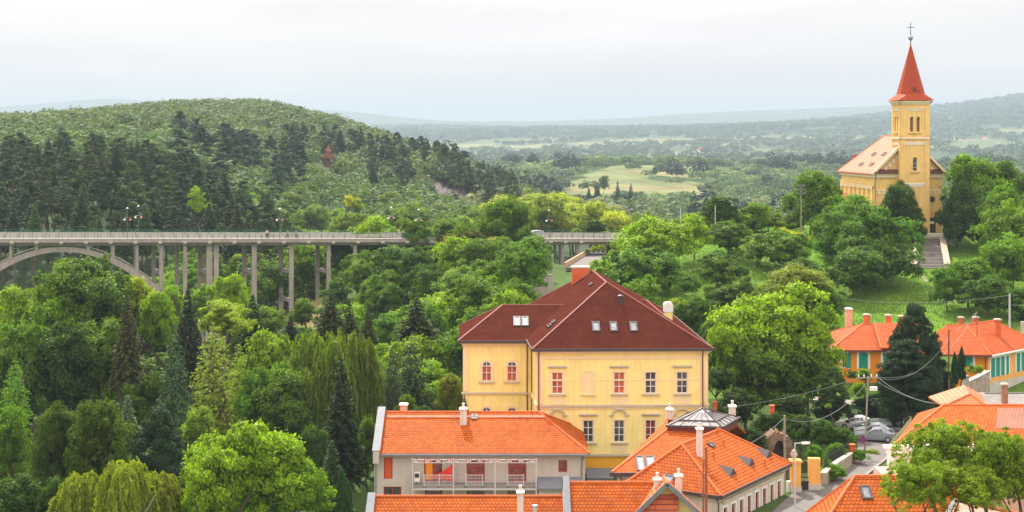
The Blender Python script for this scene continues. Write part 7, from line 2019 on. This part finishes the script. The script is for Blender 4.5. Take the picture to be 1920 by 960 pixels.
# masses filled tree by tree; look-alikes share a label and a group
SHAPE = {'broad': 'rounded', 'loose': 'loose-leaved', 'fine': 'fine-leaved', 'tall': 'upright', 'pine': 'ragged', 'spruce': 'pointed', 'bush': 'low bushy', 'wide': 'spreading'}
def populate(n, pxr, Dr_, kinds, colors, hm, rm, label, group, ok=None, seed=0, minsep=.75, cat='tree', name=None, zmax=None, jit=6):
    rs = random.Random(seed); put = []; tries = 0
    while len(put) < n and tries < n * 60:
        tries += 1
        px = rs.uniform(*pxr); D = rs.uniform(Dr_[0] ** 1.0, Dr_[1] ** 1.0); x, y = XY(px, D)
        if ok and not ok(px, D): continue
        r = rs.uniform(*rm)
        if any((x - a) ** 2 + (y - b) ** 2 < ((r + c) * minsep) ** 2 for a, b, c in put): continue
        put.append((x, y, r)); h = rs.uniform(*hm); z = gz(x, y) + h
        py = HY - z * F / D
        if zmax is not None and py < zmax(px): py = zmax(px) + rs.uniform(0, jit)
        k = rs.choice(kinds)
        tree(k, px, py, 2 * r * F / D, D, rs.choice(colors), SHAPE[k] + ' ' + label, hpx=min(h * .85, r * (3.2 if k in CON else 2.1)) * F / D, group=group, cat=cat, name=name)
    return put
# slope below the viaduct down to the villa
top_slope = lambda px: 460 if px < 850 else 440
populate(64, (560, 1000), (186, 276), ['broad', 'broad', 'loose', 'fine'], [MID, (.045, .10, .02), (.055, .13, .025), (.035, .085, .02), (.075, .145, .04), BRT], (7, 12), (3.0, 5.2),
         'green broadleaf tree in the thick wood on the slope between viaduct and villa', 'wood on the slope below the viaduct', seed=21, zmax=lambda px: 560 - (px - 560) * .8 if px < 680 else top_slope(px),
         ok=lambda px, D: not (px > 860 and D < 178) and not (975 < px < 1050 and D < 236) and not (px > 875 and D < 182) and not (px < 640 and D > 255))
populate(26, (-30, 560), (150, 262), ['broad', 'tall', 'fine'], [MID, DRK, (.04, .09, .02), BRT], (12, 20), (4, 6),
         'green tree deep in the valley wood beneath the arch', 'valley wood in front of the viaduct', seed=22, zmax=lambda px: 560 + abs(px - 150) * .12, ok=lambda px, D: not (px > 490 and D > 250))
# beneath and behind the viaduct
populate(44, (300, 900), (296, 345), ['broad', 'loose', 'broad'], [BRT, MID, (.075, .155, .03), (.055, .12, .03)], (8, 14), (3.2, 5.5),
         'bright green tree in the row directly behind the viaduct deck', 'trees right behind the viaduct', seed=23, zmax=lambda px: 470 if px < 560 else 408, ok=lambda px, D: px > 280)
populate(44, (440, 905), (360, 470), ['broad', 'loose', 'tall'], [(.08, .15, .04), (.10, .18, .03), (.07, .13, .05), (.12, .20, .03), (.055, .11, .045)], (10, 16), (4.5, 7.5),
         'light green tree in the valley between viaduct and wooded hill', 'light trees in the valley beyond the viaduct', seed=24)
populate(36, (480, 940), (475, 590), ['broad', 'loose'], [(.075, .13, .045), (.06, .115, .05), (.09, .15, .04)], (9, 13), (4.5, 7),
         'soft green tree at the foot of the wooded hill', 'trees at the foot of the hill', seed=25)
populate(34, (930, 1170), (400, 560), ['tall', 'broad', 'broad'], [(.19, .25, .045), (.16, .23, .05), (.18, .24, .03), (.12, .18, .05)], (18, 23), (5, 7.5),
         'yellow-green tree in the sunlit grove behind the silver car', 'sunlit grove beyond the viaduct', seed=26, zmax=lambda px: 362 + max(0, (px - 1060)) * .35 + max(0, 990 - px) * .2)
# black pine wood
def pine_top(px): return float(np.interp(px, [-60, 20, 60, 150, 240, 330, 400, 450, 500, 560, 600], [262, 250, 262, 244, 256, 285, 292, 300, 330, 385, 400]))
populate(150, (-60, 560), (335, 475), ['pine', 'pine', 'spruce'], [PIN, (.034, .052, .022), (.022, .042, .026), (.042, .048, .022), (.018, .034, .020), (.045, .07, .025)], (17, 23), (2.6, 4.2),
         'dark conifer in the dense pine wood behind the arch', 'dense dark pine wood behind the viaduct', seed=27, minsep=.62, jit=26, zmax=lambda p: pine_top(p) - 8, ok=lambda px, D: D < 475 - max(0, px - 380) * .55)
populate(16, (340, 620), (318, 352), ['broad', 'pine', 'loose'], [(.055, .09, .025), (.075, .14, .03), (.05, .07, .025)], (8, 12), (3.5, 5),
         'green tree at the edge of the pine wood behind the viaduct', 'edge of the pine wood', seed=28)
tree('loose', 370, 352, 40, 345, (.13, .24, .02), 'vivid light green young tree among the dark pines', hpx=60)
tree('loose', 655, 366, 22, 430, (.30, .33, .02), 'bright yellow flowering tree below the lookout tower', hpx=26)
tree('broad', 668, 372, 34, 440, (.16, .26, .02), 'vivid green tree beside the yellow flowering tree', hpx=30)
# dark pines on the hillside
populate(105, (530, 960), (600, 745), ['pine', 'pine', 'spruce'], [(.03, .048, .032), (.024, .042, .028), (.035, .05, .03)], (13, 18), (3.2, 5),
         'dark conifer on the hillside around the lookout tower', 'pines on the hillside', seed=29, minsep=.7, ok=lambda px, D: not (570 < px < 690 and 600 < D < 712) and D > 600 + abs(px - 760) * .0 and not (780 < px < 905 and D < 655))
populate(34, (545, 960), (760, 900), ['pine', 'spruce'], [(.022, .036, .028), (.026, .04, .028)], (9, 13), (2.6, 4),
         'dark conifer along the crest of the wooded hill', 'pines along the hill crest', seed=30)
populate(30, (330, 570), (500, 640), ['pine'], [(.022, .04, .034)], (15, 19), (4, 6), 'bluish dark pine above the pine wood on the hill', 'bluish pines above the pine wood', seed=31)
# hidden side fill of the ridge and the far bank
populate(20, (1180, 1500), (262, 300), ['loose', 'bush', 'broad'], [(.07, .13, .03), (.08, .15, .03)], (3, 6), (1.8, 3), 'low green shrub tree along the ridge top', 'shrub trees on the ridge', seed=32, zmax=lambda px: 400, ok=lambda px, D: True)
populate(16, (1120, 1560), (188, 232), ['loose', 'bush', 'fine'], [(.05, .11, .022), (.06, .12, .025), (.04, .09, .02)], (3.5, 6.5), (2, 3.6), 'green shrub tree scattered low on the grassy slope', 'shrub trees on the grass slope', seed=33, ok=lambda px, D: not (1250 < px < 1340 and D > 200))
# mid distance firs
for px, py, wpx, hp, D, lab in ((1115, 338, 26, 66, 860, 'tall dark fir on the far slope, first of the tall firs'), (1183, 342, 26, 64, 850, 'tall dark fir on the far slope beside the first tall fir'), (1104, 348, 10, 22, 930, 'small dark fir at the meadow foot, first of the small firs'),
   (1118, 344, 11, 24, 930, 'small dark fir at the meadow foot, middle of the small firs'), (1122, 346, 10, 22, 925, 'small dark fir at the meadow foot, last of the small firs'), (1134, 290, 12, 26, 1680, 'distant pointed fir on the skyline of the mid woods'),
   (1241, 296, 7, 18, 1660, 'slim distant fir by the meadow end'), (1247, 299, 7, 16, 1660, 'second slim distant fir by the meadow end'), (1132, 330, 22, 30, 1080, 'rounded tree standing on the open meadow')):
    if px == 1115: px = 1158
    tree('spruce' if 'fir' in lab else 'broad', px, py, wpx, D, (.022, .045, .04) if 'fir' in lab else (.06, .10, .05), lab, hpx=hp)

# yellow flowering field edge on the ridge
FE = MB()
rs = np.random.RandomState(8); n = 9000; pxs = 1452 + 68 * rs.uniform(0, 1, n) ** 1.2; Ds = 264 - (pxs - 1452) * .09 + rs.uniform(-1.2, 1.2, n)
xs = (pxs - 960) / F * Ds; zs = gz_arr(xs, Ds); hh_ = rs.uniform(0, 1, n) * (1.2 + .7 * vnoise(pxs * 1.0, Ds * 1.0, 5))
V = quads(np.stack([xs, Ds, zs + hh_], 1), nrmz(rs.normal(size=(n, 3)) + [0, 0, .5]), .16 * rs.uniform(.6, 1.4, n), rs)
tt = np.where((hh_ > 1.35)[:, None], [[.42, .44, .03]], [[.10, .19, .02]]) * rs.uniform(.8, 1.2, (n, 1))
o = bpy.data.objects.new("flower_field", finish("flower_field", V, tt, M_stuff)); COL.objects.link(o); tag(o, 'strip of yellow flowering crop on the ridge before the church trees', 'flower field', kind='stuff')
# grass tufts on near open ground
def grass(name, n, pxr, Dr_, size, col, seed, ok=None, label=None):
    rs = np.random.RandomState(seed); px = rs.uniform(*pxr, n); D = rs.uniform(*Dr_, n); x = (px - 960) / F * D
    z = gz_arr(x, D); pos = np.stack([x, D, z + size * .5], 1)
    V = quads(pos, nrmz(rs.normal(size=(n, 3)) * [1, 1, .35]), size * rs.uniform(.5, 1.3, n), rs, 1.2, axis=nrmz(np.array([0, 0, 1.]) + rs.normal(size=(n, 3)) * .3))
    pt = .75 + .5 * vnoise(x, D, 5)
    tt = np.array(col)[None] * (rs.uniform(.7, 1.3, n) * pt)[:, None]
    o = bpy.data.objects.new(name, finish(name, V, tt, M_stuff)); COL.objects.link(o); tag(o, label, 'grass', kind='stuff')
grass("hill_grass", 110000, (1180, 1960), (205, 279), .10, (.14, .25, .028), 41, label='sunlit green grass on the church hill and ridge')
grass("verge_grass", 16000, (1180, 1760), (140, 200), .14, (.06, .12, .02), 42, label='short grass on the banks beside the street and footpath') if False else None

# ------------------------------------------------------------------ woods too distant to tell apart
def wood(name, X, Y, r, h, col, per, label, seed, conic=None):
    rs = np.random.RandomState(seed); n = len(X); Z = gz_arr(X, Y)
    ci = np.repeat(np.arange(n), per); d = rnd_dirs(rs, n * per); d[:, 2] = np.abs(d[:, 2]) * 1.0 - .15
    rad = rs.uniform(.7, 1.08, n * per) * (1 + .16 * np.sin(4 * d[:, 0] + ci) * np.sin(4 * d[:, 1] + 2 * ci))
    pos = np.stack([X[ci] + d[:, 0] * r[ci] * rad, Y[ci] + d[:, 1] * r[ci] * rad, Z[ci] + h[ci] * .55 + d[:, 2] * h[ci] * .5 * rad], 1)
    nn_ = nrmz(d + [0, 0, .25] + rs.normal(size=d.shape) * .32)
    sz = (r[ci] * 1.75 / math.sqrt(per)) * rs.uniform(.7, 1.4, n * per)
    tt = col[ci] * rs.uniform(.82, 1.2, (n * per, 1))
    o = bpy.data.objects.new(name, finish(name, quads(pos, nn_, sz, rs), tt, M_stuff)); COL.objects.link(o); tag(o, label, 'wood', kind='stuff')
def scatter(n, pxr, Dr_, seed, ok, geo=1.0):
    rs = np.random.RandomState(seed); px = rs.uniform(*pxr, n)
    D = np.sqrt(rs.uniform(Dr_[0] ** 2, Dr_[1] ** 2, n)); x = (px - 960) / F * D
    k = ok(px, D, x); return x[k], D[k], px[k], rs
def cols(rs, n, pal):
    pal = np.array(pal); return pal[rs.randint(0, len(pal), n)] * rs.uniform(.8, 1.2, (n, 1))
X, Y, px_, rs = scatter(10500, (-160, 1010), (480, 1120), 51, lambda p, D, x: ~((p > 560) & (p < 830) & (D > 688) & (D < 716)) & ~((p > 800) & (p < 912) & (D > 575) & (D < 655)) & ~((p < 420) & (D < 500)) & ~((p > 590) & (p < 640) & (D > 615) & (D < 712)))
c = cols(rs, len(X), [(.095, .14, .04), (.08, .125, .035), (.11, .145, .04), (.055, .10, .035), (.09, .12, .045)])
low = (Y < 620)[:, None]; c = np.where(low, c * np.array([.85, 1.0, .8]), c)
wood('hill_wood', X, Y, rs.uniform(3.4, 6.2, len(X)), rs.uniform(7, 13, len(X)), c, 100, 'grey-green broadleaf wood covering the round hill behind the pine wood', 52)
X, Y, px_, rs = scatter(5600, (840, 2250), (600, 2150), 53, lambda p, D, x: ~(meadow_mask(x, D) & (np.random.RandomState(1).rand(len(p)) > .02)) & ~((p > 1260) & (p < 1420) & (D > 1430) & (D < 1640) & (vnoise(x, D, 60) > .45)) & ((vnoise(x, D, 90) > .3) | (D < 1100)))
c = cols(rs, len(X), [(.075, .12, .05), (.10, .15, .06), (.05, .09, .045), (.13, .17, .06), (.08, .13, .05)])
pt_ = vnoise(X, Y, 85); c = c * (.45 + 1.15 * pt_)[:, None]; c[(vnoise(X, Y, 50) > .80)] = (.022, .04, .034); c[(Y < 1000) & (vnoise(X, Y, 38) > .72)] = (.17, .19, .08)
wood('valley_wood', X, Y, rs.uniform(4.0, 9.5, len(X)), np.where((Y > 840) & (Y < 1060) & (px_ > 1040) & (px_ < 1360), 5, np.where(vnoise(X, Y, 50) > .80, 16, 9)) * rs.uniform(.7, 1.35, len(X)), c, 80, 'blue-green woods around the pale meadow beyond the valley', 54)
X, Y, px_, rs = scatter(9000, (-300, 2400), (2500, 5800), 55, lambda p, D, x: (vnoise(x, D, 170) + .6 * vnoise(x, D, 60) > .72) & ~(far_open(x, D) & (vnoise(x, D, 45) < .72)) & ~((D > 3600) & (D < 4700) & (p > 700) & (p < 1050) & (vnoise(x, D, 160) > .3) & (vnoise(x, D, 50) < .75)))
c = cols(rs, len(X), [(.05, .09, .04), (.06, .10, .05), (.04, .075, .04), (.08, .12, .05)])
wood('plain_wood', X, Y, rs.uniform(7, 17, len(X)), rs.uniform(8, 15, len(X)), c, 16, 'scattered woods and hedgerows of the hazy plain below the distant ridge', 56)
X, Y, px_, rs = scatter(7000, (700, 2400), (5200, 9400), 57, lambda p, D, x: (vnoise(x, D, 380) + .5 * vnoise(x, D, 120) > .55))
c = cols(rs, len(X), [(.05, .085, .045), (.045, .08, .04), (.06, .095, .05)])
wood('ridge_wood', X, Y, rs.uniform(16, 34, len(X)), rs.uniform(11, 20, len(X)), c, 12, 'faint blue woods on the distant village ridge', 58)

# ------------------------------------------------------------------ air
hz_ = MB(); hz_.box(-16500, 16500, -60, 20600, -64, 345)
hm_ = bpy.data.materials.new("haze_air"); hm_.use_nodes = True; hn = hm_.node_tree; hn.nodes.clear()
ho_ = hn.nodes.new("ShaderNodeOutputMaterial"); pv_ = hn.nodes.new("ShaderNodeVolumePrincipled")
pv_.inputs['Color'].default_value = (0.395, 0.485, 0.59, 1); pv_.inputs['Density'].default_value = HAZE_DENSITY; pv_.inputs['Anisotropy'].default_value = 0.1
hn.links.new(pv_.outputs[0], ho_.inputs['Volume'])
hzo = hz_.build("haze", hm_); tag(hzo, kind='stuff', label='pale blue summer haze filling the air over the valley', cat='haze')
